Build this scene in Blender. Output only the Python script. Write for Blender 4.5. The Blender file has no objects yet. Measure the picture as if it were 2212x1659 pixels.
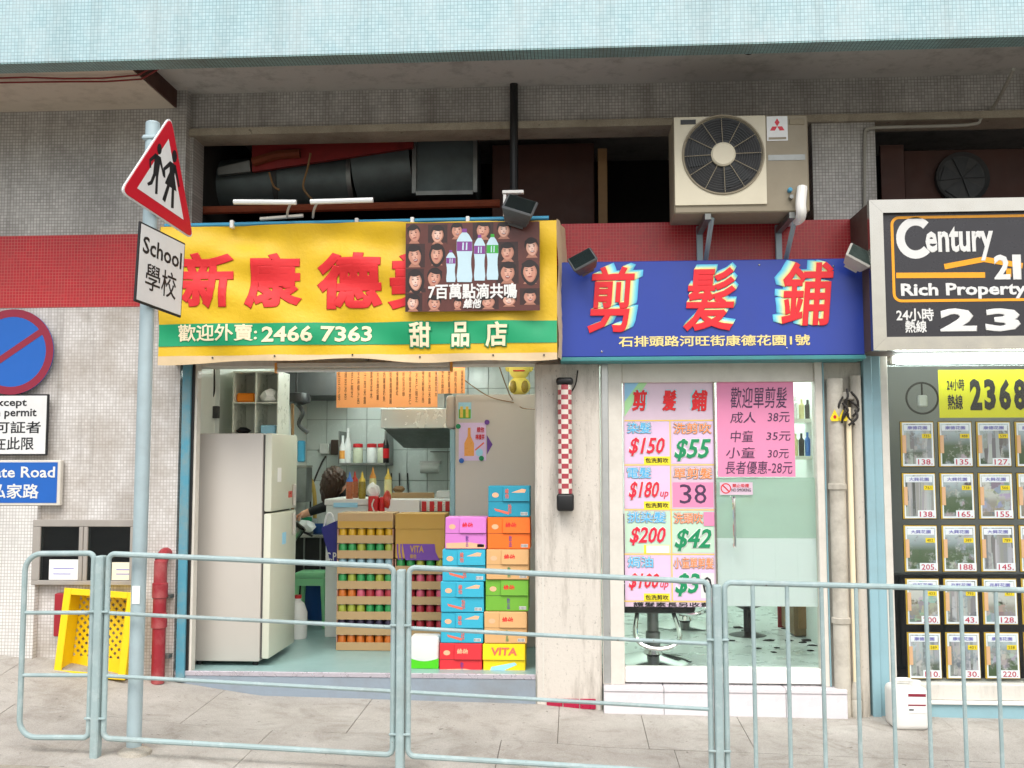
import bpy, bmesh, math, random
from mathutils import Vector, Matrix
SC = bpy.context.scene
COL = SC.collection
RND = random.Random(11)
rad = math.radians

# ------------------------------------------------------------ camera
CAM = Vector((0.0, -6.6, 1.53)); YAW, PITCH, ROLL, FPX = 3.5, 4.5, -0.1, 2150.0
cd = bpy.data.cameras.new('camera'); cam = bpy.data.objects.new('camera', cd); COL.objects.link(cam)
cd.sensor_width = 36.0; cd.lens = 36.0 * FPX / 2212.0; cd.clip_end = 500; cd.clip_start = 0.05
ROT = Matrix.Rotation(rad(YAW), 3, 'Z') @ Matrix.Rotation(rad(90 + PITCH), 3, 'X') @ Matrix.Rotation(rad(ROLL), 3, 'Z')
cam.location = CAM; cam.rotation_euler = ROT.to_euler()
SC.camera = cam

# ------------------------------------------------------------ sky, sun, exposure
SUN_EL, SUN_AZ = 52, -25          # azimuth: degrees from straight behind the camera, negative = left
w = bpy.data.worlds.new('World'); SC.world = w; w.use_nodes = True
nt = w.node_tree; bg = nt.nodes['Background']
sky = nt.nodes.new('ShaderNodeTexSky'); sky.sky_type = 'NISHITA'; sky.sun_disc = False
sky.sun_elevation = rad(SUN_EL); sky.sun_rotation = rad(180 + SUN_AZ)
sky.air_density = 1.2; sky.dust_density = 4.0; sky.ozone_density = 1.0
hs = nt.nodes.new('ShaderNodeHueSaturation'); hs.inputs['Saturation'].default_value = 0.62
nt.links.new(sky.outputs[0], hs.inputs['Color']); nt.links.new(hs.outputs[0], bg.inputs[0])
bg.inputs[1].default_value = 0.15
sl = bpy.data.lights.new('sun', 'SUN'); sun = bpy.data.objects.new('sun', sl); COL.objects.link(sun)
sl.energy = 1.3; sl.angle = rad(25); sl.color = (1.0, 0.985, 0.96)
sd = Vector((math.sin(rad(SUN_AZ)) * math.cos(rad(SUN_EL)), -math.cos(rad(SUN_AZ)) * math.cos(rad(SUN_EL)), math.sin(rad(SUN_EL))))
sun.rotation_euler = (-sd).to_track_quat('-Z', 'Y').to_euler()
sun.location = sd * 30
vs = SC.view_settings; vs.view_transform = 'Standard'; vs.look = 'None'; vs.exposure = 0.56; vs.gamma = 1.0
vs.use_curve_mapping = False

# ------------------------------------------------------------ measuring helpers (photo measured at 2212 x 1659)
def ray(u, v):
    return ROT @ Vector(((u - 1106) / FPX, -(v - 829.5) / FPX, -1.0))
def P(u, v, Y):
    d = ray(u, v); return CAM + d * ((Y - CAM.y) / d.y)
def PF(u, v, Z):
    d = ray(u, v); return CAM + d * ((Z - CAM.z) / d.z)
def rc(u0, v0, u1, v1, Y):
    um, vm = (u0 + u1) / 2, (v0 + v1) / 2
    return P(u0, vm, Y).x, P(u1, vm, Y).x, P(um, v1, Y).z, P(um, v0, Y).z

# ------------------------------------------------------------ materials
def lin(h):
    h = h.lstrip('#'); o = []
    for i in (0, 2, 4):
        c = int(h[i:i+2], 16) / 255
        o.append(c / 12.92 if c <= .04045 else ((c + .055) / 1.055) ** 2.4)
    return o
MATS = {}
def newmat(name):
    m = bpy.data.materials.new(name); m.use_nodes = True
    return m, m.node_tree, m.node_tree.nodes['Principled BSDF']
def mixcol(t, fac, a, b, mode='MIX'):
    n = t.nodes.new('ShaderNodeMix'); n.data_type = 'RGBA'; n.blend_type = mode
    for sock, val in ((n.inputs[0], fac), (n.inputs[6], a), (n.inputs[7], b)):
        if hasattr(val, 'is_output'): t.links.new(val, sock)
        elif isinstance(val, (int, float)): sock.default_value = val
        else: sock.default_value = tuple(val) + (1,) if len(val) == 3 else val
    return n.outputs[2]
def noise(t, scale, detail=4, rough=.6, vec=None, dist=0):
    n = t.nodes.new('ShaderNodeTexNoise'); n.inputs['Scale'].default_value = scale
    n.inputs['Detail'].default_value = detail; n.inputs['Roughness'].default_value = rough
    n.inputs['Distortion'].default_value = dist
    if vec is None:
        tc = t.nodes.new('ShaderNodeTexCoord'); vec = tc.outputs['Object']
    t.links.new(vec, n.inputs['Vector']); return n.outputs['Fac']
def ramp(t, fac, stops):
    n = t.nodes.new('ShaderNodeValToRGB'); cr = n.color_ramp
    while len(cr.elements) < len(stops): cr.elements.new(.5)
    for e, (p, c) in zip(cr.elements, stops):
        e.position = p; e.color = (c, c, c, 1) if isinstance(c, (int, float)) else tuple(c) + (1,)
    t.links.new(fac, n.inputs[0]); return n.outputs[0]
def scaled(t, sx, sy, sz):
    tc = t.nodes.new('ShaderNodeTexCoord'); mp = t.nodes.new('ShaderNodeMapping')
    mp.inputs['Scale'].default_value = (sx, sy, sz); t.links.new(tc.outputs['Object'], mp.inputs[0]); return mp.outputs[0]
def bump(t, h, strength, dist, b):
    n = t.nodes.new('ShaderNodeBump'); n.inputs['Strength'].default_value = strength; n.inputs['Distance'].default_value = dist
    t.links.new(h, n.inputs['Height']); t.links.new(n.outputs[0], b.inputs['Normal'])
def mat(name, col, rough=.55, metal=0.0, var=.10, scale=9, bmp=0.0, bscale=90, spec=.5, dirt=0.0, dirtcol='#4a443c', coat=0):
    """plain procedural paint / plastic / metal: colour broken up by noise, some dirt, fine relief"""
    if name in MATS: return MATS[name]
    m, t, b = newmat(name); c = lin(col) if isinstance(col, str) else col
    f = noise(t, scale)
    out = mixcol(t, f, [x * (1 - var) for x in c], [min(1, x * (1 + var)) for x in c])
    if dirt:
        d = ramp(t, noise(t, scale * .35, 6, .7), [(.45, 0), (.75, dirt)])
        out = mixcol(t, d, out, lin(dirtcol))
    t.links.new(out, b.inputs['Base Color'])
    r = ramp(t, noise(t, scale * 2.3), [(.2, max(.02, rough - .1)), (.8, min(1, rough + .1))]); t.links.new(r, b.inputs['Roughness'])
    b.inputs['Metallic'].default_value = metal; b.inputs['Specular IOR Level'].default_value = spec
    b.inputs['Coat Weight'].default_value = coat
    if bmp: bump(t, noise(t, bscale, 5), bmp, .01, b)
    MATS[name] = m; return m
def mosaic(name, c1, c2, grout, pitch, axes='XZ', dirt=.5, dirtcol='#5b554c', rough=.35, streak=.4, mort=.10, dscale=1.3):
    m, t, b = newmat(name)
    tc = t.nodes.new('ShaderNodeTexCoord'); sp = t.nodes.new('ShaderNodeSeparateXYZ'); cb = t.nodes.new('ShaderNodeCombineXYZ')
    t.links.new(tc.outputs['Object'], sp.inputs[0])
    t.links.new(sp.outputs[axes[0]], cb.inputs[0]); t.links.new(sp.outputs[axes[1]], cb.inputs[1])
    br = t.nodes.new('ShaderNodeTexBrick'); br.offset = 0; br.squash = 1
    br.inputs['Color1'].default_value = tuple(lin(c1)) + (1,); br.inputs['Color2'].default_value = tuple(lin(c2)) + (1,)
    br.inputs['Mortar'].default_value = tuple(lin(grout)) + (1,); br.inputs['Scale'].default_value = 1
    br.inputs['Mortar Size'].default_value = pitch * mort; br.inputs['Mortar Smooth'].default_value = .3
    br.inputs['Brick Width'].default_value = pitch; br.inputs['Row Height'].default_value = pitch
    t.links.new(cb.outputs[0], br.inputs['Vector'])
    d = ramp(t, noise(t, dscale, 7, .68), [(.42, 0), (.72, dirt)])
    out = mixcol(t, d, br.outputs['Color'], lin(dirtcol))
    s = ramp(t, noise(t, 1.0, 5, .6, scaled(t, 9, 9, .55)), [(.48, 0), (.75, streak)])
    out = mixcol(t, s, out, lin('#6a645a'))
    t.links.new(out, b.inputs['Base Color']); b.inputs['Roughness'].default_value = rough
    inv = t.nodes.new('ShaderNodeMath'); inv.operation = 'SUBTRACT'; inv.inputs[0].default_value = 1; t.links.new(br.outputs['Fac'], inv.inputs[1])
    bump(t, inv.outputs[0], .5, .004, b)
    MATS[name] = m; return m
def plaster(name, base, stain, amount=.5, speck=.35):
    m, t, b = newmat(name)
    f = noise(t, 3, 6); out = mixcol(t, f, [x * .9 for x in lin(base)], [min(1, x * 1.06) for x in lin(base)])
    s = ramp(t, noise(t, 1.0, 8, .7, scaled(t, 7, 7, 1.1)), [(.5, 0), (.72, amount)]); out = mixcol(t, s, out, lin(stain))
    k = ramp(t, noise(t, 60, 3, .8, scaled(t, 1.3, 1.3, .6)), [(.62, 0), (.72, speck)]); out = mixcol(t, k, out, lin('#55504a'))
    t.links.new(out, b.inputs['Base Color']); b.inputs['Roughness'].default_value = .85
    bump(t, noise(t, 40, 6, .7), .25, .01, b); MATS[name] = m; return m
def wvec(t):
    g = t.nodes.new('ShaderNodeNewGeometry'); return g.outputs['Position']
def concrete(name, base, dark):
    m, t, b = newmat(name)
    out = mixcol(t, ramp(t, noise(t, 1.7, 8, .7, wvec(t)), [(.3, 0), (.7, 1)]), lin(dark), lin(base))
    k = ramp(t, noise(t, 140, 3, .8), [(.35, .75), (.65, 1.05)]); out = mixcol(t, 1.0, out, k, 'MULTIPLY')
    st = ramp(t, noise(t, 3.1, 8, .75, wvec(t), 1.2), [(.5, 0), (.72, .55)]); out = mixcol(t, st, out, lin('#6f675b'))
    sp = ramp(t, noise(t, 22, 2, .5), [(.70, 0), (.76, .6)]); out = mixcol(t, sp, out, lin('#4c4740'))
    t.links.new(out, b.inputs['Base Color']); b.inputs['Roughness'].default_value = .9
    bump(t, noise(t, 120, 6, .7), .35, .008, b); MATS[name] = m; return m
def worn(name, base, chip, wear):
    m, t, b = newmat(name)
    out = mixcol(t, noise(t, 4, 5, .6, wvec(t)), [x * .86 for x in lin(base)], [min(1, x * 1.08) for x in lin(base)])
    out = mixcol(t, ramp(t, noise(t, 14, 6, .7, wvec(t)), [(.5, 0), (.7, .45)]), out, lin(wear))
    out = mixcol(t, ramp(t, noise(t, 26, 6, .75, wvec(t)), [(.66, 0), (.70, .8)]), out, lin(chip))
    out = mixcol(t, ramp(t, noise(t, 2.2, 6, .7, wvec(t)), [(.5, 0), (.75, .4)]), out, lin('#7f7b72'))
    t.links.new(out, b.inputs['Base Color']); b.inputs['Roughness'].default_value = .6; b.inputs['Specular IOR Level'].default_value = .35
    bump(t, noise(t, 70, 5, .7), .25, .004, b); MATS[name] = m; return m
def glass(name, tint=(.965, .98, .975), refl=1.0):
    m = bpy.data.materials.new(name); m.use_nodes = True; t = m.node_tree; t.nodes.clear()
    o = t.nodes.new('ShaderNodeOutputMaterial'); mx = t.nodes.new('ShaderNodeMixShader')
    tr = t.nodes.new('ShaderNodeBsdfTransparent'); tr.inputs[0].default_value = tint + (1,)
    gl = t.nodes.new('ShaderNodeBsdfGlossy'); gl.inputs['Roughness'].default_value = .02
    fr = t.nodes.new('ShaderNodeLayerWeight'); fr.inputs[0].default_value = .5
    pw = t.nodes.new('ShaderNodeMath'); pw.operation = 'POWER'; pw.inputs[1].default_value = 4.5
    mu = t.nodes.new('ShaderNodeMath'); mu.operation = 'MULTIPLY_ADD'; mu.inputs[1].default_value = .8; mu.inputs[2].default_value = .025 * refl
    t.links.new(fr.outputs['Facing'], pw.inputs[0]); t.links.new(pw.outputs[0], mu.inputs[0]); t.links.new(mu.outputs[0], mx.inputs[0])
    t.links.new(tr.outputs[0], mx.inputs[1]); t.links.new(gl.outputs[0], mx.inputs[2]); t.links.new(mx.outputs[0], o.inputs[0])
    MATS[name] = m; return m
def film(name, col, clear):
    """translucent privacy film: diffuse + translucent + a little clear"""
    m = bpy.data.materials.new(name); m.use_nodes = True; t = m.node_tree; t.nodes.clear()
    o = t.nodes.new('ShaderNodeOutputMaterial'); c = tuple(lin(col)) + (1,)
    a = t.nodes.new('ShaderNodeBsdfDiffuse'); a.inputs[0].default_value = c
    b = t.nodes.new('ShaderNodeBsdfTranslucent'); b.inputs[0].default_value = c
    tr = t.nodes.new('ShaderNodeBsdfTransparent'); tr.inputs[0].default_value = (.92, .98, .95, 1)
    m1 = t.nodes.new('ShaderNodeMixShader'); m1.inputs[0].default_value = .4
    m2 = t.nodes.new('ShaderNodeMixShader'); m2.inputs[0].default_value = clear
    t.links.new(a.outputs[0], m1.inputs[1]); t.links.new(b.outputs[0], m1.inputs[2])
    t.links.new(m1.outputs[0], m2.inputs[1]); t.links.new(tr.outputs[0], m2.inputs[2]); t.links.new(m2.outputs[0], o.inputs[0])
    MATS[name] = m; return m
def emit(name, col, s):
    m = bpy.data.materials.new(name); m.use_nodes = True; t = m.node_tree; t.nodes.clear()
    o = t.nodes.new('ShaderNodeOutputMaterial'); e = t.nodes.new('ShaderNodeEmission')
    e.inputs[0].default_value = tuple(lin(col)) + (1,); e.inputs[1].default_value = s
    t.links.new(e.outputs[0], o.inputs[0]); MATS[name] = m; return m
def picture(name, sx_, sz_, stops, sat, lo, hi):
    """printed photograph on a listing card: blocks of colour, different on every card"""
    m, t, b = newmat(name)
    oi = t.nodes.new('ShaderNodeObjectInfo'); tc = t.nodes.new('ShaderNodeTexCoord'); va = t.nodes.new('ShaderNodeVectorMath'); va.operation = 'ADD'
    sc_ = t.nodes.new('ShaderNodeVectorMath'); sc_.operation = 'SCALE'; sc_.inputs['Scale'].default_value = 37
    t.links.new(oi.outputs['Location'], sc_.inputs[0]); t.links.new(tc.outputs['Object'], va.inputs[0]); t.links.new(sc_.outputs[0], va.inputs[1])
    mp = t.nodes.new('ShaderNodeMapping'); mp.inputs['Scale'].default_value = (sx_, 1, sz_); t.links.new(va.outputs[0], mp.inputs[0])
    vo = t.nodes.new('ShaderNodeTexVoronoi'); vo.distance = 'CHEBYCHEV'; vo.inputs['Scale'].default_value = 1.0; t.links.new(mp.outputs[0], vo.inputs['Vector'])
    hv = t.nodes.new('ShaderNodeHueSaturation'); hv.inputs['Saturation'].default_value = sat; hv.inputs['Value'].default_value = .5
    t.links.new(vo.outputs['Color'], hv.inputs['Color'])
    sx = t.nodes.new('ShaderNodeSeparateXYZ'); t.links.new(tc.outputs['Generated'], sx.inputs[0])
    g = ramp(t, sx.outputs['Z'], stops)
    nz = ramp(t, noise(t, 9, 5, .7, va.outputs[0]), [(lo, 0), (hi, 1)])
    out = mixcol(t, nz, g, hv.outputs[0]); t.links.new(out, b.inputs['Base Color']); b.inputs['Roughness'].default_value = .35
    MATS[name] = m; return m

mosaic('mosaic_white', '#e0ddda', '#d0ccc8', '#b3ada6', .0215, dirt=.8, dirtcol='#998d7e', streak=.5, dscale=2.4)
mosaic('mosaic_clean', '#e6e4e0', '#dad8d4', '#b3aea6', .0215, dirt=.2, streak=.15)
mosaic('mosaic_grey', '#c9c6c0', '#b3b0aa', '#8b8781', .0215, dirt=.55, dirtcol='#55524d', streak=.5)
mosaic('mosaic_red', '#bd222c', '#ad1f29', '#c66f60', .0215, dirt=.2, dirtcol='#6c1c1c', streak=.12, mort=.06)
mosaic('mosaic_cyan', '#b3cfd4', '#a5c4ca', '#86a2a8', .0215, dirt=.5, dirtcol='#c9d2d2', streak=.22, mort=.09, dscale=2.2)
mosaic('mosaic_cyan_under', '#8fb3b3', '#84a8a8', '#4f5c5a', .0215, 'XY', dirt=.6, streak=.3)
mosaic('tile_pink', '#d7c3c0', '#cdb9b6', '#a08c88', .05, dirt=.2)
plaster('plaster_cream', '#d3ccc1', '#857c70', .85, .65); plaster('plaster_white', '#d6d2c8', '#8d867b', .35, .2)
plaster('soffit_paint', '#b5b2ac', '#75716b', .6, .2); plaster('soffit_tan', '#c2b7a7', '#8b7f70', .5, .15)
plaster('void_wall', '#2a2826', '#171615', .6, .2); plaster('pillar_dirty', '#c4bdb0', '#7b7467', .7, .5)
concrete('pavement', '#c2beb6', '#a09a91'); concrete('joint', '#7d766b', '#5d564c'); concrete('kerb', '#c3bdb1', '#97907f'); concrete('ledge', '#bdb4a0', '#8f8675')
concrete('road_bounce', '#96938b', '#7b7871')  # out-of-view road, made paler to bounce light up under the canopy
worn('fence_paint', '#9db1b1', '#6d5a48', '#c3cfcd')
mat('galv', '#a9bcc0', .5, .15, .08, 6, dirt=.4, dirtcol='#83888a'); mat('steel', '#b4b1a9', .2, 1, .08, 5)
mat('steel_dull', '#8c8f8c', .45, .8, .12, 6, dirt=.5, dirtcol='#3d3a34'); mat('chrome', '#e4e6e6', .08, 1, .02)
mat('alu', '#c4c6c4', .35, .75, .05, 10, dirt=.25); mat('white_paint', '#e6e4df', .5, 0, .04, 6, dirt=.2, dirtcol='#9d968a')
mat('frame_white', '#d8d3c8', .55, 0, .05, 7, dirt=.35, dirtcol='#8f8678'); mat('black', '#141415', .45, 0, .2, 8)
mat('dark_rubber', '#242424', .7, 0, .2); mat('dark_grey', '#3a3c3c', .6, .1, .2, 6, dirt=.3)
mat('blue_frame', '#4f93a8', .55, 0, .15, 6, .1, 50, dirt=.9, dirtcol='#9a947f'); mat('agency_blue', '#8fb4bd', .5, 0, .08, 5, dirt=.4, dirtcol='#77817e')
mat('pipe_red', '#97202c', .5, 0, .15, 9, .1, 70, dirt=.35, dirtcol='#d8a59c'); mat('pipe_cream', '#c6c0b2', .6, 0, .1, 7, .15, 50, dirt=.8, dirtcol='#6f6554')
mat('sign_red', '#c5182c', .4, 0, .05, 6, dirt=.1); mat('sign_maroon', '#8a2038', .45, 0, .06, 6); mat('sign_blue', '#1c5fb4', .4, 0, .06, 6)
mat('sign_white', '#dfe0de', .45, 0, .04, 6, dirt=.15); mat('print_black', '#17181a', .6, 0, .05); mat('print_white', '#dcdcd8', .6, 0, .04)
mat('crate_yellow', '#f2cc0c', .45, 0, .06, 9, dirt=.12, dirtcol='#a08414'); mat('banner_yellow', '#dcb414', .55, 0, .06, 3, .3, 30, dirt=.5, dirtcol='#bd9f40')  # banner's duller blotches: grime, also standing in for fold shading
mat('banner_green', '#0f9764', .6, 0, .06, 4); mat('banner_red', '#d9262b', .6, 0, .08, 5); mat('banner_hem', '#dcc39c', .7, 0, .06, 6, dirt=.3, dirtcol='#a58d64')
mat('cream_print', '#efe0bd', .6, 0, .04); mat('blue_tube', '#3f95b8', .4, 0, .1, 9, dirt=.3)
mat('poster_brown', '#5a2f28', .4, 0, .35, 9); mat('poster_dark', '#37201d', .4, 0, .3, 14); mat('skin_print', '#bd8570', .45, 0, .15, 40); mat('skin_print_pale', '#cf9f8a', .45, 0, .1, 30); mat('skin_print_tan', '#a8735e', .45, 0, .12, 30); mat('hair_print', '#241a19', .5, 0, .2)
mat('mouth_print', '#8d4a42', .5); mat('bottle_print', '#b9d3dc', .4, 0, .06, 25); mat('purple_print', '#7a3a86', .5); mat('green_print', '#35a035', .5)
mat('shop_blue', '#27409c', .4, 0, .12, 2.5, dirt=.4, dirtcol='#3a4684'); mat('teal_edge', '#3f8a8c', .5, 0, .1, 8, dirt=.3)
mat('sign_letter_red', '#e01f2a', .45, 0, .04); 
for i, c in enumerate(['#f2e08c', '#efe39a', '#e3e6ac', '#cfe7bf', '#b9e6cc', '#a2e1d6', '#8cd9de', '#79cfe4', '#66c3e5', '#56b9e2']): mat('shade%d' % i, c, .5, 0, .03)
mat('gold_print', '#e8d58c', .5, 0, .05); mat('flood_grey', '#55585a', .45, .3, .15, 9, dirt=.4); mat('flood_white', '#b9b7ae', .5, 0, .1, 8, dirt=.5)
mat('ac_cream', '#d2cab2', .5, 0, .04, 5, dirt=.25, dirtcol='#8b8069'); mat('ac_tan', '#8f8570', .55, 0, .06, 6, dirt=.4, dirtcol='#6f6552'); mat('ac_base', '#8b8068', .6, 0, .1, 8, dirt=.6)
mat('fan_dark', '#1d2224', .5, 0, .2); mat('logo_red', '#cc1030', .4); mat('duct', '#667272', .5, .45, .18, 3, dirt=.6, dirtcol='#2c2c2a'); mat('duct_red', '#8c1f1c', .6, 0, .3, 5, dirt=.6, dirtcol='#2a1210')
mat('rust', '#7d3a1e', .8, 0, .35, 14, .2); mat('brown_board', '#46261b', .65, 0, .25, 4, dirt=.5, dirtcol='#1d1310'); mat('wood', '#8a6a42', .6, 0, .2, 12)
mat('agency_black', '#2c2b30', .3, 0, .08, 5); mat('agency_orange', '#f0a210', .45, 0, .04); mat('box_brown', '#57443a', .6, 0, .2, 5, dirt=.5)
mat('fridge', '#c3bdb4', .4, 0, .025, 3, dirt=.10, dirtcol='#a39a8c'); mat('fridge_door', '#cfd0bd', .35, 0, .03, 3); mat('gasket', '#4d4a47', .7)
mat('wall_tile', '#d6dfdb', .25, 0, .05, 4, dirt=.15, dirtcol='#8d9690'); mat('grout', '#98a09c', .9); mat('skin_print_light', '#e2bfae', .45, 0, .1, 40); mat('room_white', '#dfe4dd', .6, 0, .04, 2, dirt=.2, dirtcol='#a9a998'); mat('room_floor', '#8fb0ae', .4, 0, .08, 3, dirt=.3, dirtcol='#6a7c78')
mat('olive_board', '#a7a585', .6, 0, .08, 4); mat('acrylic', '#dfe3d6', .3, 0, .05, 6); mat('orange_pack', '#ff8a00', .5, 0, .1, 20); mat('bag_white', '#eef0ee', .4, 0, .06, 30, .6, 25)
mat('menu_orange', '#f2a868', .6, 0, .05, 3); mat('pen', '#33261f', .7)
mat('cardboard', '#b0936a', .8, 0, .08, 7, .1, 60); mat('cardboard_pink', '#c69a86', .8, 0, .08, 7); mat('cardboard_gold', '#b58f45', .8, 0, .07, 6)
mat('coke_red', '#c4161c', .4, 0, .06, 9); mat('hair_brown', '#3b2414', .5, 0, .5, 35, .3, 120); mat('cloth_black', '#15161a', .8, 0, .2); mat('skin', '#d6a184', .5, 0, .06); mat('trousers', '#20222c', .8, 0, .2)
mat('bag_navy', '#1f1f7c', .4, 0, .08, 9, .2, 20); mat('stool_green', '#8fd8a0', .4, 0, .05, 8); mat('bucket_blue', '#1d4f96', .4, 0, .1); mat('jug_white', '#e4e6e2', .4, 0, .04, 6)
mat('toy_yellow', '#e6d768', .7, 0, .1, 20); mat('toy_dark', '#4a3a20', .7); mat('leaf_lime', '#4fc813', .5, 0, .05)
for n_, c_ in dict(cyan='#2fa9c4', teal='#1f93ad', pink='#d07ac6', orange='#f2711c', tan='#d7a971', green='#6fae34', red='#dd2b34', yellow='#f5d409').items(): mat('carton_' + n_, c_, .55, 0, .04, 5, .05, 50, dirt=.06)
mat('print_coral', '#ea6e58', .6); mat('print_red', '#d81e24', .6); mat('print_peach', '#f2b48c', .6); mat('print_sky', '#9fd6ee', .6); mat('print_purple', '#6b3f94', .6); mat('print_lilac', '#d8c3e6', .6)
for n_, c_ in dict(yellow='#c79c1c', green='#2f8f4c', red='#a12c36', pink='#c0566a', orange='#c26a22', lime='#9aa23a', dark='#33293f', blue='#86a5ae').items(): mat('can_' + n_, c_, .35, .15, .06, 30)
mat('hood_steel', '#d5dcda', .25, .45, .05, 4); mat('can_metal', '#c6c6c2', .3, .9, .04)
mat('poster_pink', '#d3bccb', .45, 0, .10, 5); mat('poster_lilac', '#dcc0dc', .45, 0, .1, 6); mat('poster_mint', '#bfdcc4', .45, 0, .1, 6); mat('poster_line', '#e9c95c', .5); mat('poster_tag', '#f4e02c', .5); mat('title_cyan', '#58b8e6', .5); mat('title_orange', '#f08a4a', .5)
mat('price_red', '#d81f3a', .5); mat('price_green', '#0f8a58', .5); mat('paper_pink', '#e28bb0', .55, 0, .03, 3); mat('ink', '#4a3350', .6); mat('rainbow_blue', '#8fc2e0', .5); mat('rainbow_green', '#a9dca0', .5)
glass('clear_glass'); glass('dark_glass', (.55, .6, .6), 1.6); film('film_green', '#c0d2c6', .3); film('film_mint', '#e4ece9', .05)
mat('barber_wall', '#e0e8e2', .6, 0, .04, 2); mat('barber_floor', '#ccd6d2', .3, 0, .05, 3, dirt=.15, dirtcol='#a3b8ae'); mat('barber_black', '#18191b', .35, 0, .1); mat('hair_dark', '#16120f', .9); mat('towel_red', '#8a1f24', .9, 0, .15, 30, .3, 80); mat('cabinet_brown', '#7a6440', .6, 0, .15, 8); mat('blue_plastic', '#2f8fe0', .4)
mat('card_yellow', '#c9a32a', .5, 0, .05); mat('card_dark', '#2f2a24', .5); mat('card_white', '#eef1f4', .5, 0, .02); mat('tag_yellow', '#f2d51c', .5); mat('num_red', '#c23a55', .5); mat('num_purple', '#7f7bc0', .5); picture('card_picture0', 42, 5, [(.0, (.05, .09, .05)), (.28, (.12, .14, .11)), (.4, (.3, .34, .36)), (.95, (.55, .66, .74))], .12, .40, .50)
picture('card_picture1', 16, 20, [(.0, (.25, .22, .17)), (.35, (.3, .28, .24)), (.5, (.5, .5, .46)), (.95, (.62, .62, .58))], .4, .48, .55)
picture('card_picture2', 30, 30, [(.0, (.06, .1, .04)), (.45, (.1, .14, .08)), (.6, (.25, .3, .3)), (.95, (.6, .68, .72))], .2, .5, .6)
picture('card_picture3', 60, 3, [(.0, (.08, .09, .1)), (.3, (.15, .17, .2)), (.7, (.3, .36, .42)), (.95, (.5, .62, .72))], .1, .36, .46); mat('card_tab', '#e6b58c', .5)
mat('agency_panel', '#9a9c9a', .4, 0, .08, 2); mat('agency_dark', '#1b1a1e', .4, 0, .1); mat('agency_yellow', '#e2dc16', .5, 0, .03); mat('jerry_white', '#eceae4', .4, 0, .03, 6, dirt=.1)
mat('tile_white', '#dcd7da', .3, 0, .04, 3, dirt=.15, dirtcol='#a79f9c'); mat('tile_red', '#a8123c', .3, 0, .12, 8); mat('sill_metal', '#cfc9d2', .3, .5, .05, 9, dirt=.2); mat('step_blue', '#8d9aa6', .7, 0, .08, 5, .1, 60, dirt=.5, dirtcol='#7b7366')
mat('pole_white', '#e8ddd2', .4, 0, .04); mat('pole_red', '#b0404c', .4, 0, .06); mat('wire_red', '#7a2420', .6); mat('wire_grey', '#9a978c', .6); mat('wire_dark', '#2b2622', .7); mat('hose_yellow', '#b99a4a', .6)
mat('paper_white', '#eeeeea', .7, 0, .03); mat('paper_cream', '#ece4cc', .7, 0, .03); mat('red_box', '#9c1f2c', .5, 0, .1)
emit('tube_bright', '#f2fffb', 16); emit('tube_room', '#f3fff8', 72); emit('tube_barber', '#f2fff8', 75); emit('tube_front', '#fff6e6', 16); emit('tube_agency', '#eefff6', 13); mat('tube_off', '#dcdfdc', .3, 0, .03)
for n_, c_ in dict(sauce_brown='#a8603c', sauce_olive='#8d7a22', sauce_cream='#ded9a0', cap_blue='#4f86d8', cap_yellow='#e6c95a', cap_orange='#e8a04a', sauce_red='#c8402e', jar_lid='#c62a30', jar_glass='#cfd4bc', salt='#eceeee').items(): mat(n_, c_, .3, 0, .06, 20)

# ------------------------------------------------------------ mesh helpers
def BM(): return bmesh.new()
def bx(bm, x0, x1, y0, y1, z0, z1, bev=0.0, mi=0, seg=1):
    vs_ = [bm.verts.new((x, y, z)) for x in (x0, x1) for y in (y0, y1) for z in (z0, z1)]
    fs = []
    for f in ((0, 1, 3, 2), (4, 6, 7, 5), (0, 4, 5, 1), (2, 3, 7, 6), (0, 2, 6, 4), (1, 5, 7, 3)):
        fa = bm.faces.new([vs_[i] for i in f]); fa.material_index = mi; fs.append(fa)
    if bev:
        es = list({e for f in fs for e in f.edges})
        r = bmesh.ops.bevel(bm, geom=es, offset=bev, segments=seg, affect='EDGES', profile=.5)
        for f in r['faces']: f.material_index = mi
    return bm
def poly(bm, pts, Y, mi=0):
    """flat face in the x-z plane facing the street"""
    f = bm.faces.new([bm.verts.new((x, Y, z)) for x, z in pts]); f.material_index = mi
    f.normal_update()
    if f.normal.y > 0: f.normal_flip()
    return f
def ell(cx, cz, rx, rz, n=18, a0=0, a1=360):
    return [(cx + rx * math.cos(rad(a0 + (a1 - a0) * i / n)), cz + rz * math.sin(rad(a0 + (a1 - a0) * i / n))) for i in range(n if a1 - a0 == 360 else n + 1)]
def prism(bm, pts, y0, y1, mi=0):
    """x-z outline given thickness in y"""
    a = [bm.verts.new((x, y0, z)) for x, z in pts]; b = [bm.verts.new((x, y1, z)) for x, z in pts]
    n = len(pts); fs = [bm.faces.new(a), bm.faces.new(b[::-1])]
    for i in range(n): fs.append(bm.faces.new((a[(i + 1) % n], a[i], b[i], b[(i + 1) % n])))
    for f in fs: f.material_index = mi
    bmesh.ops.recalc_face_normals(bm, faces=fs)
def smooth_path(pts, n=6):
    pts = [Vector(p) for p in pts]
    if len(pts) < 3: return pts
    q = [pts[0] * 2 - pts[1]] + pts + [pts[-1] * 2 - pts[-2]]; out = []
    for i in range(1, len(q) - 2):
        for k in range(n):
            t = k / n; a, b, c, d = q[i - 1], q[i], q[i + 1], q[i + 2]
            out.append(.5 * ((2 * b) + (c - a) * t + (2 * a - 5 * b + 4 * c - d) * t * t + (3 * b - a - 3 * c + d) * t ** 3))
    return out + [pts[-1]]
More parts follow.
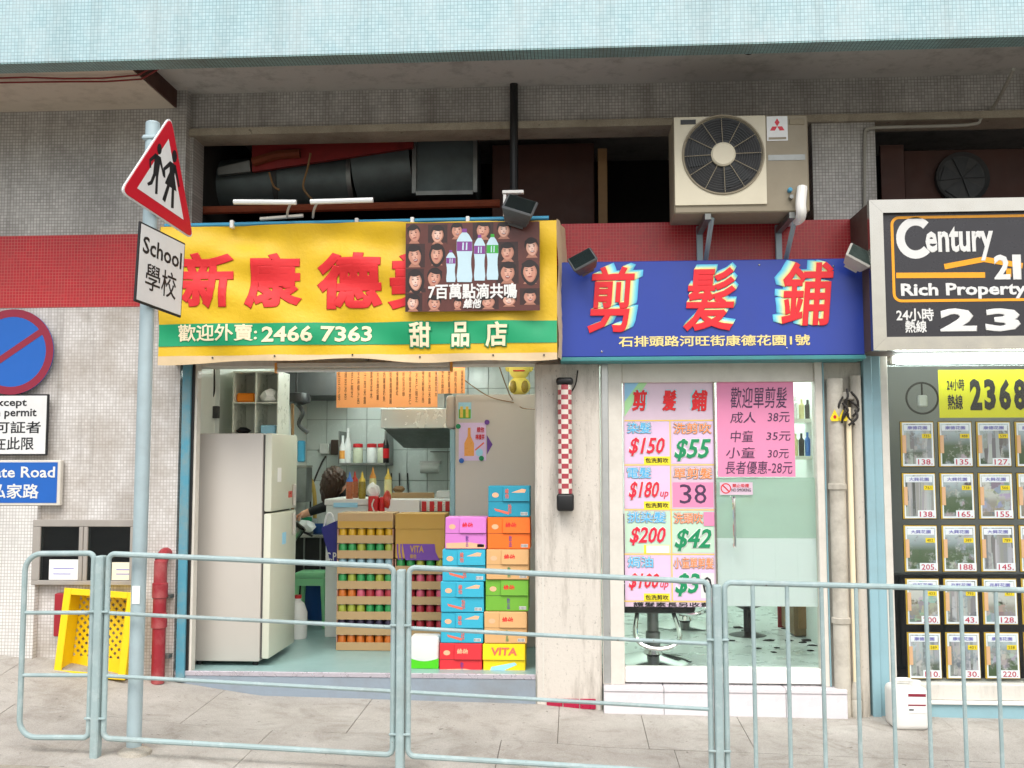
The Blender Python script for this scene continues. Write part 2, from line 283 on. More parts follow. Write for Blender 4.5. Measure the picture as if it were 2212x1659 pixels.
def tube(bm, pts, r, n=8, mi=0, closed=False, r1=None):
    pts = [Vector(p) for p in pts]; N = len(pts); rings = []
    t0 = (pts[1] - pts[0]).normalized(); up = Vector((0, 0, 1)) if abs(t0.z) < .9 else Vector((1, 0, 0))
    nrm = (up - t0 * up.dot(t0)).normalized()
    for i in range(N):
        if closed: t = (pts[(i + 1) % N] - pts[i - 1]).normalized()
        else: t = (pts[min(i + 1, N - 1)] - pts[max(i - 1, 0)]).normalized()
        nrm = (nrm - t * nrm.dot(t)).normalized(); bn = t.cross(nrm)
        rr = r if r1 is None else r + (r1 - r) * i / (N - 1)
        rings.append([bm.verts.new(pts[i] + (nrm * math.cos(2 * math.pi * k / n) + bn * math.sin(2 * math.pi * k / n)) * rr) for k in range(n)])
    fs = []
    for i in range(N if closed else N - 1):
        a, b = rings[i], rings[(i + 1) % N]
        for k in range(n): fs.append(bm.faces.new((a[k], a[(k + 1) % n], b[(k + 1) % n], b[k])))
    if not closed:
        fs.append(bm.faces.new(rings[0][::-1])); fs.append(bm.faces.new(rings[-1]))
    for f in fs: f.material_index = mi
def lathe(bm, prof, c, n=16, axis='Z', mi=0):
    c = Vector(c); rings = []
    for r, h in prof:
        ring = []
        for k in range(n):
            a = 2 * math.pi * k / n; ca, sa = r * math.cos(a), r * math.sin(a)
            o = Vector((ca, sa, h)) if axis == 'Z' else (Vector((ca, h, sa)) if axis == 'Y' else Vector((h, ca, sa)))
            ring.append(bm.verts.new(c + o))
        rings.append(ring)
    fs = []
    for a, b in zip(rings, rings[1:]):
        for k in range(n): fs.append(bm.faces.new((a[k], a[(k + 1) % n], b[(k + 1) % n], b[k])))
    fs.append(bm.faces.new(rings[0][::-1])); fs.append(bm.faces.new(rings[-1]))
    for f in fs: f.material_index = mi
    bmesh.ops.recalc_face_normals(bm, faces=fs)
def blob(bm, c, rx, ry, rz, sub=2, jit=0.0, mi=0):
    r = bmesh.ops.create_icosphere(bm, subdivisions=sub, radius=1)
    for v in r['verts']:
        j = 1 + RND.uniform(-jit, jit); v.co = Vector((c[0] + v.co.x * rx * j, c[1] + v.co.y * ry * j, c[2] + v.co.z * rz * j))
    for v in r['verts']:
        for f in v.link_faces: f.material_index = mi
WL = {}
def mk(name, bm, m, parent=None, smooth=True, origin=None, M=None):
    """one mesh object; vertices given in world space, origin moved to the base centre (or the parent's origin)"""
    if M is not None: bmesh.ops.transform(bm, matrix=M, verts=bm.verts)
    me = bpy.data.meshes.new(name); bm.to_mesh(me); bm.free()
    return mkme(name, me, m, parent, smooth, origin)
def mkme(name, me, m, parent=None, smooth=True, origin=None):
    co = [v.co for v in me.vertices]
    if origin is None:
        xs = [c.x for c in co]; ys = [c.y for c in co]; zs = [c.z for c in co]
        origin = Vector(((min(xs) + max(xs)) / 2, (min(ys) + max(ys)) / 2, min(zs)))
    origin = Vector(origin); me.transform(Matrix.Translation(-origin))
    for q in (m if isinstance(m, (list, tuple)) else [m]): me.materials.append(MATS[q])
    if smooth:
        me.polygons.foreach_set('use_smooth', [True] * len(me.polygons)); me.set_sharp_from_angle(angle=.55)
    o = bpy.data.objects.new(name, me); COL.objects.link(o)
    WL[o] = origin
    if parent: o.parent = parent; o.location = origin - WL[parent]
    else: o.location = origin
    return o
def tag(o, label, cat, group=None):
    o['label'] = label; o['category'] = cat
    if group: o['group'] = group
    return o
def thing(name, label, cat, loc, group=None):
    o = bpy.data.objects.new(name, None); o.empty_display_size = .1; COL.objects.link(o); o.location = Vector(loc); WL[o] = Vector(loc)
    return tag(o, label, cat, group)
def struct(o): o['kind'] = 'structure'; return o
def stuff(o): o['kind'] = 'stuff'; return o
def clone(o, loc, parent=None, m=None):
    c = o.copy(); COL.objects.link(c); WL[c] = Vector(loc)
    c.parent = parent; c.location = Vector(loc) - (WL[parent] if parent else Vector())
    for k in list(c.keys()):
        if k in ('label', 'category', 'group'): del c[k]
    return c
TEXTS = []
def TX(parent, s, box, Y, m, bold=0.0, shear=0.0, post=None, name='lettering', M=None, cut=None, keep=False, res=2):
    """printed lettering fitted to box (x0, x1, z0, z1) at depth Y; made in one go at the end"""
    TEXTS.append((parent, s, box, Y, m, bold, shear, post, name, M, cut, keep, res))
def TV(parent, s, u0, v0, u1, v1, Y, m, **k):
    TX(parent, s, rc(u0, v0, u1, v1, Y), Y, m, **k)
def finish_texts():
    obs = []; cache = {}
    for t in TEXTS:
        key = (t[1], t[5], t[6], t[12])
        if key in cache: continue
        cu = bpy.data.curves.new('t', 'FONT'); cu.body = t[1]; cu.shear = t[6]; cu.resolution_u = t[12]
        if t[5]: cu.bevel_depth = t[5]; cu.bevel_resolution = 1
        ob = bpy.data.objects.new('t', cu); COL.objects.link(ob); cache[key] = ob
    bpy.context.view_layer.update(); dg = bpy.context.evaluated_depsgraph_get()
    done = {k: bpy.data.meshes.new_from_object(ob.evaluated_get(dg)) for k, ob in cache.items()}
    for ob in cache.values(): cu = ob.data; bpy.data.objects.remove(ob); bpy.data.curves.remove(cu)
    for (parent, s, box, Y, m, bold, shear, post, name, M, cut, keep, res) in TEXTS:
        me = done[(s, bold, shear, res)].copy(); me.materials.clear()
        xs = [v.co.x for v in me.vertices]; ys = [v.co.y for v in me.vertices]; zs = [v.co.z for v in me.vertices]
        if not xs: continue
        x0, x1, z0, z1 = box; sx = (x1 - x0) / (max(xs) - min(xs)); sz = (z1 - z0) / (max(ys) - min(ys))
        ax, ay = min(xs), min(ys); zr = (max(zs) - min(zs)) or 1
        for v in me.vertices:
            x, y, z = v.co; v.co = (x0 + (x - ax) * sx, Y - (z - min(zs)) / zr * (.0012 if bold else 0), z0 + (y - ay) * sz)
        if cut or post:
            bm = bmesh.new(); bm.from_mesh(me)
            if cut:
                for ax_, lo, hi in ((0, x0, x1), (2, z0, z1)):
                    k = math.floor(lo / cut) + 1
                    while k * cut < hi:
                        co = [0, 0, 0]; co[ax_] = k * cut; no = [0, 0, 0]; no[ax_] = 1
                        bmesh.ops.bisect_plane(bm, geom=bm.verts[:] + bm.edges[:] + bm.faces[:], plane_co=co, plane_no=no); k += 1
            if post:
                for v in bm.verts: v.co = post(v.co)
            bm.to_mesh(me); bm.free()
        if M is not None: me.transform(M)
        mkme(name, me, m, parent, smooth=False)
def interp(x, pts):
    if x <= pts[0][0]: return pts[0][1]
    for (a, b), (c, d) in zip(pts, pts[1:]):
        if x <= c: return b + (d - b) * (x - a) / (c - a)
    return pts[-1][1]
# ============================================================ GROUND
FACZ = [(-6, .38), (-3.85, .28), (-3.24, .213), (-2.745, .108), (-2.07, .005), (-.26, -.022), (.185, -.064), (1.65, -.075), (2.83, -.078), (6, -.15)]
def zkerb(x): return -.002 - .036 * (x + 2.5)
def zg(x, y):
    t = min(1.25, max(0, -y / 1.4)); return interp(x, FACZ) * (1 - t) + zkerb(x) * t
def patch(bm, x0, x1, y0, y1, nx, ny, dz, skirt):
    g = [[bm.verts.new((x0 + (x1 - x0) * i / nx, y0 + (y1 - y0) * j / ny, zg(x0 + (x1 - x0) * i / nx, y0 + (y1 - y0) * j / ny) + dz)) for j in range(ny + 1)] for i in range(nx + 1)]
    for i in range(nx):
        for j in range(ny): bm.faces.new((g[i][j], g[i + 1][j], g[i + 1][j + 1], g[i][j + 1]))
    if skirt:
        edge = [g[i][0] for i in range(nx + 1)] + [g[nx][j] for j in range(1, ny + 1)] + [g[i][ny] for i in range(nx - 1, -1, -1)] + [g[0][j] for j in range(ny - 1, 0, -1)]
        lo = [bm.verts.new(v.co - Vector((0, 0, skirt))) for v in edge]; n = len(edge)
        for i in range(n): bm.faces.new((edge[i], lo[i], lo[(i + 1) % n], edge[(i + 1) % n]))
bm = BM(); patch(bm, -9, 9, -1.56, .3, 60, 6, -.008, 0); pav = struct(mk('pavement', bm, 'joint', origin=(0, 0, 0)))
xs_ = [-9, -7.6, -6.2, -4.9, -3.62, -2.3, -1.32, -.1, .42, 1.02, 2.3, 3.6, 5, 6.4, 7.8, 9]
for a, b in zip(xs_, xs_[1:]):
    bm = BM(); patch(bm, a + .002, b - .002, -.783, .3, 8, 5, RND.uniform(-.002, .002), .03); mk('pavement_slab', bm, 'pavement', pav)
xs_ = [-9, -7.0, -5.2, -3.3, -1.75, -.42, .56, .82, 2.05, 3.2, 4.6, 6, 7.5, 9]
for a, b in zip(xs_, xs_[1:]):
    bm = BM(); patch(bm, a + .002, b - .002, -1.56, -.787, 8, 5, RND.uniform(-.002, .002), .03); mk('pavement_slab', bm, 'pavement', pav)
kerb = BM(); x = -9.0
bm = BM(); bx(bm, -9, 9, -1.74, -1.57, -.75, -.6); kb = struct(mk('kerb', bm, 'joint'))
while x < 9:
    bm = BM(); bx(bm, x + .005, x + .9, -1.75, -1.568, -.5, 0, .012)
    for v in bm.verts: v.co.z = v.co.z + zkerb(v.co.x) - (.006 if v.co.z > -.2 else 0) + (RND.uniform(-.004, .004) if v.co.z > -.2 else 0)
    mk('kerb_stone', bm, 'kerb', kb); x += .905
bm = BM(); vs_ = [bm.verts.new((x, y, -.225 - .036 * x)) for x, y in ((-60, -90), (60, -90), (60, -1.74), (-60, -1.74))]; bm.faces.new(vs_); struct(mk('road', bm, 'road_bounce', origin=(0, 0, -.3)))

# ============================================================ BUILDING FRONT
B = thing('building', 'tiled building front with red mosaic band and pale canopy above the shops', 'building', (0, 0, 0))
xl = P(386, 1100, 0).x; YL = -.03; YU = .05
zb0, zb1 = P(150, 664, YL).z, P(150, 508, YL).z
ZSL, ZS = P(200, 238, YL).z, P(200, 238, YL).z + .125
zlin = P(800, 288, YU).z; zsill = P(1500, 480, YU).z
def wallbox(name, m, x0, x1, y0, y1, z0, z1, bev=0): bm = BM(); bx(bm, x0, x1, y0, y1, z0, z1, bev); return mk(name, bm, m, B, origin=(0, 0, 0))
xp = P(84, 1250, YL).x
wallbox('mosaic_wall', 'mosaic_white', -9, xl, YL, .3, -.3, zb0)
wallbox('red_band', 'mosaic_red', -9, xl, YL - .004, .3, zb0, zb1)
wallbox('mosaic_wall', 'mosaic_grey', -9, xl, YL, .3, zb1, ZS)  # same wall as below, coloured greyer for the canopy's shade
wallbox('white_tiled_pier', 'mosaic_clean', -9, xp, YL - .05, YL, -.3, P(40, 1092, YL).z)
xd = P(378, 240, YL).x
wallbox('dropped_soffit', 'soffit_tan', -9, xd, -.77, YL, ZSL, ZS, 0)
wallbox('beam_side', 'brown_board', xd, xd + .012, -.77, YU, ZSL + .004, ZS)
wallbox('soffit', 'soffit_paint', -9, 9, -.77, 4.2, ZS, ZS + .15)
wallbox('canopy_fascia', 'mosaic_cyan', -9, 9, -.92, -.773, ZSL - .021, ZS + 3.2)
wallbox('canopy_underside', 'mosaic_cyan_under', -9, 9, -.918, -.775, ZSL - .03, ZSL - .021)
# upper wall over the shops
wallbox('upper_wall', 'mosaic_grey', xl, 9, YU, .25, zlin + .03, ZS)
wallbox('ledge', 'ledge', xl, 9, YU - .035, .25, zlin, zlin + .05)
xo0 = P(416, 380, YU).x; xo1 = P(1756, 380, YU).x; xo2 = P(1893, 380, YU).x
wallbox('mosaic_jamb', 'mosaic_grey', xl, xo0, YU, .25, zsill, zlin)
wallbox('mosaic_pier', 'mosaic_grey', xo1, xo2, YU, .25, zsill, zlin)
zhead = P(1500, 782, 0).z
wallbox('red_band', 'mosaic_red', xl, 9, YU - .01, .25, zhead + .3, zsill)
wallbox('lintel', 'plaster_white', xl, 9, YU - .008, .25, zhead, zhead + .3)
# ventilation void behind the openings
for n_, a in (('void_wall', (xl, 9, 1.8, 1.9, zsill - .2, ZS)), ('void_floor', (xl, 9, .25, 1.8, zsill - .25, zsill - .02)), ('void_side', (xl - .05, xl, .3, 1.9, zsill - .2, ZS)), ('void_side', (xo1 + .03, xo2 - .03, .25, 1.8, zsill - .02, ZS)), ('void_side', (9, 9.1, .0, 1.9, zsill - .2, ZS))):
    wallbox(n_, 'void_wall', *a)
# ground-floor piers
x0, x1, _, _ = rc(1155, 800, 1300, 1500, 0)
PX0, PX1 = P(1156, 1150, -.02).x, P(1298, 1150, -.02).x
wallbox('plaster_pier', 'plaster_cream', PX0, PX1, -.02, .3, -.2, zhead, .012)
wallbox('pier_edge', 'plaster_white', PX0 + .045, PX0 + .055, -.023, -.018, .05, zhead - .1)
bx0, bx1 = P(1300, 1150, 0).x, P(1783, 1150, 0).x
QX0, QX1 = P(1786, 1150, 0).x, P(1874, 1150, 0).x
wallbox('dirty_pier', 'pillar_dirty', QX0, QX1, .02, .3, -.2, zhead, .01)
for i in range(3):
    a, b, c, d = rc(1181 + i * 36, 1510, 1215 + i * 36, 1532, -.03); wallbox('red_tile', 'tile_red', a, b, -.032, -.02, c, d, .002)
# shop room behind the yellow sign
SX0, SX1 = xl + .03, PX0; ZF1 = P(700, 1452, 0).z; SY1 = 3.1; SC1 = zhead + .32
wallbox('shop_floor', 'room_floor', SX0 - .02, SX1 - .001, -.02, .28, -.2, ZF1)
wallbox('shop_floor', 'room_floor', SX0 - .3, SX1 + .3, .28, SY1, -.2, ZF1 - .0005)
wallbox('shop_ceiling', 'room_white', SX0 - .3, SX1 + .5, .25, SY1 + .1, SC1, SC1 + .06)
wallbox('shop_side_wall', 'room_white', SX0 - .05, SX0, .25, SY1, ZF1, SC1)
wallbox('shop_side_wall', 'room_white', SX1 + .1, SX1 + .15, .25, SY1, ZF1, SC1)
bw = wallbox('shop_back_wall', 'grout', SX0 - .05, SX1 + .15, SY1, SY1 + .1, ZF1, SC1)
tw, thh = .2, .3; proto = None; nx = int((SX1 + .1 - SX0) / tw) + 1
for i in range(nx):
    for j in range(8):
        loc = (SX0 + tw * (i + .5), SY1 - .004, ZF1 + j * thh)
        if proto is None:
            bm = BM(); bx(bm, loc[0] - tw / 2 + .003, loc[0] + tw / 2 - .003, SY1 - .008, SY1, loc[2] + .003, loc[2] + thh - .003, .002); proto = mk('wall_tile', bm, 'wall_tile', bw, origin=loc)
        else: clone(proto, loc, bw)
bm = BM(); bx(bm, SX0 - .02, SX1, -.035, -.02, ZF1 - .025, ZF1 + .006, .003); mk('step_nosing', bm, 'sill_metal', B)
bm = BM(); bx(bm, SX0 - .02, SX1, -.03, -.0205, -.15, ZF1 - .026); mk('step_riser', bm, 'step_blue', B)
# lamps of the shop: real fluorescent tubes under the ceiling
def roomlamp(x0, x1, y, z, m, label, n=''):
    t = thing('ceiling_light', label, 'light', ((x0 + x1) / 2, y, z))
    bm = BM(); bx(bm, x0, x1, y - .04, y + .04, z - .04, z, .005); mk('lamp_body', bm, 'white_paint', t)
    bm = BM(); tube(bm, [(x0 + .03, y, z - .065), (x1 - .03, y, z - .065)], .018, 10); mk('lamp_tube', bm, m, t)
roomlamp(-1.75, -.45, .36, SC1, 'tube_front', 'fluorescent tube on the ceiling at the front of the dessert shop')
roomlamp(-2.2, -.9, 2.0, SC1, 'tube_room', 'fluorescent tube on the ceiling at the back of the dessert shop')
# left edge of the opening: blue frame post, white strip, dark gasket
a, b, c, d = rc(389, 790, 408, 1455, -.03); bm = BM(); bx(bm, a, b, -.05, .05, zg(a, 0), zhead + .1, .004); mk('frame_post', bm, 'blue_frame', B)
bm = BM(); bx(bm, b + .018, b + .034, -.02, .05, ZF1, zhead + .1); mk('frame_strip', bm, 'frame_white', B)
bm = BM(); bx(bm, b, b + .017, -.03, .05, ZF1, zhead + .1); mk('frame_gasket', bm, 'black', B)

# ---------------- barber shop
BZ = P(1540, 1480, 0).z
wallbox('barber_step', 'grout', bx0, bx1 + .09, -.08, .1, -.2, BZ - .012)
tp = None; n_ = 5; tw_ = (bx1 + .09 - bx0) / 4
for i in range(4):
    bm = BM(); bx(bm, bx0 + tw_ * i + .002, bx0 + tw_ * (i + 1) - .002, -.088, -.08, -.19, BZ - .03, .002); mk('step_tile', bm, 'tile_white', B)
    bm = BM(); bx(bm, bx0 + tw_ * i + .002, bx0 + tw_ * (i + 1) - .002, -.095, .09, BZ - .028, BZ, .004); mk('step_tile', bm, 'tile_white', B)
wallbox('barber_floor', 'barber_floor', bx0 - .3, bx1 + .2, .1, 3.6, -.2, BZ + .05)
wallbox('barber_back_wall', 'barber_wall', bx0 - .3, bx1 + .3, 3.6, 3.7, BZ, 2.7)
wallbox('barber_side_wall', 'barber_wall', bx0 - .35, bx0 - .3, .3, 3.6, BZ, 2.7)
wallbox('barber_side_wall', 'barber_wall', bx1 + .2, bx1 + .25, .3, 3.6, BZ, 2.7)
wallbox('barber_ceiling', 'room_white', bx0 - .3, bx1 + .25, .25, 3.6, 2.6, 2.66)
roomlamp(.4, 1.6, 1.2, 2.6, 'tube_barber', 'fluorescent tube on the ceiling at the front of the barber shop')
roomlamp(.4, 1.6, 2.6, 2.6, 'tube_barber', 'fluorescent tube on the ceiling at the back of the barber shop')
# door frame and leaves
D = thing('barber_door', 'white framed two leaf glass door of the barber shop under the blue sign', 'door', ((bx0 + bx1) / 2, 0, BZ))
yd = .03
gx0, gx1, gz0, gz1 = rc(1346, 795, 1545, 1480, yd); hx0, hx1, _, _ = rc(1547, 795, 1764, 1480, yd)
gz0 = BZ
def dbox(name, m, x0, x1, z0, z1, y0=yd - .03, y1=yd + .04, bev=.004): bm = BM(); bx(bm, x0, x1, y0, y1, z0, z1, bev); return mk(name, bm, m, D)
dbox('jamb', 'frame_white', bx0, gx0, BZ, zhead, yd - .05, yd + .05)
dbox('jamb_strip', 'alu', bx0 + .005, bx0 + .05, BZ + .01, zhead - .01, yd - .056, yd - .05)
dbox('jamb', 'frame_white', hx1, bx1, BZ, zhead, yd - .05, yd + .05)
dbox('jamb_strip', 'agency_blue', bx1 + .002, bx1 + .012, BZ, zhead, yd - .05, yd + .05)
dbox('head', 'frame_white', gx0, hx1, P(1550, 826, yd).z, zhead)
zb_ = P(1450, 1440, yd).z
dbox('bottom_rail', 'white_paint', gx0, gx1 - .004, BZ + .012, zb_); dbox('bottom_rail', 'white_paint', hx0, hx1, BZ + .012, zb_)
dbox('meeting_stile', 'steel', gx1 - .003, hx0 + .003, zb_, P(1550, 826, yd).z, yd - .02, yd + .02)
zt_ = P(1550, 826, yd).z
dbox('glass_pane', 'clear_glass', gx0, gx1 - .004, zb_, zt_, yd - .004, yd + .004, 0); dbox('glass_pane', 'clear_glass', hx0 + .004, hx1, zb_, zt_, yd - .004, yd + .004, 0)
a, b, c, d = rc(1549, 1090, 1757, 1163, yd); dbox('frosted_film', 'film_green', hx0 + .006, hx1 - .004, c + .001, P(1650, 1032, yd).z, yd + .006, yd + .007, 0)
a, b, c, d = rc(1549, 1163, 1764, 1310, yd); dbox('frosted_film', 'film_mint', hx0 + .006, hx1 - .004, c, d, yd + .006, yd + .007, 0)
# pull handle
hx = P(1586, 1120, yd - .07).x; z0_, z1_ = P(1586, 1178, yd - .07).z, P(1586, 1078, yd - .07).z
bm = BM(); tube(bm, smooth_path([(hx, yd - .02, z1_), (hx, yd - .06, z1_), (hx, yd - .075, z1_ - .02), (hx, yd - .075, z0_ + .02), (hx, yd - .06, z0_), (hx, yd - .02, z0_)], 4), .011, 10); mk('pull_handle', bm, 'chrome', D)
# interior: two barber chairs
def barber_chair(x, y, label, sc=1.0):
    f = BZ + .05; t = thing('barber_chair', label, 'chair', (x, y, f), 'barber chairs')
    bm = BM(); lathe(bm, [(.26, 0), (.27, .01), (.2, .03), (.07, .055), (.05, .09)], (x, y, f), 24); mk('chair_base', bm, 'chrome', t)
    bm = BM(); lathe(bm, [(.05, .08), (.05, .2), (.04, .21), (.04, .36)], (x, y, f), 16); mk('column', bm, 'steel_dull', t)
    bm = BM(); bx(bm, x - .27, x + .27, y - .26, y + .26, f + .36, f + .5, .03, 0, 2); mk('seat', bm, 'barber_black', t)
    bm = BM(); bx(bm, x - .25, x + .25, y + .24, y + .36, f + .5, f + 1.0, .04, 0, 2); mk('backrest', bm, 'barber_black', t)
    for s in (-1, 1):
        bm = BM(); tube(bm, smooth_path([(x + s * .29, y - .22, f + .42), (x + s * .31, y - .22, f + .6), (x + s * .31, y - .1, f + .68), (x + s * .31, y + .2, f + .68)], 5), .022, 8); mk('armrest', bm, 'chrome', t)
    bm = BM(); tube(bm, smooth_path([(x - .12, y - .2, f + .38), (x - .14, y - .42, f + .22), (x, y - .48, f + .17), (x + .14, y - .42, f + .22), (x + .12, y - .2, f + .38)], 5), .016, 8); mk('footrest', bm, 'chrome', t)
    return t
q = PF(1415, 1437, BZ + .05); barber_chair(q.x, q.y + .15, 'black and chrome barber chair nearest the glass below the price poster')
q = PF(1500, 1375, BZ + .05); barber_chair(q.x - .02, q.y + .5, 'black and chrome barber chair standing farther back in the barber shop')
bm = BM()
for i in range(22):
    q = PF(RND.uniform(1540, 1755), RND.uniform(1350, 1420), BZ + .05); s = RND.uniform(.01, .035)
    if q.y < 3.4 and q.y > .2: blob(bm, (q.x, q.y, BZ + .055), s * 1.6, s, s * .3, 1, .35)
hc = stuff(mk('hair_clippings', bm, 'hair_dark')); tag(hc, 'dark cut hair scattered over the barber shop floor', 'hair')
# red towels, cabinet and shelf seen through the right leaf
q = P(1698, 1310, 2.0); a, b, c, d = rc(1680, 1300, 1716, 1418, 2.0)
t = thing('red_cloth', 'dark red cloth hanging inside behind the right door leaf', 'cloth', ((a + b) / 2, 2.0, c))
for k, (e, f_) in enumerate(((a, a + (b - a) * .55), (a + (b - a) * .45, b))):
    bm = BM(); bx(bm, e, f_, 1.98 + .03 * k, 2.0 + .03 * k, c + .04 * k, d + .4, .006); mk('cloth_fold', bm, 'towel_red', t)
a, b, c, d = rc(1716, 1290, 1790, 1440, 1.5)
t = thing('side_cabinet', 'brown wooden cabinet at the right inside the barber shop', 'cabinet', ((a + b) / 2, 1.7, BZ + .05))
bm = BM(); bx(bm, a, b, 1.5, 2.1, BZ + .06, d + .3, .008); mk('cabinet_body', bm, 'cabinet_brown', t)
bm = BM(); bx(bm, a + .03, b - .03, 1.485, 1.5, BZ + .12, d + .2, .004); mk('cabinet_door', bm, 'wood', t)
q = PF(1665, 1345, BZ + .3); bm = BM(); lathe(bm, [(.1, 0), (.16, .12), (.17, .14), (.15, .13), (.09, .02)], (q.x, 1.6, BZ + .3), 20); tag(mk('basin', bm, 'blue_plastic'), 'bright blue plastic basin low behind the right door leaf', 'basin')
bm = BM(); lathe(bm, [(.15, 0), (.03, .03), (.03, .2), (.16, .25)], (q.x, 1.6, BZ + .05), 16); tag(mk('stool', bm, 'barber_black'), 'small black stool under the blue basin in the barber shop', 'stool')
t = thing('product_shelf', 'glass shelves of hair products at the upper right inside the barber shop', 'shelf', (P(1735, 960, 1.2).x, 1.2, P(1735, 985, 1.2).z))
for v_ in (905, 985):
    a, b, c, d = rc(1700, v_, 1790, v_ + 8, 1.2); bm = BM(); bx(bm, a, b, 1.15, 1.35, c, d); mk('shelf_board', bm, 'acrylic', t)
k = 0
for v_ in (905, 985):
    for i in range(5):
        q = P(1706 + i * 13, v_, 1.22); h = RND.uniform(.13, .2); bm = BM(); lathe(bm, [(.02, 0), (.022, h * .7), (.009, h * .8), (.009, h)], q, 10)
        tag(mk('product_bottle', bm, ['cap_yellow', 'salt', 'sauce_cream', 'dark_grey', 'cap_blue'][(i + k) % 5]), '%s hair product bottle, %s from the left on the %s shelf' % (['pale yellow', 'white', 'cream', 'dark', 'blue'][(i + k) % 5], ['first', 'second', 'third', 'fourth', 'fifth'][i], ['upper', 'lower'][k]), 'bottle', 'hair product bottles')
    k += 1
# small items on a ledge seen through the frosted leaf
t = thing('counter_ledge', 'narrow green ledge behind the frosted door leaf', 'ledge', (1.2, 1.0, 1.1)); a, b, c, d = rc(1540, 1088, 1790, 1092, 1.0)
bm = BM(); bx(bm, a, b, .95, 1.15, c, d); mk('ledge_board', bm, 'barber_wall', t)
for i, (u0, u1, m_, nm) in enumerate(((1552, 1570, 'cap_blue', 'blue'), (1604, 1630, 'toy_yellow', 'yellow'), (1640, 1658, 'wood', 'brown'), (1660, 1685, 'cloth_black', 'black'), (1715, 1750, 'wood', 'tan'))):
    a, b, c2, d2 = rc(u0, 1076, u1, 1088, 1.0); bm = BM(); bx(bm, a, b, .98, 1.06, d, d + .04, .008); tag(mk('hair_tool', bm, m_), 'small %s barber item lying on the ledge behind the frosted glass' % nm, 'tool', 'barber items on the ledge')

# ---------------- estate agency on the right
A = thing('agency_shopfront', 'pale blue framed estate agency shopfront at the right edge', 'shopfront', (P(1890, 1500, 0).x, 0, -.1))
ax0 = P(1872, 1150, 0).x; ax1 = P(1911, 1150, 0).x; AZ1 = P(2100, 765, 0).z
def abox(name, m, x0, x1, y0, y1, z0, z1, bev=.004): bm = BM(); bx(bm, x0, x1, y0, y1, z0, z1, bev); return mk(name, bm, m, A)
abox('corner_post', 'agency_blue', ax0, ax0 + .055, -.03, .2, -.18, AZ1); abox('corner_post', 'agency_blue', ax0 + .056, ax1, -.01, .2, -.18, AZ1)
abox('window_jamb', 'frame_white', ax1 + .001, ax1 + .05, .0, .12, .0, AZ1)
zs0 = P(2100, 1475, .05).z
abox('window_sill', 'plaster_white', ax1 + .05, 4.5, .0, .2, P(2100, 1513, 0).z, zs0)
abox('sill_trim', 'white_paint', ax1 + .05, 4.5, -.03, .19, P(2100, 1521, 0).z, P(2100, 1513, 0).z - .002)
abox('plinth', 'agency_blue', ax1 + .05, 4.5, -.01, .2, -.3, P(2100, 1521, 0).z - .003)
abox('glass_pane', 'clear_glass', ax1 + .051, 4.5, .06, .068, zs0 + .001, AZ1, 0)
abox('window_head', 'frame_white', ax1 + .05, 4.5, .0, .2, AZ1 - .0, AZ1 + .05)
zdk = P(2100, 1265, .9).z
abox('inner_wall', 'agency_panel', ax1, 4.6, 1.4, 1.5, zdk, 2.7); abox('inner_counter', 'agency_dark', ax1, 4.6, .9, 1.4, -.1, zdk); abox('inner_side', 'agency_panel', ax0 + .02, ax0 + .05, .3, 1.5, -.1, 2.7); abox('inner_ceiling', 'room_white', ax0, 4.6, .2, 1.5, 2.5, 2.6); abox('inner_floor', 'agency_dark', ax0, 4.6, .2, .9, -.15, -.1); abox('inner_side', 'agency_panel', 4.5, 4.6, .2, 1.5, -.1, 2.5)
bm = BM(); bx(bm, ax1 + .06, 4.4, .75, .83, -.1, P(2100, 1240, .8).z, .003); mk('display_board', bm, 'agency_dark', A)
# lit tube over the agency window
a, b, c, d = rc(1932, 766, 2300, 790, -.02)
t = thing('window_light', 'bright fluorescent tube over the estate agency window', 'light', ((a + b) / 2, -.03, c))
bm = BM(); bx(bm, a - .01, b + .1, -.0, .0 + .04, c + .02, d + .01, .004); mk('lamp_body', bm, 'white_paint', t)
bm = BM(); tube(bm, [(a + .01, -.025, (c + d) / 2), (b, -.025, (c + d) / 2)], .022, 12); mk('lamp_tube', bm, 'tube_bright', t)
roomlamp(2.3, 3.6, .6, 2.5, 'tube_agency', 'fluorescent tube on the ceiling inside the estate agency')
# ============================================================ SIGNS OVER THE SHOPS
# ---- yellow cloth banner
YB = -.36
bnx0, bnx1 = P(342, 640, YB).x, P(1203, 620, YB).x
bnz0, bnz1 = P(800, 779, YB).z, P(800, 482, YB).z
def wav(x, z):
    t = (z - bnz0) / (bnz1 - bnz0)
    return .016 * math.sin(x * 4.1 + z * 5.5) + .007 * math.sin(x * 9.7 - z * 7.3 + 1) + .004 * math.sin(x * 21 + z * 3) + .006 * math.sin(13 * (x * .75 + z * 1.7)) + .004 * math.sin(9 * (x * 1.3 - z * 1.9) + 2) + .03 * math.sin(z * 21 + x * 2.6 + .8 * math.sin(x * 2.1)) * max(0, t - .35)
def sag(x): return .012 * math.sin(x * 3.3 + .6) + .008 * math.sin(x * 7.9)
def cloth(x0, x1, z0, z1, off, nx, nz, sg=0):
    bm = BM(); g = []
    for i in range(nx + 1):
        x = x0 + (x1 - x0) * i / nx; col = []
        for j in range(nz + 1):
            z = z0 + (z1 - z0) * j / nz; zz = z + (sag(x) * sg * (1 - j / nz) if sg else 0); col.append(bm.verts.new((x, YB + wav(x, z) - off, zz)))
        g.append(col)
    for i in range(nx):
        for j in range(nz): bm.faces.new((g[i][j], g[i + 1][j], g[i + 1][j + 1], g[i][j + 1]))
    return bm
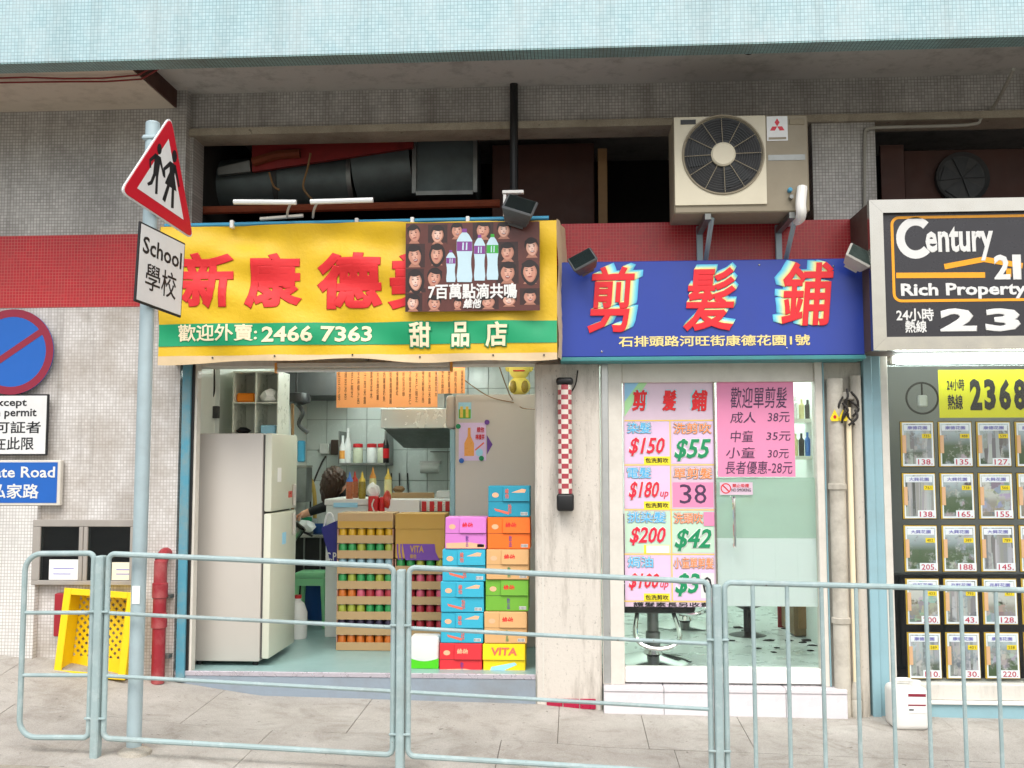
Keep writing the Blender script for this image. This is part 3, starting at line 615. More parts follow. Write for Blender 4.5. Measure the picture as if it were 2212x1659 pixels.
BN = thing('shop_banner', 'yellow cloth banner with red characters and green stripe over the dessert shop', 'banner', ((bnx0 + bnx1) / 2, YB, bnz0))
zh = P(800, 765, YB).z
mk('banner_cloth', cloth(bnx0, bnx1, zh - .002, bnz1, 0, 90, 34), 'banner_yellow', BN)
mk('banner_hem', cloth(bnx0, bnx1, bnz0, zh, 0, 90, 4, 1), 'banner_hem', BN)
gz0_, gz1_ = P(700, 745, YB).z, P(700, 697, YB).z
mk('green_stripe', cloth(bnx0 + .001, bnx1 - .001, gz0_, gz1_, .004, 90, 6), 'banner_green', BN)
bm = BM(); 
for z_ in (bnz0 + .01, bnz1 - .03):
    pass
def side(x, nm):
    bm = BM(); g = []
    for i in range(7):
        y = YB + (0.0 - YB) * i / 6; g.append([bm.verts.new((x + (.055 * i / 6 if x > -1 else 0) + .006 * math.sin(i * 1.9 + k), y + (wav(x, bnz0 + (bnz1 - bnz0) * k / 12) if i == 0 else 0), bnz0 + .01 + (bnz1 - bnz0) * k / 12)) for k in range(13)])
    for i in range(6):
        for k in range(12): bm.faces.new((g[i][k], g[i + 1][k], g[i + 1][k + 1], g[i][k + 1]))
    mk(nm, bm, 'banner_hem', BN)
side(bnx0, 'side_flap'); side(bnx1 + .004, 'side_flap')
bm = BM(); tube(bm, [(bnx0 + .02, YB + .03, bnz1 + .012), (bnx1 - .05, YB + .03, bnz1 + .022)], .014, 10); mk('top_tube', bm, 'blue_tube', BN)
for u_ in (500, 770, 890, 1010, 1130):
    q = P(u_, 482, YB); bm = BM(); bx(bm, q.x - .012, q.x + .012, YB - .002, YB + .046, bnz1 - .016, bnz1 + .036, .004); mk('tube_clip', bm, 'white_paint', BN)
for u_ in (455, 595, 760, 905, 1065, 1175):
    q = P(u_, 772, YB - .02); bm = BM(); lathe(bm, [(.006, 0), (.006, .004), (.002, .006)], (q.x, YB + wav(q.x, bnz0 + .03) - .006, bnz0 + .03 + sag(q.x) * .5), 8, 'Y'); mk('eyelet', bm, 'dark_grey', BN)
for z_ in (bnz0 + .05, bnz1 - .02):
    for x_ in (bnx0 + .03, (bnx0 + bnx1) / 2, bnx1 - .03):
        bm = BM(); tube(bm, [(x_, YB + .035, z_), (x_, .05, z_)], .012, 6); mk('frame_arm', bm, 'steel_dull', BN)
def onb(off): return lambda c: Vector((c.x, YB + wav(c.x, c.z) - off + (c.y - YB), c.z))
for ch, u0, u1 in (('新', 392, 506), ('康', 530, 652), ('德', 684, 826), ('美', 836, 985)):
    TV(BN, ch, u0, 546, u1, 668, YB, 'banner_red', bold=.043, post=onb(.004), cut=.05, res=3)
TV(BN, '歡迎外賣:', 384, 701, 556, 738, YB, 'cream_print', bold=.02, post=onb(.008), cut=.05)
TV(BN, '2466 7363', 566, 704, 803, 739, YB, 'cream_print', bold=.028, post=onb(.008), cut=.05)
for ch, u0, u1 in (('甜', 884, 930), ('品', 976, 1014), ('店', 1049, 1096)):
    TV(BN, ch, u0 - 3, 693, u1 + 3, 753, YB, 'banner_green', bold=.07, post=onb(.007), cut=.05)
    TV(BN, ch, u0, 696, u1, 750, YB, 'cream_print', bold=.03, post=onb(.011), cut=.05)

# ---- drink poster hung over the right of the banner
YP = YB - .06
def Z5(zx, zy): return 848.3 + zx * .16334, 447.7 + zy * .16334
px0, px1, pz0, pz1 = rc(876, 480, 1166, 672, YP)
DP = thing('drink_poster', 'brown printed poster of faces and water bottles pinned over the yellow banner', 'poster', ((px0 + px1) / 2, YP, pz0))
bm = BM(); bx(bm, px0, px1, YP, YP + .006, pz0, pz1); mk('poster_sheet', bm, 'poster_brown', DP)
for i, (cx, cy, rx_, ry_) in enumerate([(285, 350, 75, 110), (595, 360, 80, 110), (850, 310, 70, 95), (1195, 300, 85, 110), (1470, 300, 80, 100), (290, 640, 85, 130), (585, 620, 80, 125), (300, 970, 85, 130), (550, 930, 85, 115), (1520, 590, 85, 110), (1840, 530, 80, 115), (1520, 860, 92, 125), (1815, 850, 92, 135), (270, 1260, 75, 100), (550, 1270, 80, 92), (1265, 1255, 85, 78), (1540, 1230, 85, 70), (1815, 1180, 82, 90), (860, 1275, 50, 70)]):
    u, v = Z5(cx, cy); q = P(u, v, YP); k = .16334 / FPX * (q.y - CAM.y); a, b = rx_ * k * 1.1, ry_ * k * 1.08; bm = BM(); female = i in (6, 7, 12)
    cl = lambda L: [(min(px1 - .002, max(px0 + .002, x)), min(pz1 - .002, max(pz0 + .002, z))) for x, z in L]
    ang = rad((i * 37) % 23 - 11); tx = a * .1 * (i % 3 - 1)
    def egg(kx, kz, ox=0, oz=0, n=20):
        L = []
        for t in range(n):
            s, c = math.sin(2 * math.pi * t / n), math.cos(2 * math.pi * t / n); wx = 1 - .22 * max(0, -s)
            x, z = a * (kx * c * wx + ox), b * (kz * s + oz); L.append((q.x + x * math.cos(ang) + z * math.sin(ang), q.z - x * math.sin(ang) + z * math.cos(ang)))
        return cl(L)
    poly(bm, cl([(q.x - a * 1.5, q.z - b * 1.15), (q.x + a * 1.5, q.z - b * 1.15), (q.x + a * 1.5, q.z + b * 1.15), (q.x - a * 1.5, q.z + b * 1.15)]), YP - .0004 - .00001 * i, 5 if i % 2 else 6)
    poly(bm, cl([(q.x - a * .9, q.z - b * 1.14), (q.x + a * .9, q.z - b * 1.14), (q.x + a * .4, q.z - b * .7), (q.x - a * .4, q.z - b * .7)]), YP - .0008, 4)
    if female: poly(bm, egg(1.28, 1.2, .05, -.12), YP - .0010, 0)
    poly(bm, egg(1.1, .95, 0, .16), YP - .0012, 0)
    poly(bm, egg(.92, .88, 0, -.12), YP - .0015, 4)
    poly(bm, egg(.80, .78, -.06, -.12), YP - .0017, 1)
    poly(bm, egg(.42, .5, -.1 + tx / a, -.02), YP - .0019, 7)
    poly(bm, egg(.95, .3, .1 * (i % 3 - 1), .68), YP - .0021, 0)
    for s in (-1, 1):
        poly(bm, egg(.17, .05, s * .36 + .06 * (i % 3 - 1), .1, 8), YP - .0023, 0)
        poly(bm, egg(.2, .03, s * .36 + .06 * (i % 3 - 1), .27, 8), YP - .0023, 0)
    poly(bm, egg(.1, .06, .06 * (i % 3 - 1), -.18, 8), YP - .0023, 2)
    poly(bm, egg(.34, .07 + .05 * (i % 3), .05 * (i % 3 - 1), -.48, 10), YP - .0023, 2)
    if i % 3: poly(bm, egg(.27, .035, .05 * (i % 3 - 1), -.45, 8), YP - .0026, 3)
    stuff(mk('printed_portrait', bm, ['hair_print', ['skin_print', 'skin_print_pale', 'skin_print'][i % 3], 'mouth_print', 'print_white', 'skin_print_tan', 'poster_dark', 'poster_brown', ['skin_print_pale', 'skin_print_light', 'skin_print_pale'][i % 3]], DP, smooth=False))
for cx, y0_, y1_, hw, cap in ((770, 570, 990, 62, 'purple_print'), (950, 285, 990, 104, 'purple_print'), (1150, 365, 970, 75, 'purple_print'), (1320, 355, 960, 78, 'green_print')):
    bm = BM(); L = y1_ - y0_
    def zz(a, b): u, v = Z5(cx + a * hw, y0_ + b * L); q = P(u, v, YP); return (q.x, q.z)
    prof = [(.28, 0), (.3, .07), (.6, .12), (.98, .22), (1, .42), (.86, .55), (.84, .68), (1, .9), (.9, 1)]
    poly(bm, [zz(a, b) for a, b in prof] + [zz(-a, b) for a, b in prof[::-1]], YP - .003, 0)
    poly(bm, [zz(.3, 0), zz(.32, .07), zz(-.32, .07), zz(-.3, 0)], YP - .0036, 1)
    poly(bm, [zz(.96, .24), zz(.97, .42), zz(-.97, .42), zz(-.96, .24)], YP - .0036, 1)
    for a in (-.25, .2): poly(bm, [zz(a, .26), zz(a + .18, .26), zz(a + .15, .4), zz(a - .05, .4)], YP - .0042, 0)
    stuff(mk('printed_bottle', bm, ['bottle_print', cap], DP, smooth=False))
TV(DP, '7百萬點滴共鳴', 925, 612, 1117, 646, YP - .006, 'print_white', bold=.03, M=None)
TV(DP, '維他', 1000, 645, 1040, 666, YP - .006, 'print_white', bold=.035, shear=.2)

# ---- blue barber sign
YS = -.2
sx0, sx1, sz0, sz1 = rc(1211, 562, 1866, 769, YS)
BS = thing('barber_sign', 'dark blue signboard with red characters over the barber shop', 'sign', ((sx0 + sx1) / 2, YS, sz0))
bm = BM(); bx(bm, sx0, sx1, YS, .02, sz0, sz1, .005); mk('sign_board', bm, 'shop_blue', BS)
bm = BM(); bx(bm, sx0 - .004, sx1 + .004, YS - .006, .02, sz0 - .028, sz0 - .001, .004); mk('bottom_trim', bm, 'teal_edge', BS)
bm = BM(); bx(bm, sx0 - .02, sx0 - .001, YS - .002, .02, sz0, sz1 - .02, .003); mk('side_trim', bm, 'dark_grey', BS)
for ch, u0, v0, u1, v1, dx, dz in (('剪', 1268, 576, 1372, 720, 1, .45), ('髮', 1474, 578, 1590, 716, .35, .6), ('鋪', 1686, 566, 1802, 704, -1, .3)):
    a, b, c, d = rc(u0, v0, u1, v1, YS)
    for k in range(9, -1, -1):
        o = .0055 * (k + 1); TX(BS, ch, (a + dx * o, b + dx * o, c + dz * o, d + dz * o), YS - .002 - .0005 * (9 - k), 'shade%d' % k, bold=.02, shear=.12, name='letter_shade')
    TX(BS, ch, (a, b, c, d), YS - .009, 'sign_letter_red', bold=.02, shear=.12)
TV(BS, '石排頭路河旺街康德花園1號', 1336, 724, 1750, 748, YS - .002, 'gold_print', bold=.022)
for u_, v_ in ((1340, 586), (1640, 572), (1800, 575), (1300, 760), (1700, 752), (1588, 655)):
    q = P(u_, v_, YS); bm = BM(); lathe(bm, [(.006, 0), (.006, -.004), (.003, -.006)], (q.x, YS, q.z), 8, 'Y'); mk('fixing_screw', bm, 'steel', BS)

# ---- estate agency sign
YA = -.4
ox0, ox1, oz0, oz1 = P(1881, 600, YA).x, 4.6, P(2050, 756, YA).z, P(2050, 430, YA).z
AS = thing('agency_sign', 'black illuminated style signboard with steel frame over the estate agency', 'sign', (ox0, YA, oz0))
fw = .082
bm = BM(); bx(bm, ox0 + fw, ox1 - fw, YA + .02, YA + .03, oz0 + fw, oz1 - fw); mk('sign_panel', bm, 'agency_black', AS)
for nm, pts in (('frame_side', [(ox0, oz0), (ox0 + fw, oz0 + fw), (ox0 + fw, oz1 - fw), (ox0, oz1)]), ('frame_top', [(ox0 + .001, oz1), (ox0 + fw + .001, oz1 - fw), (ox1 - fw, oz1 - fw), (ox1, oz1)]), ('frame_bottom', [(ox0 + .001, oz0), (ox1, oz0), (ox1 - fw, oz0 + fw), (ox0 + fw + .001, oz0 + fw)])):
    bm = BM(); prism(bm, pts, YA - .012, YA + .035); mk(nm, bm, 'steel', AS)
bm = BM(); bx(bm, ox0 + .006, ox1, YA + .036, .04, oz0 + .006, oz1 - .006, .004); mk('sign_box', bm, 'box_brown', AS)
YT = YA + .018
def stroke(pts, wd, m, closed=False, nm='printed_line'):
    bm = BM(); pts = [Vector(p) for p in pts]; n = len(pts); L = []; Rr = []
    for i in range(n):
        p0 = pts[i - 1] if (i or closed) else pts[i]; p1 = pts[(i + 1) % n] if (i < n - 1 or closed) else pts[i]
        t = (p1 - p0).normalized(); nn = Vector((-t.y, t.x)) * wd / 2; L.append(bm.verts.new((pts[i].x + nn.x, YT, pts[i].y + nn.y))); Rr.append(bm.verts.new((pts[i].x - nn.x, YT, pts[i].y - nn.y)))
    for i in range(n if closed else n - 1): bm.faces.new((L[i], Rr[i], Rr[(i + 1) % n], L[(i + 1) % n]))
    bmesh.ops.recalc_face_normals(bm, faces=bm.faces); mk(nm, bm, m, AS, smooth=False)
def S(u, v): q = P(u, v, YT); return (q.x, q.z)
a, b, c, d = rc(1929, 467, 2330, 648, YT); r_ = .045
rr = [(a + r_ - r_ * math.cos(rad(t)), d - r_ + r_ * math.sin(rad(t))) for t in range(0, 91, 15)] + [(b, d)]
stroke(rr[::-1] + [(a + r_ - r_ * math.cos(rad(t)), c + r_ - r_ * math.sin(rad(t))) for t in range(0, 91, 15)] + [(b, c)], .017, 'agency_orange')
stroke([S(1936, 595), S(2128, 594)], .034, 'agency_orange'); stroke([S(2040, 576), S(2125, 560), S(2209, 574)], .034, 'agency_orange'); stroke([S(2179, 580), S(2179, 598)], .03, 'agency_orange')
def arc(cu, cv, ru, rv, a0, a1, n=22): return [S(cu + ru * math.cos(rad(a0 + (a1 - a0) * i / n)), cv + rv * math.sin(rad(a0 + (a1 - a0) * i / n))) for i in range(n + 1)]
stroke(arc(1978, 514, 33, 36, -48, -318), .052, 'print_white', nm='lettering')
TV(AS, 'entury', 1999, 488, 2146, 564, YT, 'print_white', bold=.032)
TV(AS, '2', 2147, 550, 2182, 604, YT, 'print_white', bold=.035); TV(AS, '1', 2187, 550, 2206, 604, YT, 'print_white', bold=.035)
TV(AS, 'Rich Property', 1946, 611, 2218, 646, YT, 'print_white', bold=.035)
TV(AS, '24小時', 1936, 666, 2017, 694, YT, 'print_white', bold=.025); TV(AS, '熱線', 1955, 692, 2002, 719, YT, 'print_white', bold=.025)
for ch, u0, u1 in (('2', 2030, 2110), ('3', 2128, 2205), ('6', 2226, 2300)): TV(AS, ch, u0, 666, u1, 716, YT, 'print_white', bold=.05)

# ---- floodlights
def flood(u, v, Y, size, tilt, roll, m, label, arm_to):
    q = P(u, v, Y); M_ = Matrix.Translation(q) @ Matrix.Rotation(rad(roll), 4, 'Y') @ Matrix.Rotation(rad(tilt), 4, 'X')
    t = thing('floodlight', label, 'floodlight', q, 'floodlights on the signs')
    w_, h_, d_ = size; bm = BM(); bx(bm, -w_, w_, -d_ * .6, d_ * .4, -h_, h_, .008)
    for v_ in bm.verts:
        if v_.co.y > 0: v_.co.x *= .72; v_.co.z *= .7
    mk('lamp_housing', bm, m, t, M=M_)
    bm = BM(); bx(bm, -w_ * .86, w_ * .86, -d_ * .6 - .004, -d_ * .6 - .0005, -h_ * .82, h_ * .82); mk('lamp_glass', bm, 'dark_glass', t, M=M_)
    for k in range(4):
        bm = BM(); z_ = -h_ * .5 + k * h_ * .33; bx(bm, -w_ * .5, w_ * .5, d_ * .4 + .001, d_ * .4 + .025, z_ - .003, z_ + .003); mk('cooling_fin', bm, m, t, M=M_)
    bm = BM(); tube(bm, smooth_path([q + Vector((0, .02, 0)), (q + Vector(arm_to)) * .5 + q * .5 + Vector((0, 0, .02)), q + Vector(arm_to)], 4), .009, 7); mk('lamp_arm', bm, 'steel_dull', t)
flood(1120, 462, YB - .12, (.10, .075, .13), -38, 18, 'flood_grey', 'large grey floodlight tilted over the drink poster', (-.02, .2, .16))
flood(1262, 571, YS - .12, (.085, .06, .1), -30, -28, 'flood_grey', 'grey floodlight at the top left corner of the blue sign', (-.04, .13, -.02))
flood(1850, 562, YS - .12, (.085, .06, .1), -30, 30, 'flood_white', 'pale floodlight between the blue sign and the black agency sign', (.02, .13, .03))
# slim unlit lamp fittings above the banner
for (u0, v0, u1, v1, bu, bv, lab) in ((505, 436, 640, 437, 628, 470, 'left slim white lamp fitting on an arm above the yellow banner'), (671, 436, 806, 432, 684, 470, 'right slim white lamp fitting on an arm above the yellow banner')):
    y_ = YB - .1; a_, b_ = P(u0, v0, y_), P(u1, v1, y_); t = thing('arm_lamp', lab, 'lamp', (a_ + b_) / 2, 'slim lamps above the banner')
    bm = BM(); tube(bm, [a_, b_], .017, 8); mk('lamp_bar', bm, 'tube_off', t)
    q0, q1 = P(bu, v0 + 4, y_), P(bu - 8, bv, YB + .02); bm = BM(); tube(bm, smooth_path([q0, (q0 + q1) / 2 + Vector((0, -.02, 0)), q1], 4), .008, 6); mk('lamp_arm', bm, 'flood_white', t)
a_, b_ = P(562, 473, YB + .03), P(655, 466, YB + .03); bm = BM(); tube(bm, [a_, b_], .012, 6); bw_ = mk('loose_tube', bm, 'flood_white'); tag(bw_, 'short dirty white tube lying behind the top of the yellow banner', 'tube')
a_ = P(1085, 415, YB); b_ = P(1131, 413, YB); t = thing('bracket', 'small white angle bracket above the drink poster', 'bracket', a_)
bm = BM(); bx(bm, a_.x, b_.x, YB - .01, YB + .03, a_.z - .01, a_.z + .01, .002); mk('bracket_arm', bm, 'white_paint', t)
bm = BM(); bx(bm, a_.x + .005, a_.x + .025, YB, YB + .02, bnz1 + .03, a_.z - .011, .002); mk('bracket_leg', bm, 'white_paint', t)

# ============================================================ IN THE VENTILATION OPENINGS
def zoomd(zx, zy): return (500 + zx / 2.4578) / 1.27306, (340 + zy / 2.4578) / 1.27306
yv = .75
def V4(zx, zy, Y=yv): return P(*zoomd(zx, zy), Y)
t = thing('air_duct', 'grey metal ventilation duct in the dark opening above the yellow banner', 'duct', V4(700, 480))
a_, b_ = V4(130, 480), V4(1340, 380)
r_ = .2
bm = BM(); tube(bm, [V4(230, 430), V4(800, 400), V4(1180, 380)], r_, 20); mk('duct_pipe', bm, 'duct', t)
bm = BM(); tube(bm, [V4(1150, 385), V4(1180, 383)], r_ * 1.06, 20); mk('duct_collar', bm, 'steel_dull', t)
bm = BM(); tube(bm, [V4(660, 408), V4(690, 407)], r_ * 1.05, 20); mk('duct_collar', bm, 'dark_grey', t)
bm = BM(); tube(bm, [V4(1190, 350), V4(1570, 300)], r_ * 1.15, 20); mk('duct_pipe', bm, 'duct', t)
a_, b_ = V4(1575, 70, .55), V4(1985, 470, .55); bm = BM(); bx(bm, a_.x, b_.x, .55, 1.0, b_.z, a_.z, .006); t = thing('duct_box', 'square dark sheet metal duct box in the opening above the drink poster', 'duct', ((a_.x + b_.x) / 2, .55, b_.z)); mk('box_body', bm, 'duct', t)
for x_ in (a_.x, b_.x): bm = BM(); bx(bm, x_ - .015, x_ + .015, .52, .549, b_.z, a_.z); mk('box_flange', bm, 'steel_dull', t)
bm = BM(); bx(bm, a_.x + .016, b_.x - .016, .52, .549, b_.z - .015, b_.z + .015); mk('box_flange', bm, 'steel_dull', t)
# red sloping sheet
c1, c2, c3, c4 = V4(480, 130, .5), V4(1565, 75, .5), V4(1565, 165, .5), V4(480, 330, .5)
bm = BM(); prism(bm, [(c1.x, c1.z), (c2.x, c2.z), (c3.x, c3.z), (c4.x, c4.z)], .48, .52); tag(mk('red_sheet', bm, 'duct_red'), 'sloping dark red metal sheet in the opening above the yellow banner', 'sheet')
bm = BM(); a_, b_ = V4(480, 260, .46), V4(800, 200, .46); tube(bm, [a_, (a_ + b_) / 2 + Vector((0, 0, .02)), b_], .035, 8); tag(mk('rusty_motor', bm, 'rust'), 'rusty fan motor fixed on the red sheet in the opening', 'motor')
bm = BM(); prism(bm, [(V4(245, 300, .47).x, V4(245, 300, .47).z), (V4(460, 250, .47).x, V4(460, 250, .47).z), (V4(465, 325, .47).x, V4(465, 325, .47).z), (V4(245, 350, .47).x, V4(245, 350, .47).z)], .46, .5); tag(mk('grey_plate', bm, 'steel_dull'), 'grey metal plate left of the rusty motor in the opening', 'plate')
bm = BM(); a_, b_ = V4(0, 590, .3), V4(2150, 540, .3); tube(bm, [a_, b_], .03, 8); tag(mk('rusty_pipe', bm, 'rust'), 'long rusty pipe along the bottom of the opening above the banner', 'pipe')
for i, (zx, pts) in enumerate(((860, [(870, 200), (850, 300), (820, 420), (850, 480), (880, 510)]), (600, [(590, 330), (620, 420), (660, 450)]))):
    bm = BM(); tube(bm, smooth_path([V4(a, b, .4) for a, b in pts], 5), .008, 6); tag(mk('loose_cable', bm, 'wood'), ['pale loose cable hanging in front of the duct', 'thin red cable hanging at the left of the duct'][i], 'cable')
# boards in the right half of the first opening
for (u0, v0, u1, v1, Y, m_, lab) in ((1063, 311, 1284, 472, .7, 'brown_board', 'dark brown board leaning in the opening right of the duct box'), (1292, 320, 1312, 472, .6, 'wood', 'narrow brown upright post in the opening left of the air conditioner')):
    a, b, c, d = rc(u0, v0, u1, v1, Y); bm = BM(); bx(bm, a, b, Y, Y + .03, c - .1, d, .004); tag(mk('board', bm, m_), lab, 'board')
# second opening: brown panel with round fan
a, b, c, d = rc(1955, 322, 2300, 500, .5); t = thing('exhaust_fan', 'brown panel with dark round exhaust fan above the agency sign', 'fan', ((a + b) / 2, .5, c))
bm = BM(); bx(bm, a, b, .5, .53, c, d, .004); mk('fan_panel', bm, 'brown_board', t)
q = P(2078, 385, .48); bm = BM(); lathe(bm, [(.16, -.0), (.185, -.02), (.185, .03), (.16, .03)], (q.x, .48, q.z), 28, 'Y'); mk('fan_ring', bm, 'dark_grey', t)
bm = BM(); lathe(bm, [(.158, .0), (.158, .004)], (q.x, .487, q.z), 28, 'Y'); mk('fan_back', bm, 'black', t)
for k in range(5):
    bm = BM(); a0 = 72 * k; prism(bm, [(q.x, q.z), (q.x + .15 * math.cos(rad(a0)), q.z + .15 * math.sin(rad(a0))), (q.x + .155 * math.cos(rad(a0 + 42)), q.z + .155 * math.sin(rad(a0 + 42)))], .468, .474); mk('fan_blade', bm, 'fan_dark', t)
bm = BM(); a_ = P(1905, 360, .3); bx(bm, P(1900, 330, .35).x, P(1950, 330, .35).x, .33, .36, P(1920, 480, .35).z, P(1920, 315, .35).z); tag(mk('board', bm, 'brown_board'), 'dark brown upright board left of the exhaust fan panel', 'board')

# black rainwater pipe on the upper wall
q0, q1 = P(1110, 168, YU - .04), P(1113, 300, YU - .04); bm = BM(); tube(bm, [(q0.x, YU - .045, ZS), (q0.x, YU - .045, q1.z - .6)], .028, 10); tag(mk('drain_pipe', bm, 'black'), 'black vertical drain pipe on the grey wall under the canopy', 'pipe')
# conduit round the second opening
pts = [P(1868, 480, YU - .02), P(1868, 300, YU - .02), P(1874, 284, YU - .02), P(1890, 276, YU - .02), P(2090, 270, YU - .02), P(2120, 255, YU - .02), P(2150, 225, -.02), P(2190, 150, -.6)]
bm = BM(); tube(bm, smooth_path(pts, 4), .011, 8); tag(mk('conduit', bm, 'wire_grey'), 'grey conduit bent round the opening above the agency sign', 'conduit')
# red wires with white clips under the canopy
W = thing('red_wire', 'red wires clipped along the underside of the canopy', 'wire', (0, -.55, ZS))
for k, y_ in enumerate((-.66, -.6)):
    pts = []
    for i in range(37):
        x_ = -4.4 + i * .24; zt = ZSL if x_ < xd else ZS; pts.append((x_, y_ + .02 * math.sin(i * 1.3 + k), (ZSL if x_ < xd + .05 else ZS) - .012 - .012 * abs(math.sin(i * .9 + k * 2))))
    bm = BM(); tube(bm, pts, .006, 5); mk('wire', bm, 'wire_red', W)
for i, u_ in enumerate((660, 870, 1060, 1340, 1520, 1800, 2040)):
    q = P(u_, 140 - i * 5, -.64); bm = BM(); bx(bm, q.x - .018, q.x + .018, -.68, -.58, ZS - .03, ZS - .001, .004); mk('wire_clip', bm, 'white_paint', W)
q = P(1617, 128, -.6); bm = BM(); tube(bm, [(q.x + .035 * math.cos(rad(a)), -.6, ZS - .05 + .035 * math.sin(rad(a))) for a in range(0, 360, 24)], .005, 6, closed=True); tag(mk('hook_ring', bm, 'wire_dark'), 'dark iron ring hanging from the canopy soffit', 'ring')

# ---- air conditioner
yac = -.42
ax_0, ax_m, _, _ = rc(1456, 250, 1655, 440, yac); _, ax_1, az0, az1 = rc(1456, 249, 1748, 441, yac)
AC = thing('air_conditioner', 'cream outdoor air conditioner unit on brackets above the blue sign', 'air conditioner', ((ax_0 + ax_1) / 2, yac, az0 - .06))
bm = BM(); bx(bm, ax_0, ax_1, yac + .012, yac + .33, az0 - .05, az1, .008); mk('casing', bm, 'ac_tan', AC)
cx, cz, R_ = P(1562, 334, yac).x, P(1562, 334, yac).z, P(1648, 334, yac).x - P(1562, 334, yac).x
# front panel with a round hole
bm = BM(); N = 48; x0, x1, z0, z1 = ax_0 + .004, ax_m, az0, az1 - .004; outer = []
for i in range(N):
    a = 2 * math.pi * i / N; dx, dz = math.cos(a), math.sin(a)
    tx = ((x1 - cx) / dx if dx > 1e-6 else ((x0 - cx) / dx if dx < -1e-6 else 1e9)); tz = ((z1 - cz) / dz if dz > 1e-6 else ((z0 - cz) / dz if dz < -1e-6 else 1e9)); k = min(tx, tz)
    outer.append((cx + dx * k, cz + dz * k))
for c_ in ((x0, z0), (x1, z0), (x1, z1), (x0, z1)):
    i = min(range(N), key=lambda i: (outer[i][0] - c_[0]) ** 2 + (outer[i][1] - c_[1]) ** 2); outer[i] = c_
vo = [bm.verts.new((x, yac, z)) for x, z in outer]; vi = [bm.verts.new((cx + R_ * math.cos(2 * math.pi * i / N), yac, cz + R_ * math.sin(2 * math.pi * i / N))) for i in range(N)]
vb = [bm.verts.new((cx + R_ * .97 * math.cos(2 * math.pi * i / N), yac + .05, cz + R_ * .97 * math.sin(2 * math.pi * i / N))) for i in range(N)]; ob_ = [bm.verts.new((x, yac + .0125, z)) for x, z in outer]
for i in range(N):
    j = (i + 1) % N; bm.faces.new((vo[i], vo[j], vi[j], vi[i])); bm.faces.new((vi[i], vi[j], vb[j], vb[i])); bm.faces.new((vo[j], vo[i], ob_[i], ob_[j]))
bmesh.ops.recalc_face_normals(bm, faces=bm.faces); mk('front_panel', bm, 'ac_cream', AC)
bm = BM(); lathe(bm, [(R_ * .97, 0), (R_ * .97, .003)], (cx, yac + .008, cz), 40, 'Y'); mk('fan_well', bm, 'black', AC)
for k in range(3):
    bm = BM(); a0 = 120 * k + 20; pts = [(cx + r * math.cos(rad(a)), cz + r * math.sin(rad(a))) for r, a in ((.05, a0), (R_ * .9, a0 + 10), (R_ * .93, a0 + 60), (R_ * .5, a0 + 70), (.05, a0 + 60))]; prism(bm, pts, yac + .0, yac + .004); mk('fan_blade', bm, 'fan_dark', AC)
bm = BM()
for k in range(9): tube(bm, [(cx + R_ * (.42 + .062 * k) * math.cos(rad(a)), yac - .006, cz + R_ * (.42 + .062 * k) * math.sin(rad(a))) for a in range(0, 360, 9)], .0022, 5, closed=True)
stuff(mk('guard_rings', bm, 'dark_grey', AC))
for k in range(12):
    bm = BM(); a = rad(30 * k + 2); tube(bm, [(cx + R_ * .3 * math.cos(a), yac - .01, cz + R_ * .3 * math.sin(a)), (cx + R_ * 1.0 * math.cos(a), yac - .004, cz + R_ * 1.0 * math.sin(a))], .0026, 5); mk('guard_spoke', bm, 'ac_tan', AC)
bm = BM(); tube(bm, [(cx + R_ * 1.02 * math.cos(rad(a)), yac - .004, cz + R_ * 1.02 * math.sin(rad(a))) for a in range(0, 360, 8)], .006, 6, closed=True); mk('guard_rim', bm, 'ac_tan', AC)
bm = BM(); lathe(bm, [(R_ * .31, .004), (R_ * .31, -.012), (R_ * .27, -.02)], (cx, yac, cz), 32, 'Y'); mk('fan_hub', bm, 'ac_cream', AC)
a, b, c, d = rc(1470, 259, 1503, 269, yac); bm = BM(); bx(bm, a, b, yac - .003, yac - .0005, c, d); mk('badge', bm, 'dark_grey', AC)
a, b, c, d = rc(1657, 250, 1702, 303, yac); bm = BM(); bx(bm, a, b, yac + .008, yac + .0115, c, d); mk('logo_plate', bm, 'sign_white', AC)
lx, lz = (a + b) / 2, c + (d - c) * .58; s_ = (d - c) * .30; bm = BM()
for ang in (90, 210, 330):
    e = Vector((math.cos(rad(ang)), math.sin(rad(ang)))); n2 = Vector((-e.y, e.x)); o = Vector((lx, lz))
    poly(bm, [tuple(o), tuple(o + e * s_ * .55 + n2 * s_ * .33), tuple(o + e * s_ * 1.1), tuple(o + e * s_ * .55 - n2 * s_ * .33)], yac + .0075)
mk('emblem', bm, 'logo_red', AC, smooth=False)
bm = BM(); bx(bm, a + .01, b - .01, yac + .0065, yac + .0076, c + .008, c + .022); mk('plate_print', bm, 'ac_tan', AC)
a, b, c, d = rc(1660, 333, 1740, 345, yac); bm = BM(); bx(bm, a, b, yac + .009, yac + .0116, c, d); mk('sticker', bm, 'steel_dull', AC)
a, b, c, d = rc(1706, 256, 1738, 268, yac); bm = BM(); bx(bm, a, b, yac + .006, yac + .0116, c, d, .002); mk('grip_recess', bm, 'ac_base', AC)
bm = BM(); q = P(1706, 411, yac); lathe(bm, [(.014, 0), (.014, -.03), (.009, -.035)], (q.x, yac + .011, q.z), 10, 'Y'); mk('valve_cap', bm, 'blue_tube', AC)
bm = BM(); q = P(1708, 427, yac); lathe(bm, [(.013, 0), (.013, -.04)], (q.x, yac + .011, q.z), 10, 'Y'); mk('valve_cap', bm, 'steel_dull', AC)
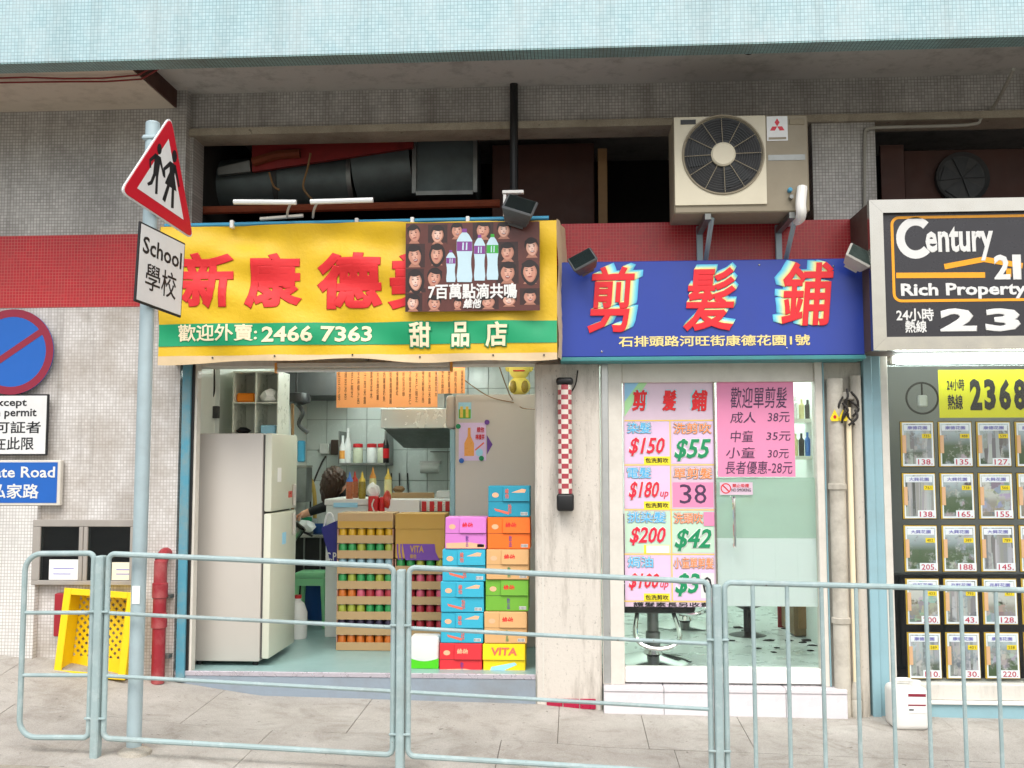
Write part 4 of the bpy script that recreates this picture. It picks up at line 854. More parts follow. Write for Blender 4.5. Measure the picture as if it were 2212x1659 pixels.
bm = BM(); tube(bm, smooth_path([P(1733, 405, yac - .0), P(1730, 440, yac - .03), P(1731, 462, yac - .02), P(1726, 474, yac + .06), P(1712, 478, yac + .2), P(1706, 480, .06)], 5), .032, 10); mk('insulated_pipe', bm, 'jerry_white', AC)
for u_ in (1512, 1683):
    x_ = P(u_, 520, 0).x; zt = az0 - .052; t_ = AC
    bm = BM(); bx(bm, x_ - .02, x_ + .02, YU - .045, YU - .011, P(u_, 560, 0).z - .1, zt + .02, .002); mk('bracket_upright', bm, 'galv', AC)
    bm = BM(); bx(bm, x_ - .02, x_ + .02, yac + .01, YU - .046, zt - .04, zt, .002); mk('bracket_arm', bm, 'steel_dull', AC)
    bm = BM(); tube(bm, [(x_ + .03, yac + .06, zt - .02), (x_ + .03, YU - .05, P(u_, 560, 0).z - .05)], .016, 4); mk('bracket_brace', bm, 'galv', AC)
# ============================================================ DESSERT SHOP CONTENTS
ORD = ['first', 'second', 'third', 'fourth', 'fifth', 'sixth', 'seventh', 'eighth']
FZ = ZF1
# ---- fridge standing side-on
yf = .16; fx0, fx1, _, fz1 = rc(414, 936, 566, 1440, yf); fz0 = FZ + .03
FR = thing('fridge', 'tall grey two door fridge standing side-on at the left of the dessert shop', 'fridge', ((fx0 + fx1) / 2, yf + .3, FZ))
bm = BM(); bx(bm, fx0, fx1 - .004, yf, yf + .62, fz0, fz1, .012, 0, 2); mk('cabinet', bm, 'fridge', FR)
zsp = P(600, 1106, yf + .1).z
bm = BM(); bx(bm, fx1 - .003, fx1 + .008, yf + .01, yf + .61, fz0 + .02, fz1 - .01); mk('door_gasket', bm, 'gasket', FR)
for z0_, z1_ in ((fz0 + .02, zsp - .006), (zsp + .006, fz1)):
    bm = BM(); bx(bm, fx1 + .0085, fx1 + .062, yf - .005, yf + .62, z0_, z1_, .012, 0, 2); dr = mk('door', bm, 'fridge_door', FR)
    zc = z1_ - .1 if z1_ < fz1 - .1 else z0_ + .1
    bm = BM(); bx(bm, fx1 + .0625, fx1 + .085, yf + .5, yf + .53, zc - .08, zc + .08, .006); mk('handle', bm, 'fridge', dr)
for x_ in (fx0 + .05, fx1 - .05):
    bm = BM(); lathe(bm, [(.02, 0), (.02, .035)], (x_, yf + .06, FZ), 10); mk('foot', bm, 'black', FR)
# ---- wall board and shelf cubby above the fridge
a, b, c, d = rc(476, 802, 522, 950, .95); bm = BM(); bx(bm, a, b + .15, .95, .98, c, d, .003); tag(mk('wall_board', bm, 'olive_board'), 'olive board on the wall above the grey fridge', 'board')
a, b, c, d = rc(520, 806, 616, 940, .8); t = thing('cubby_shelf', 'white four compartment shelf standing on the grey fridge', 'shelf', ((a + b) / 2, .8, c)); m_ = (a + b) / 2; zm = (c + d) / 2
for nm, q in (('shelf_side', (a, a + .008, .62, .9, c, d)), ('shelf_side', (m_ - .004, m_ + .004, .621, .9, c, d)), ('shelf_side', (b - .008, b, .62, .9, c, d)), ('shelf_board', (a + .008, m_ - .004, .622, .9, zm - .004, zm + .004)), ('shelf_board', (m_ + .004, b - .008, .622, .9, zm - .004, zm + .004)), ('shelf_board', (a + .008, m_ - .004, .622, .9, d - .01, d)), ('shelf_board', (m_ + .004, b - .008, .622, .9, d - .01, d)), ('shelf_board', (a, b, .62, .9, c - .02, c - .0005)), ('shelf_back', (a, b, .901, .91, c, d))):
    bm = BM(); bx(bm, *q); mk(nm, bm, 'acrylic', t)
bm = BM(); bx(bm, a + .012, m_ - .02, .66, .78, zm + .005, zm + .075, .012); tag(mk('snack_packet', bm, 'orange_pack'), 'bright orange packet in the upper left compartment above the fridge', 'packet')
bm = BM(); blob(bm, ((m_ + b) / 2, .7, zm + .05), .07, .07, .06, 2, .18)
for v in bm.verts: v.co.z = max(v.co.z, zm + .005)
tag(mk('plastic_bag', bm, 'bag_white'), 'crumpled white plastic bag in the shelf compartment above the fridge', 'bag')
bm = BM(); blob(bm, (a + .06, .7, c + .03), .05, .05, .03, 2, .2); tag(mk('dark_bundle', bm, 'cloth_black'), 'small dark bundle in the lower left compartment above the fridge', 'bundle')
bm = BM(); bx(bm, m_ + .03, b - .03, .66, .8, c + .0, c + .07, .006); tag(mk('clear_tub', bm, 'print_sky'), 'pale blue tub in the lower right compartment above the fridge', 'tub')
# ---- switch box and conduit at the left wall
yq = .5; a, b, c, d = rc(428, 874, 470, 906, yq); SW = thing('switch_box', 'black electrical switch box with wires on the wall above the fridge', 'switch', ((a + b) / 2, yq, c))
bm = BM(); bx(bm, a, (a + b) / 2 - .01, yq, yq + .05, c, d, .004); mk('box_body', bm, 'black', SW); bm = BM(); bx(bm, (a + b) / 2 - .009, b, yq + .01, yq + .05, c + .01, d - .01, .004); mk('box_cover', bm, 'dark_grey', SW)
bm = BM(); q = P(445, 840, yq); bx(bm, q.x - .02, q.x + .03, yq, yq + .04, q.z - .05, q.z + .04, .006); mk('wire_junction', bm, 'wood', SW)
for pts in ([(440, 790), (446, 820), (447, 840), (455, 876)], [(462, 786), (463, 820), (462, 850), (450, 880), (446, 935)]):
    bm = BM(); tube(bm, smooth_path([P(u, v, yq + .02) for u, v in pts], 5), .007, 6); mk('wire', bm, 'wire_dark', SW)
bm = BM(); a, b, c, d = rc(424, 786, 474, 945, .56); bx(bm, a, b, .56, .57, c, d); tag(mk('white_panel', bm, 'room_white'), 'white wall panel behind the switch box', 'panel')

# ---- tube light just under the banner (unlit)
y_ = .02; a_, b_ = P(600, 800, y_), P(972, 797, y_); t = thing('batten_light', 'long unlit white fluorescent fitting under the hem of the banner', 'light', (a_ + b_) / 2)
bm = BM(); bx(bm, a_.x, b_.x, y_ - .02, y_ + .05, a_.z + .018, a_.z + .05, .004); mk('batten_body', bm, 'frame_white', t)
bm = BM(); tube(bm, [a_, Vector((b_.x, y_, a_.z))], .014, 10); mk('lamp_tube', bm, 'tube_off', t)
for x_ in (a_.x - .01, b_.x + .01): bm = BM(); bx(bm, x_ - .008, x_ + .008, y_ - .018, y_ + .02, a_.z - .02, a_.z + .05, .003); mk('lamp_holder', bm, 'cap_orange', t)
# ---- orange menu sheets
ym = .62; a, b, c, d = rc(727, 784, 1004, 880, ym); a2 = P(945, 830, ym).x
MN = thing('menu_sheet', 'orange handwritten menu sheet hanging at the top of the dessert shop', 'menu', ((a + b) / 2, ym, c))
bm = BM(); bx(bm, a, a2, ym, ym + .003, c, d); mk('sheet', bm, 'menu_orange', MN); bm = BM(); bx(bm, a2 + .002, b, ym + .004, ym + .007, P(975, 850, ym).z, d); mk('sheet', bm, 'menu_orange', MN)
chars = '紅豆沙綠豆冰杏仁糊芝麻椰汁西米露雪耳木瓜燉奶薑撞奶魚蛋燒賣腸粉'
for i in range(20):
    x_ = a + .02 + (b - a - .04) * i / 19; n1 = RND.randint(2, 4); z_ = d - .03
    for k in range(2):
        s_ = ''.join(RND.choice(chars) for _ in range(1)); 
    col = '\n'.join(chars[(i * 3 + k) % len(chars)] for k in range(RND.randint(4, 6)))
    zt = d - .05 - RND.uniform(0, .02); zb = c + RND.uniform(.02, .09) if x_ < a2 else c + .1
    TX(MN, col, (x_ - .009, x_ + .009, zb, zt), ym - .001, 'pen', name='handwriting')
# ---- extract hood
ya, yb = 1.75, 2.6; a, b, c, d = rc(822, 882, 975, 962, ya); z1_ = d; z0_ = P(900, 925, ya).z
HD = thing('extractor_hood', 'stainless steel extractor hood on the back wall of the dessert shop', 'hood', ((a + b) / 2, ya, z0_))
bm = BM(); bx(bm, a, b, ya, yb, z0_, z1_, .006); mk('hood_band', bm, 'hood_steel', HD)
bm = BM(); v8 = [(a + .02, ya + .02, z0_ - .001), (b - .02, ya + .02, z0_ - .001), (b - .02, yb, z0_ - .001), (a + .02, yb, z0_ - .001), (a + .14, ya + .35, z0_ - .16), (b - .02, ya + .35, z0_ - .16), (b - .02, yb, z0_ - .16), (a + .14, yb, z0_ - .16)]
vv = [bm.verts.new(p) for p in v8]
for f in ((3, 2, 1, 0), (4, 5, 6, 7), (0, 1, 5, 4), (1, 2, 6, 5), (2, 3, 7, 6), (3, 0, 4, 7)): bm.faces.new([vv[i] for i in f])
bmesh.ops.recalc_face_normals(bm, faces=bm.faces); mk('hood_filter', bm, 'steel_dull', HD)
bm = BM(); bx(bm, a + .08, b - .1, ya + .3, yb, z1_ + .001, SC1 - .005); mk('hood_duct', bm, 'steel_dull', HD)
a, b, c, d = rc(612, 808, 735, 905, 2.3); bm = BM(); bx(bm, a, b, 2.3, 3.0, d - .2, SC1 - .01, .006); tag(mk('shadow_box', bm, 'dark_grey'), 'dark box added to stand for the shadow near the ceiling behind the orange menu', 'duct')  # added box, dark where the back wall lies in shadow
bm = BM(); a_, b_ = P(932, 977, 3.05), P(1000, 977, 3.05); bx(bm, P(930, 977, 3.0).x, P(1010, 977, 3.0).x, 2.98, 3.08, a_.z, a_.z + .012); tag(mk('wall_rail', bm, 'steel_dull'), 'thin steel rail on the tiled back wall under the hood', 'rail')
# ---- dark wall fan and broom
q = P(640, 862, 2.0); t = thing('wall_fan', 'black round wall fan hanging beside the shelf in the dessert shop', 'fan', q)
bm = BM(); lathe(bm, [(.02, .06), (.11, .05), (.125, .0), (.12, -.03), (.06, -.05)], q, 20); mk('fan_head', bm, 'black', t)
bm = BM(); tube(bm, smooth_path([q + Vector((0, 0, -.03)), q + Vector((.06, 0, -.12)), q + Vector((.02, .02, -.22)), q + Vector((.1, .03, -.3))], 5), .018, 8); mk('fan_arm', bm, 'dark_grey', t)
bm = BM(); tube(bm, [q + Vector((0, 0, .05)), Vector((q.x, q.y, SC1))], .012, 8); mk('fan_rod', bm, 'black', t)
q0, q1 = P(632, 872, 1.6), PF(640, 1370, FZ); t = thing('broom', 'broom with pale wooden handle standing behind the grey fridge', 'broom', (q0.x, 1.6, FZ))
bm = BM(); tube(bm, [q0, (q0.x + .02, 1.62, FZ + .15)], .013, 8); mk('handle', bm, 'wood', t); bm = BM(); bx(bm, q0.x - .1, q0.x + .14, 1.58, 1.66, FZ, FZ + .15, .02); mk('brush', bm, 'hair_brown', t)
q = P(652, 975, 2.6); bm = BM(); bx(bm, q.x - .03, q.x + .03, 2.55, 2.62, q.z - .1, q.z + .1, .01); tag(mk('cloth_strip', bm, 'blue_tube'), 'small blue cloth hanging on the back wall beside the fridge', 'cloth')
a, b, c, d = rc(636, 1010, 662, 1085, 2.55); bm = BM(); bx(bm, a - .1, b, 2.55, 2.75, c, d, .006); t = thing('steel_pan', 'dark steel container hanging on the wall beside the fridge', 'container', (a, 2.6, c)); mk('pan_body', bm, 'steel_dull', t); bm = BM(); bx(bm, a - .1, b, 2.54, 2.76, d, d + .02); mk('pan_rim', bm, 'steel', t)
# ---- sockets and cord
for i, (u0, v0, u1, v1, m_, lab) in enumerate(((692, 994, 712, 1017, 'jug_white', 'white socket on the tiled wall'), (716, 986, 738, 1018, 'box_brown', 'brown switch box on the tiled wall beside the jars'))):
    a, b, c, d = rc(u0, v0 - 36, u1, v1 - 36, SY1 - .03); bm = BM(); bx(bm, a, b, SY1 - .06, SY1 - .009, c, d, .006); tag(mk('wall_switch', bm, m_), lab, 'switch')
bm = BM(); tube(bm, smooth_path([P(704, 985, 3.03), P(695, 1000, 3.03), P(680, 1035, 3.0), P(672, 1060, 3.0), P(670, 1110, 3.0)], 5), .009, 6); tag(mk('power_cord', bm, 'wire_dark'), 'dark power cord running down the tiled back wall', 'cord')
bm = BM(); tube(bm, smooth_path([P(665, 1028, 2.9), P(675, 1045, 2.88), P(680, 1080, 2.88), P(680, 1130, 2.88)], 5), .02, 8); tag(mk('rubber_hose', bm, 'hose_yellow'), 'yellow rubber hose hanging on the back wall by the sink', 'hose')
# ---- jar shelf
ys = 2.75; a, b, c, d = rc(733, 1000, 836, 1010, ys); t = thing('wall_shelf', 'narrow steel shelf of red lidded jars on the back wall', 'shelf', ((a + b) / 2, ys, c))
bm = BM(); bx(bm, a, b, ys - .05, SY1 - .01, c + .02, d, .003); mk('shelf_board', bm, 'steel_dull', t)
for x_ in (a + .005, b - .005): bm = BM(); bx(bm, x_ - .004, x_ + .004, ys - .05, SY1 - .01, d, d + .3); mk('shelf_bracket', bm, 'steel_dull', t)
SZ_ = d
for i, (u_, m_, lab) in enumerate(((773, 'jar_glass', 'left'), (803, 'salt', 'middle'), (826, 'jar_glass', 'right'))):
    q = P(u_, 1000, ys); t = thing('jar', '%s of the three red lidded jars on the steel wall shelf' % lab, 'jar', (q.x, ys, SZ_), 'jars on the wall shelf')
    bm = BM(); lathe(bm, [(.045, 0), (.048, .01), (.048, .13), (.042, .145)], (q.x, ys, SZ_), 16); mk('jar_body', bm, m_, t)
    bm = BM(); lathe(bm, [(.046, .146), (.048, .15), (.046, .18), (.02, .185)], (q.x, ys, SZ_), 16); mk('lid', bm, 'jar_lid', t)
for u_, m1, lab, h in ((741, 'cap_orange', 'yellow labelled bottle at the left end of the jar shelf', .26), (752, 'salt', 'slim clear bottle beside the jars on the wall shelf', .33), (834, 'coke_red', 'dark bottle with red label at the right end of the jar shelf', .3)):
    q = P(u_, 1000, ys); t = thing('bottle', lab, 'bottle', (q.x, ys - .02, SZ_), 'bottles on the wall shelf')
    bm = BM(); lathe(bm, [(.03, 0), (.032, .01), (.032, h * .55), (.012, h * .75), (.012, h)], (q.x, ys - .02, SZ_), 14); mk('bottle_body', bm, 'salt' if m1 != 'coke_red' else 'black', t)
    bm = BM(); lathe(bm, [(.0335, h * .15), (.0335, h * .45)], (q.x, ys - .02, SZ_), 14); mk('label_band', bm, m1, t)
q = P(926, 1010, 3.0); t = thing('paper_towel', 'roll of paper towel on the tiled back wall under the hood', 'paper roll', q)
bm = BM(); a, b, c, d = rc(908, 1000, 948, 1022, 2.98); lathe(bm, [(.05, a), (.05, b)], (0, 3.0, (c + d) / 2), 16, 'X'); mk('roll', bm, 'paper_white', t)
bm = BM(); bx(bm, a - .01, b + .01, 3.0, SY1 - .009, d - .01, d + .02); mk('holder', bm, 'alu', t)
# ---- counter
yc = 1.3; a, b, c, d = rc(704, 1078, 1010, 1180, yc); CZ = d
CT = thing('counter', 'white serving counter behind the stacked drink cans', 'counter', ((a + b) / 2, yc, FZ))
bm = BM(); bx(bm, a, b, yc, yc + .55, FZ, CZ - .05, .004); mk('counter_body', bm, 'room_white', CT)
bm = BM(); bx(bm, a - .01, b, yc - .02, yc + .56, CZ - .049, CZ, .006); mk('counter_top', bm, 'print_white', CT)
bm = BM(); a_, b_, c_, d_ = rc(720, 1086, 772, 1096, yc - .03); bx(bm, a_, b_, yc - .024, yc - .021, c_, d_); mk('label_strip', bm, 'print_sky', CT)
def sauce(u, body, cap, lab, Y=1.36, h=.17, r=.028, base=None):
    q = P(u, 1078, Y); z = CZ if base is None else base; t = thing('sauce_bottle', lab, 'bottle', (q.x, Y, z), 'squeeze bottles on the counter')
    bm = BM(); lathe(bm, [(r, 0), (r * 1.05, .01), (r * 1.05, h * .7), (r * .95, h * .8)], (q.x, Y, z), 16); mk('bottle_body', bm, body, t)
    bm = BM(); lathe(bm, [(r * .98, h * .8), (r * .98, h * .88), (r * .45, h * 1.02), (r * .12, h * 1.28)], (q.x, Y, z), 14); mk('nozzle', bm, cap, t)
sauce(755, 'sauce_brown', 'cap_blue', 'brown sauce bottle with blue nozzle on the counter')
sauce(766, 'sauce_brown', 'sauce_red', 'brown sauce bottle with red nozzle behind the blue nozzled one', 1.55)
sauce(782, 'sauce_olive', 'cap_yellow', 'olive sauce bottle with pale yellow nozzle on the counter')
sauce(805, 'sauce_cream', 'cap_orange', 'cream sauce bottle with orange nozzle behind the plastic bag', 1.6, .2)
sauce(838, 'sauce_cream', 'cap_yellow', 'cream sauce bottle with yellow nozzle at the right of the row', 1.5, .19, .03)
def cbox(name, lab, cat, u0, v0, u1, v1, Y, dep, m, bev=.006):
    a, b, c, d = rc(u0, v0, u1, v1, Y); bm = BM(); bx(bm, a, b, Y, Y + dep, c, d, bev); return tag(mk(name, bm, m), lab, cat)
t = cbox('cola_pack', 'red cola carton standing on the counter by the sauce bottles', 'carton', 795, 1072, 816, 1120, 1.22, .06, 'coke_red'); a, b, c, d = rc(803, 1078, 809, 1116, 1.218)
bm = BM(); tube(bm, [(a + (b - a) * (.5 + .4 * math.sin(k * .9)), 1.216, c + (d - c) * k / 8) for k in range(9)], .006, 5); mk('white_wave', bm, 'print_white', t)
cbox('red_cup', 'red paper cup stack beside the cola carton', 'cup', 818, 1074, 830, 1112, 1.24, .05, 'coke_red', .01)
bm = BM(); q = P(806, 1060, 1.3); blob(bm, q, .05, .05, .06, 2, .2); tag(mk('plastic_bag', bm, 'bag_white'), 'crumpled white plastic bag on the counter beside the sauce bottles', 'bag')
bm = BM(); q = P(836, 1080, 1.28); blob(bm, (q.x, 1.27, q.z), .035, .04, .075, 2, .12); tag(mk('red_sauce_bag', bm, 'sauce_red'), 'red sauce bag leaning on the counter edge', 'bag')
cbox('paper_stack', 'white paper panel hanging over the counter front', 'paper', 824, 1079, 906, 1112, 1.262, .012, 'paper_white', .002)
cbox('cardboard_sheet', 'flat brown cardboard sheet behind the counter items', 'cardboard', 842, 1064, 938, 1078, 1.5, .02, 'cardboard')
t = cbox('cola_tray', 'dark red and white cola tray at the right end of the counter', 'tray', 908, 1082, 975, 1106, 1.24, .03, 'can_metal')
for k in range(4): a, b, c, d = rc(911 + k * 17, 1083, 921 + k * 17, 1105, 1.235); bm = BM(); bx(bm, a, b, 1.232, 1.2385, c, d, .003); mk('cola_can_print', bm, 'coke_red', t)
t = cbox('dish_stack', 'stack of white plates on the right end of the counter', 'plates', 942, 1060, 975, 1078, 1.45, .15, 'print_white', .012)
cbox('bread_roll', 'small brown rolls on the counter by the wall', 'bread', 848, 1050, 872, 1064, 1.6, .08, 'wood', .02)

# ---- right hand freezer cabinet with posters
yz = .95; a, b, c, d = rc(983, 852, 1160, 1300, yz); fzx0, fzx1, fzz1 = a, b, d
FC = thing('freezer_cabinet', 'tall pale freezer cabinet side covered with posters and magnets behind the drink cartons', 'freezer', ((a + b) / 2, yz, FZ))
bm = BM(); bx(bm, a, b, yz, yz + .7, FZ, d, .008); mk('cabinet_side', bm, 'fridge', FC)
a2, _, c2, d2 = rc(962, 853, 983, 926, yz); bm = BM(); bx(bm, a2, a - .001, yz + .01, yz + .7, c2, d - .002, .03, 0, 3); mk('top_visor', bm, 'fridge', FC)
a3 = P(971, 1000, yz).x; bm = BM(); bx(bm, a3, a - .001, yz + .01, yz + .69, FZ + .1, c2 - .004, .008); mk('glass_door', bm, 'agency_blue', FC)
def fposter(name, lab, u0, v0, u1, v1, m, Y=yz - .003): a, b, c, d = rc(u0, v0, u1, v1, Y); bm = BM(); bx(bm, a, b, Y, Y + .002, c, d); return tag(mk(name, bm, m), lab, 'poster')
t = fposter('sticker_poster', 'small blue and green sticker on the freezer side', 990, 869, 1018, 905, 'print_sky'); a, b, c, d = rc(991, 884, 1017, 904, yz - .004); bm = BM(); bx(bm, a, b, yz - .0045, yz - .0035, c, d); mk('green_print', bm, 'carton_green', t)
for u_ in (997, 1009): a, b, c, d = rc(u_ - 3, 878, u_ + 3, 902, yz - .005); bm = BM(); bx(bm, a, b, yz - .0055, yz - .0048, c, d); mk('bottle_print', bm, 'cap_yellow', t)
t = fposter('drink_flyer', 'lilac drink flyer held by round magnets on the freezer side', 991, 913, 1050, 995, 'print_lilac', yz - .004)
a, b, c, d = rc(1003, 924, 1024, 985, yz - .005); xm = (a + b) / 2; bm = BM(); poly(bm, [(a, c), (b, c), (b, c + (d - c) * .45), (xm + .012, c + (d - c) * .7), (xm + .01, d), (xm - .01, d), (xm - .012, c + (d - c) * .7), (a, c + (d - c) * .45)], yz - .0055); mk('bottle_print', bm, 'cap_orange', t, smooth=False)
TV(t, '維他', 1030, 922, 1046, 934, yz - .006, 'print_red', bold=.02); TV(t, '檸檬茶', 1027, 938, 1047, 950, yz - .006, 'print_red', bold=.02)
a, b, c, d = rc(1025, 955, 1046, 986, yz - .005); bm = BM(); poly(bm, ell((a + b) / 2, c + .03, .028, .03), yz - .0055); mk('drop_print', bm, 'print_sky', t, smooth=False)
bm = BM(); poly(bm, [(a, c + .05), (a + .01, c + .045), (b, d - .01), (b - .006, d)], yz - .0058); mk('splash_print', bm, 'print_coral', t, smooth=False)
for i, (u_, v_, m_, lab) in enumerate(((990, 921, 'price_green', 'green round magnet at the top left of the flyer'), (1052, 912, 'print_purple', 'purple round magnet at the top right of the flyer'), (997, 995, 'sign_blue', 'blue round magnet at the bottom left of the flyer'), (1040, 990, 'price_green', 'green round magnet at the bottom right of the flyer'))):
    q = P(u_, v_, yz - .006); bm = BM(); lathe(bm, [(.019, 0), (.019, -.006), (.012, -.009)], (q.x, yz - .006, q.z), 16, 'Y'); tag(mk('magnet', bm, m_), lab, 'magnet', 'magnets on the freezer')
bm = BM(); q0, q1, q2 = P(1052, 940, yz), P(1064, 960, yz), P(1052, 982, yz); poly(bm, [(q0.x, q0.z), (q1.x, q1.z), (q2.x, q2.z)], yz - .003); tag(mk('paper_corner', bm, 'print_purple'), 'purple paper corner sticking out right of the flyer', 'paper')
# ---- yellow toy above the freezer
q = P(1122, 815, yz + .1); t = thing('plush_toy', 'yellow plush toy with a wide red mouth sitting on the freezer', 'toy', (q.x, q.y, fzz1))
bm = BM(); blob(bm, (q.x, q.y, fzz1 + .07), .085, .07, .075, 3); mk('body', bm, 'toy_yellow', t)
bm = BM(); blob(bm, (q.x, q.y, fzz1 + .2), .08, .07, .085, 3); mk('head', bm, 'toy_yellow', t)
for s in (-1, 1):
    bm = BM(); blob(bm, (q.x + s * .032, q.y - .066, fzz1 + .235), .012, .008, .014, 2); mk('eye', bm, 'toy_dark', t)
    bm = BM(); blob(bm, (q.x + s * .085, q.y, fzz1 + .21), .025, .012, .03, 2); mk('ear', bm, 'toy_yellow', t)
    bm = BM(); blob(bm, (q.x + s * .045, q.y - .06, fzz1 + .06), .03, .02, .05, 2); mk('paw', bm, 'sauce_olive', t)
bm = BM(); bx(bm, q.x - .045, q.x + .045, q.y - .078, q.y - .06, fzz1 + .178, fzz1 + .188, .003); mk('mouth', bm, 'coke_red', t)
bm = BM(); tube(bm, smooth_path([P(985, 805, yz - .2), P(1015, 830, yz - .15), P(1060, 858, yz - .03), P(1110, 870, yz - .02)], 6), .004, 5); tag(mk('string_line', bm, 'wood'), 'thin brown cord sagging above the freezer', 'cord')
bm = BM(); tube(bm, smooth_path([P(1078, 790, .3), P(1092, 830, .4), P(1105, 860, yz - .03), P(1125, 880, yz - .02), P(1155, 884, .3)], 6), .004, 5); tag(mk('string_line', bm, 'wood'), 'thin brown cord hanging in front of the plush toy', 'cord')

# ---- stacked trays of cans
yt = PF(790, 1406, FZ).y; PIT = .1113
def canmesh():
    bm = BM(); lathe(bm, [(.026, 0), (.032, .008), (.032, .092), (.027, .102)], (0, 0, 0), 14); f = [x for x in bm.faces]
    lathe(bm, [(.0265, .1022), (.0265, .105), (.024, .1045), (.023, .103)], (0, 0, 0), 14, mi=1); return bm
CP = {}
def can(loc, colr, label, group):
    if colr not in CP:
        o = mk('drink_can', canmesh(), ['can_' + colr, 'can_metal'], origin=(0, 0, 0)); o.location = loc; CP[colr] = o
    else: o = clone(CP[colr], loc)
    tag(o, label, 'can', group)
def traystack(u0, u1, n0, n1, rows, side, ncan):
    x0, x1 = P(u0, 1300, yt).x, P(u1, 1300, yt).x
    for L in range(n0, n1):
        z = FZ + .003 + L * PIT; t = thing('can_tray', 'cardboard tray of %s cans, %s from the floor in the %s can stack' % (rows[L][0] if isinstance(rows[L], list) else rows[L], ORD[L], side), 'tray', ((x0 + x1) / 2, yt + .13, z), 'can trays')
        bm = BM(); bx(bm, x0, x1, yt, yt + .27, z, z + .004); mk('tray_bottom', bm, 'cardboard', t)
        for nm, q in (('tray_front', (x0, x1, yt, yt + .004, z + .004, z + .058)), ('tray_back', (x0, x1, yt + .266, yt + .27, z + .004, z + .1)), ('tray_end', (x0, x0 + .004, yt + .004, yt + .266, z + .004, z + .104)), ('tray_end', (x1 - .004, x1, yt + .004, yt + .266, z + .004, z + .104))):
            bm = BM(); bx(bm, *q); mk(nm, bm, 'cardboard' if nm != 'tray_end' else 'cardboard_pink', t)
        for i in range(ncan):
            c_ = rows[L][i % len(rows[L])] if isinstance(rows[L], list) else rows[L]
            can((x0 + (x1 - x0) * (i + .5) / ncan, yt + .042, z + .0042), c_, '%s can, %s from left, in %s tray up of the %s can stack' % (c_, ORD[i], ORD[L], side), 'cans in the %s stack' % side)
    return x0, x1
ROWS = ['orange', 'dark', ['lime', 'lime', 'lime', 'green', 'green', 'green'], ['orange', 'orange', 'pink', 'red', 'pink', 'red'], ['green', 'lime', 'green', 'green', 'lime', 'green'], 'blue', ['green', 'green', 'lime', 'green', 'green', 'lime'], 'yellow']
ROW2 = ['red', 'red', ['red', 'pink', 'red', 'red', 'red'], ['red', 'red', 'pink', 'red', 'pink'], ['pink', 'red', 'pink', 'red', 'pink'], ['green', 'green', 'lime', 'green', 'lime']]
c0, c1 = traystack(727, 848, 0, 8, ROWS, 'left', 6); e0, e1 = traystack(853, 960, 0, 6, ROW2, 'right', 5)
ztop = FZ + .003 + 8 * PIT; bm = BM(); bx(bm, c0, c1, yt, yt + .27, ztop, ztop + .11, .004); t = tag(mk('carton_lid', bm, 'cardboard'), 'open cardboard carton lying on top of the left can stack', 'carton'); a = c0
bm = BM(); bx(bm, c0 + .005, c1 - .005, yt - .006, yt - .0005, ztop + .0, ztop + .05); mk('flap', bm, 'cardboard_gold', t)
zt2 = FZ + .003 + 6 * PIT; zt3 = P(905, 1110, yt).z; t = thing('cardboard_box', 'brown cardboard box with purple printed band on the right can stack', 'box', ((e0 + e1) / 2, yt + .13, zt2))
bm = BM(); bx(bm, e0, e1, yt, yt + .27, zt2, zt3, .004); mk('box_body', bm, 'cardboard_gold', t)
bm = BM(); bx(bm, e0, e1, yt - .004, yt - .0005, zt3 - .11, zt3, .001); mk('box_flap', bm, 'cardboard_gold', t)
za, zb = P(900, 1210, yt).z, P(900, 1175, yt).z; wd = e1 - e0
bm = BM(); poly(bm, [(e0 + wd * .2, za + .01), (e0 + wd * .22, za), (e1 - wd * .1, za), (e1 - wd * .18, za + .06), (e1 - wd * .2, zb), (e0 + wd * .15, zb)], yt - .002); mk('purple_band', bm, 'print_purple', t, smooth=False)
for k in range(2): bm = BM(); x_ = e0 + wd * (.03 + .07 * k); poly(bm, [(x_ + .012, za), (x_ + .022, za), (x_ + .012, (za + zb) / 2), (x_ + .012, zb), (x_, zb), (x_ + .002, (za + zb) / 2)], yt - .002); mk('purple_wave', bm, 'print_purple', t, smooth=False)
TX(t, 'VITA', (e0 + wd * .3, e0 + wd * .58, za + .055, zb - .012), yt - .0032, 'cardboard_gold', bold=.03); TX(t, '維他', (e0 + wd * .3, e0 + wd * .43, za + .012, za + .045), yt - .0032, 'cardboard_gold', bold=.02)

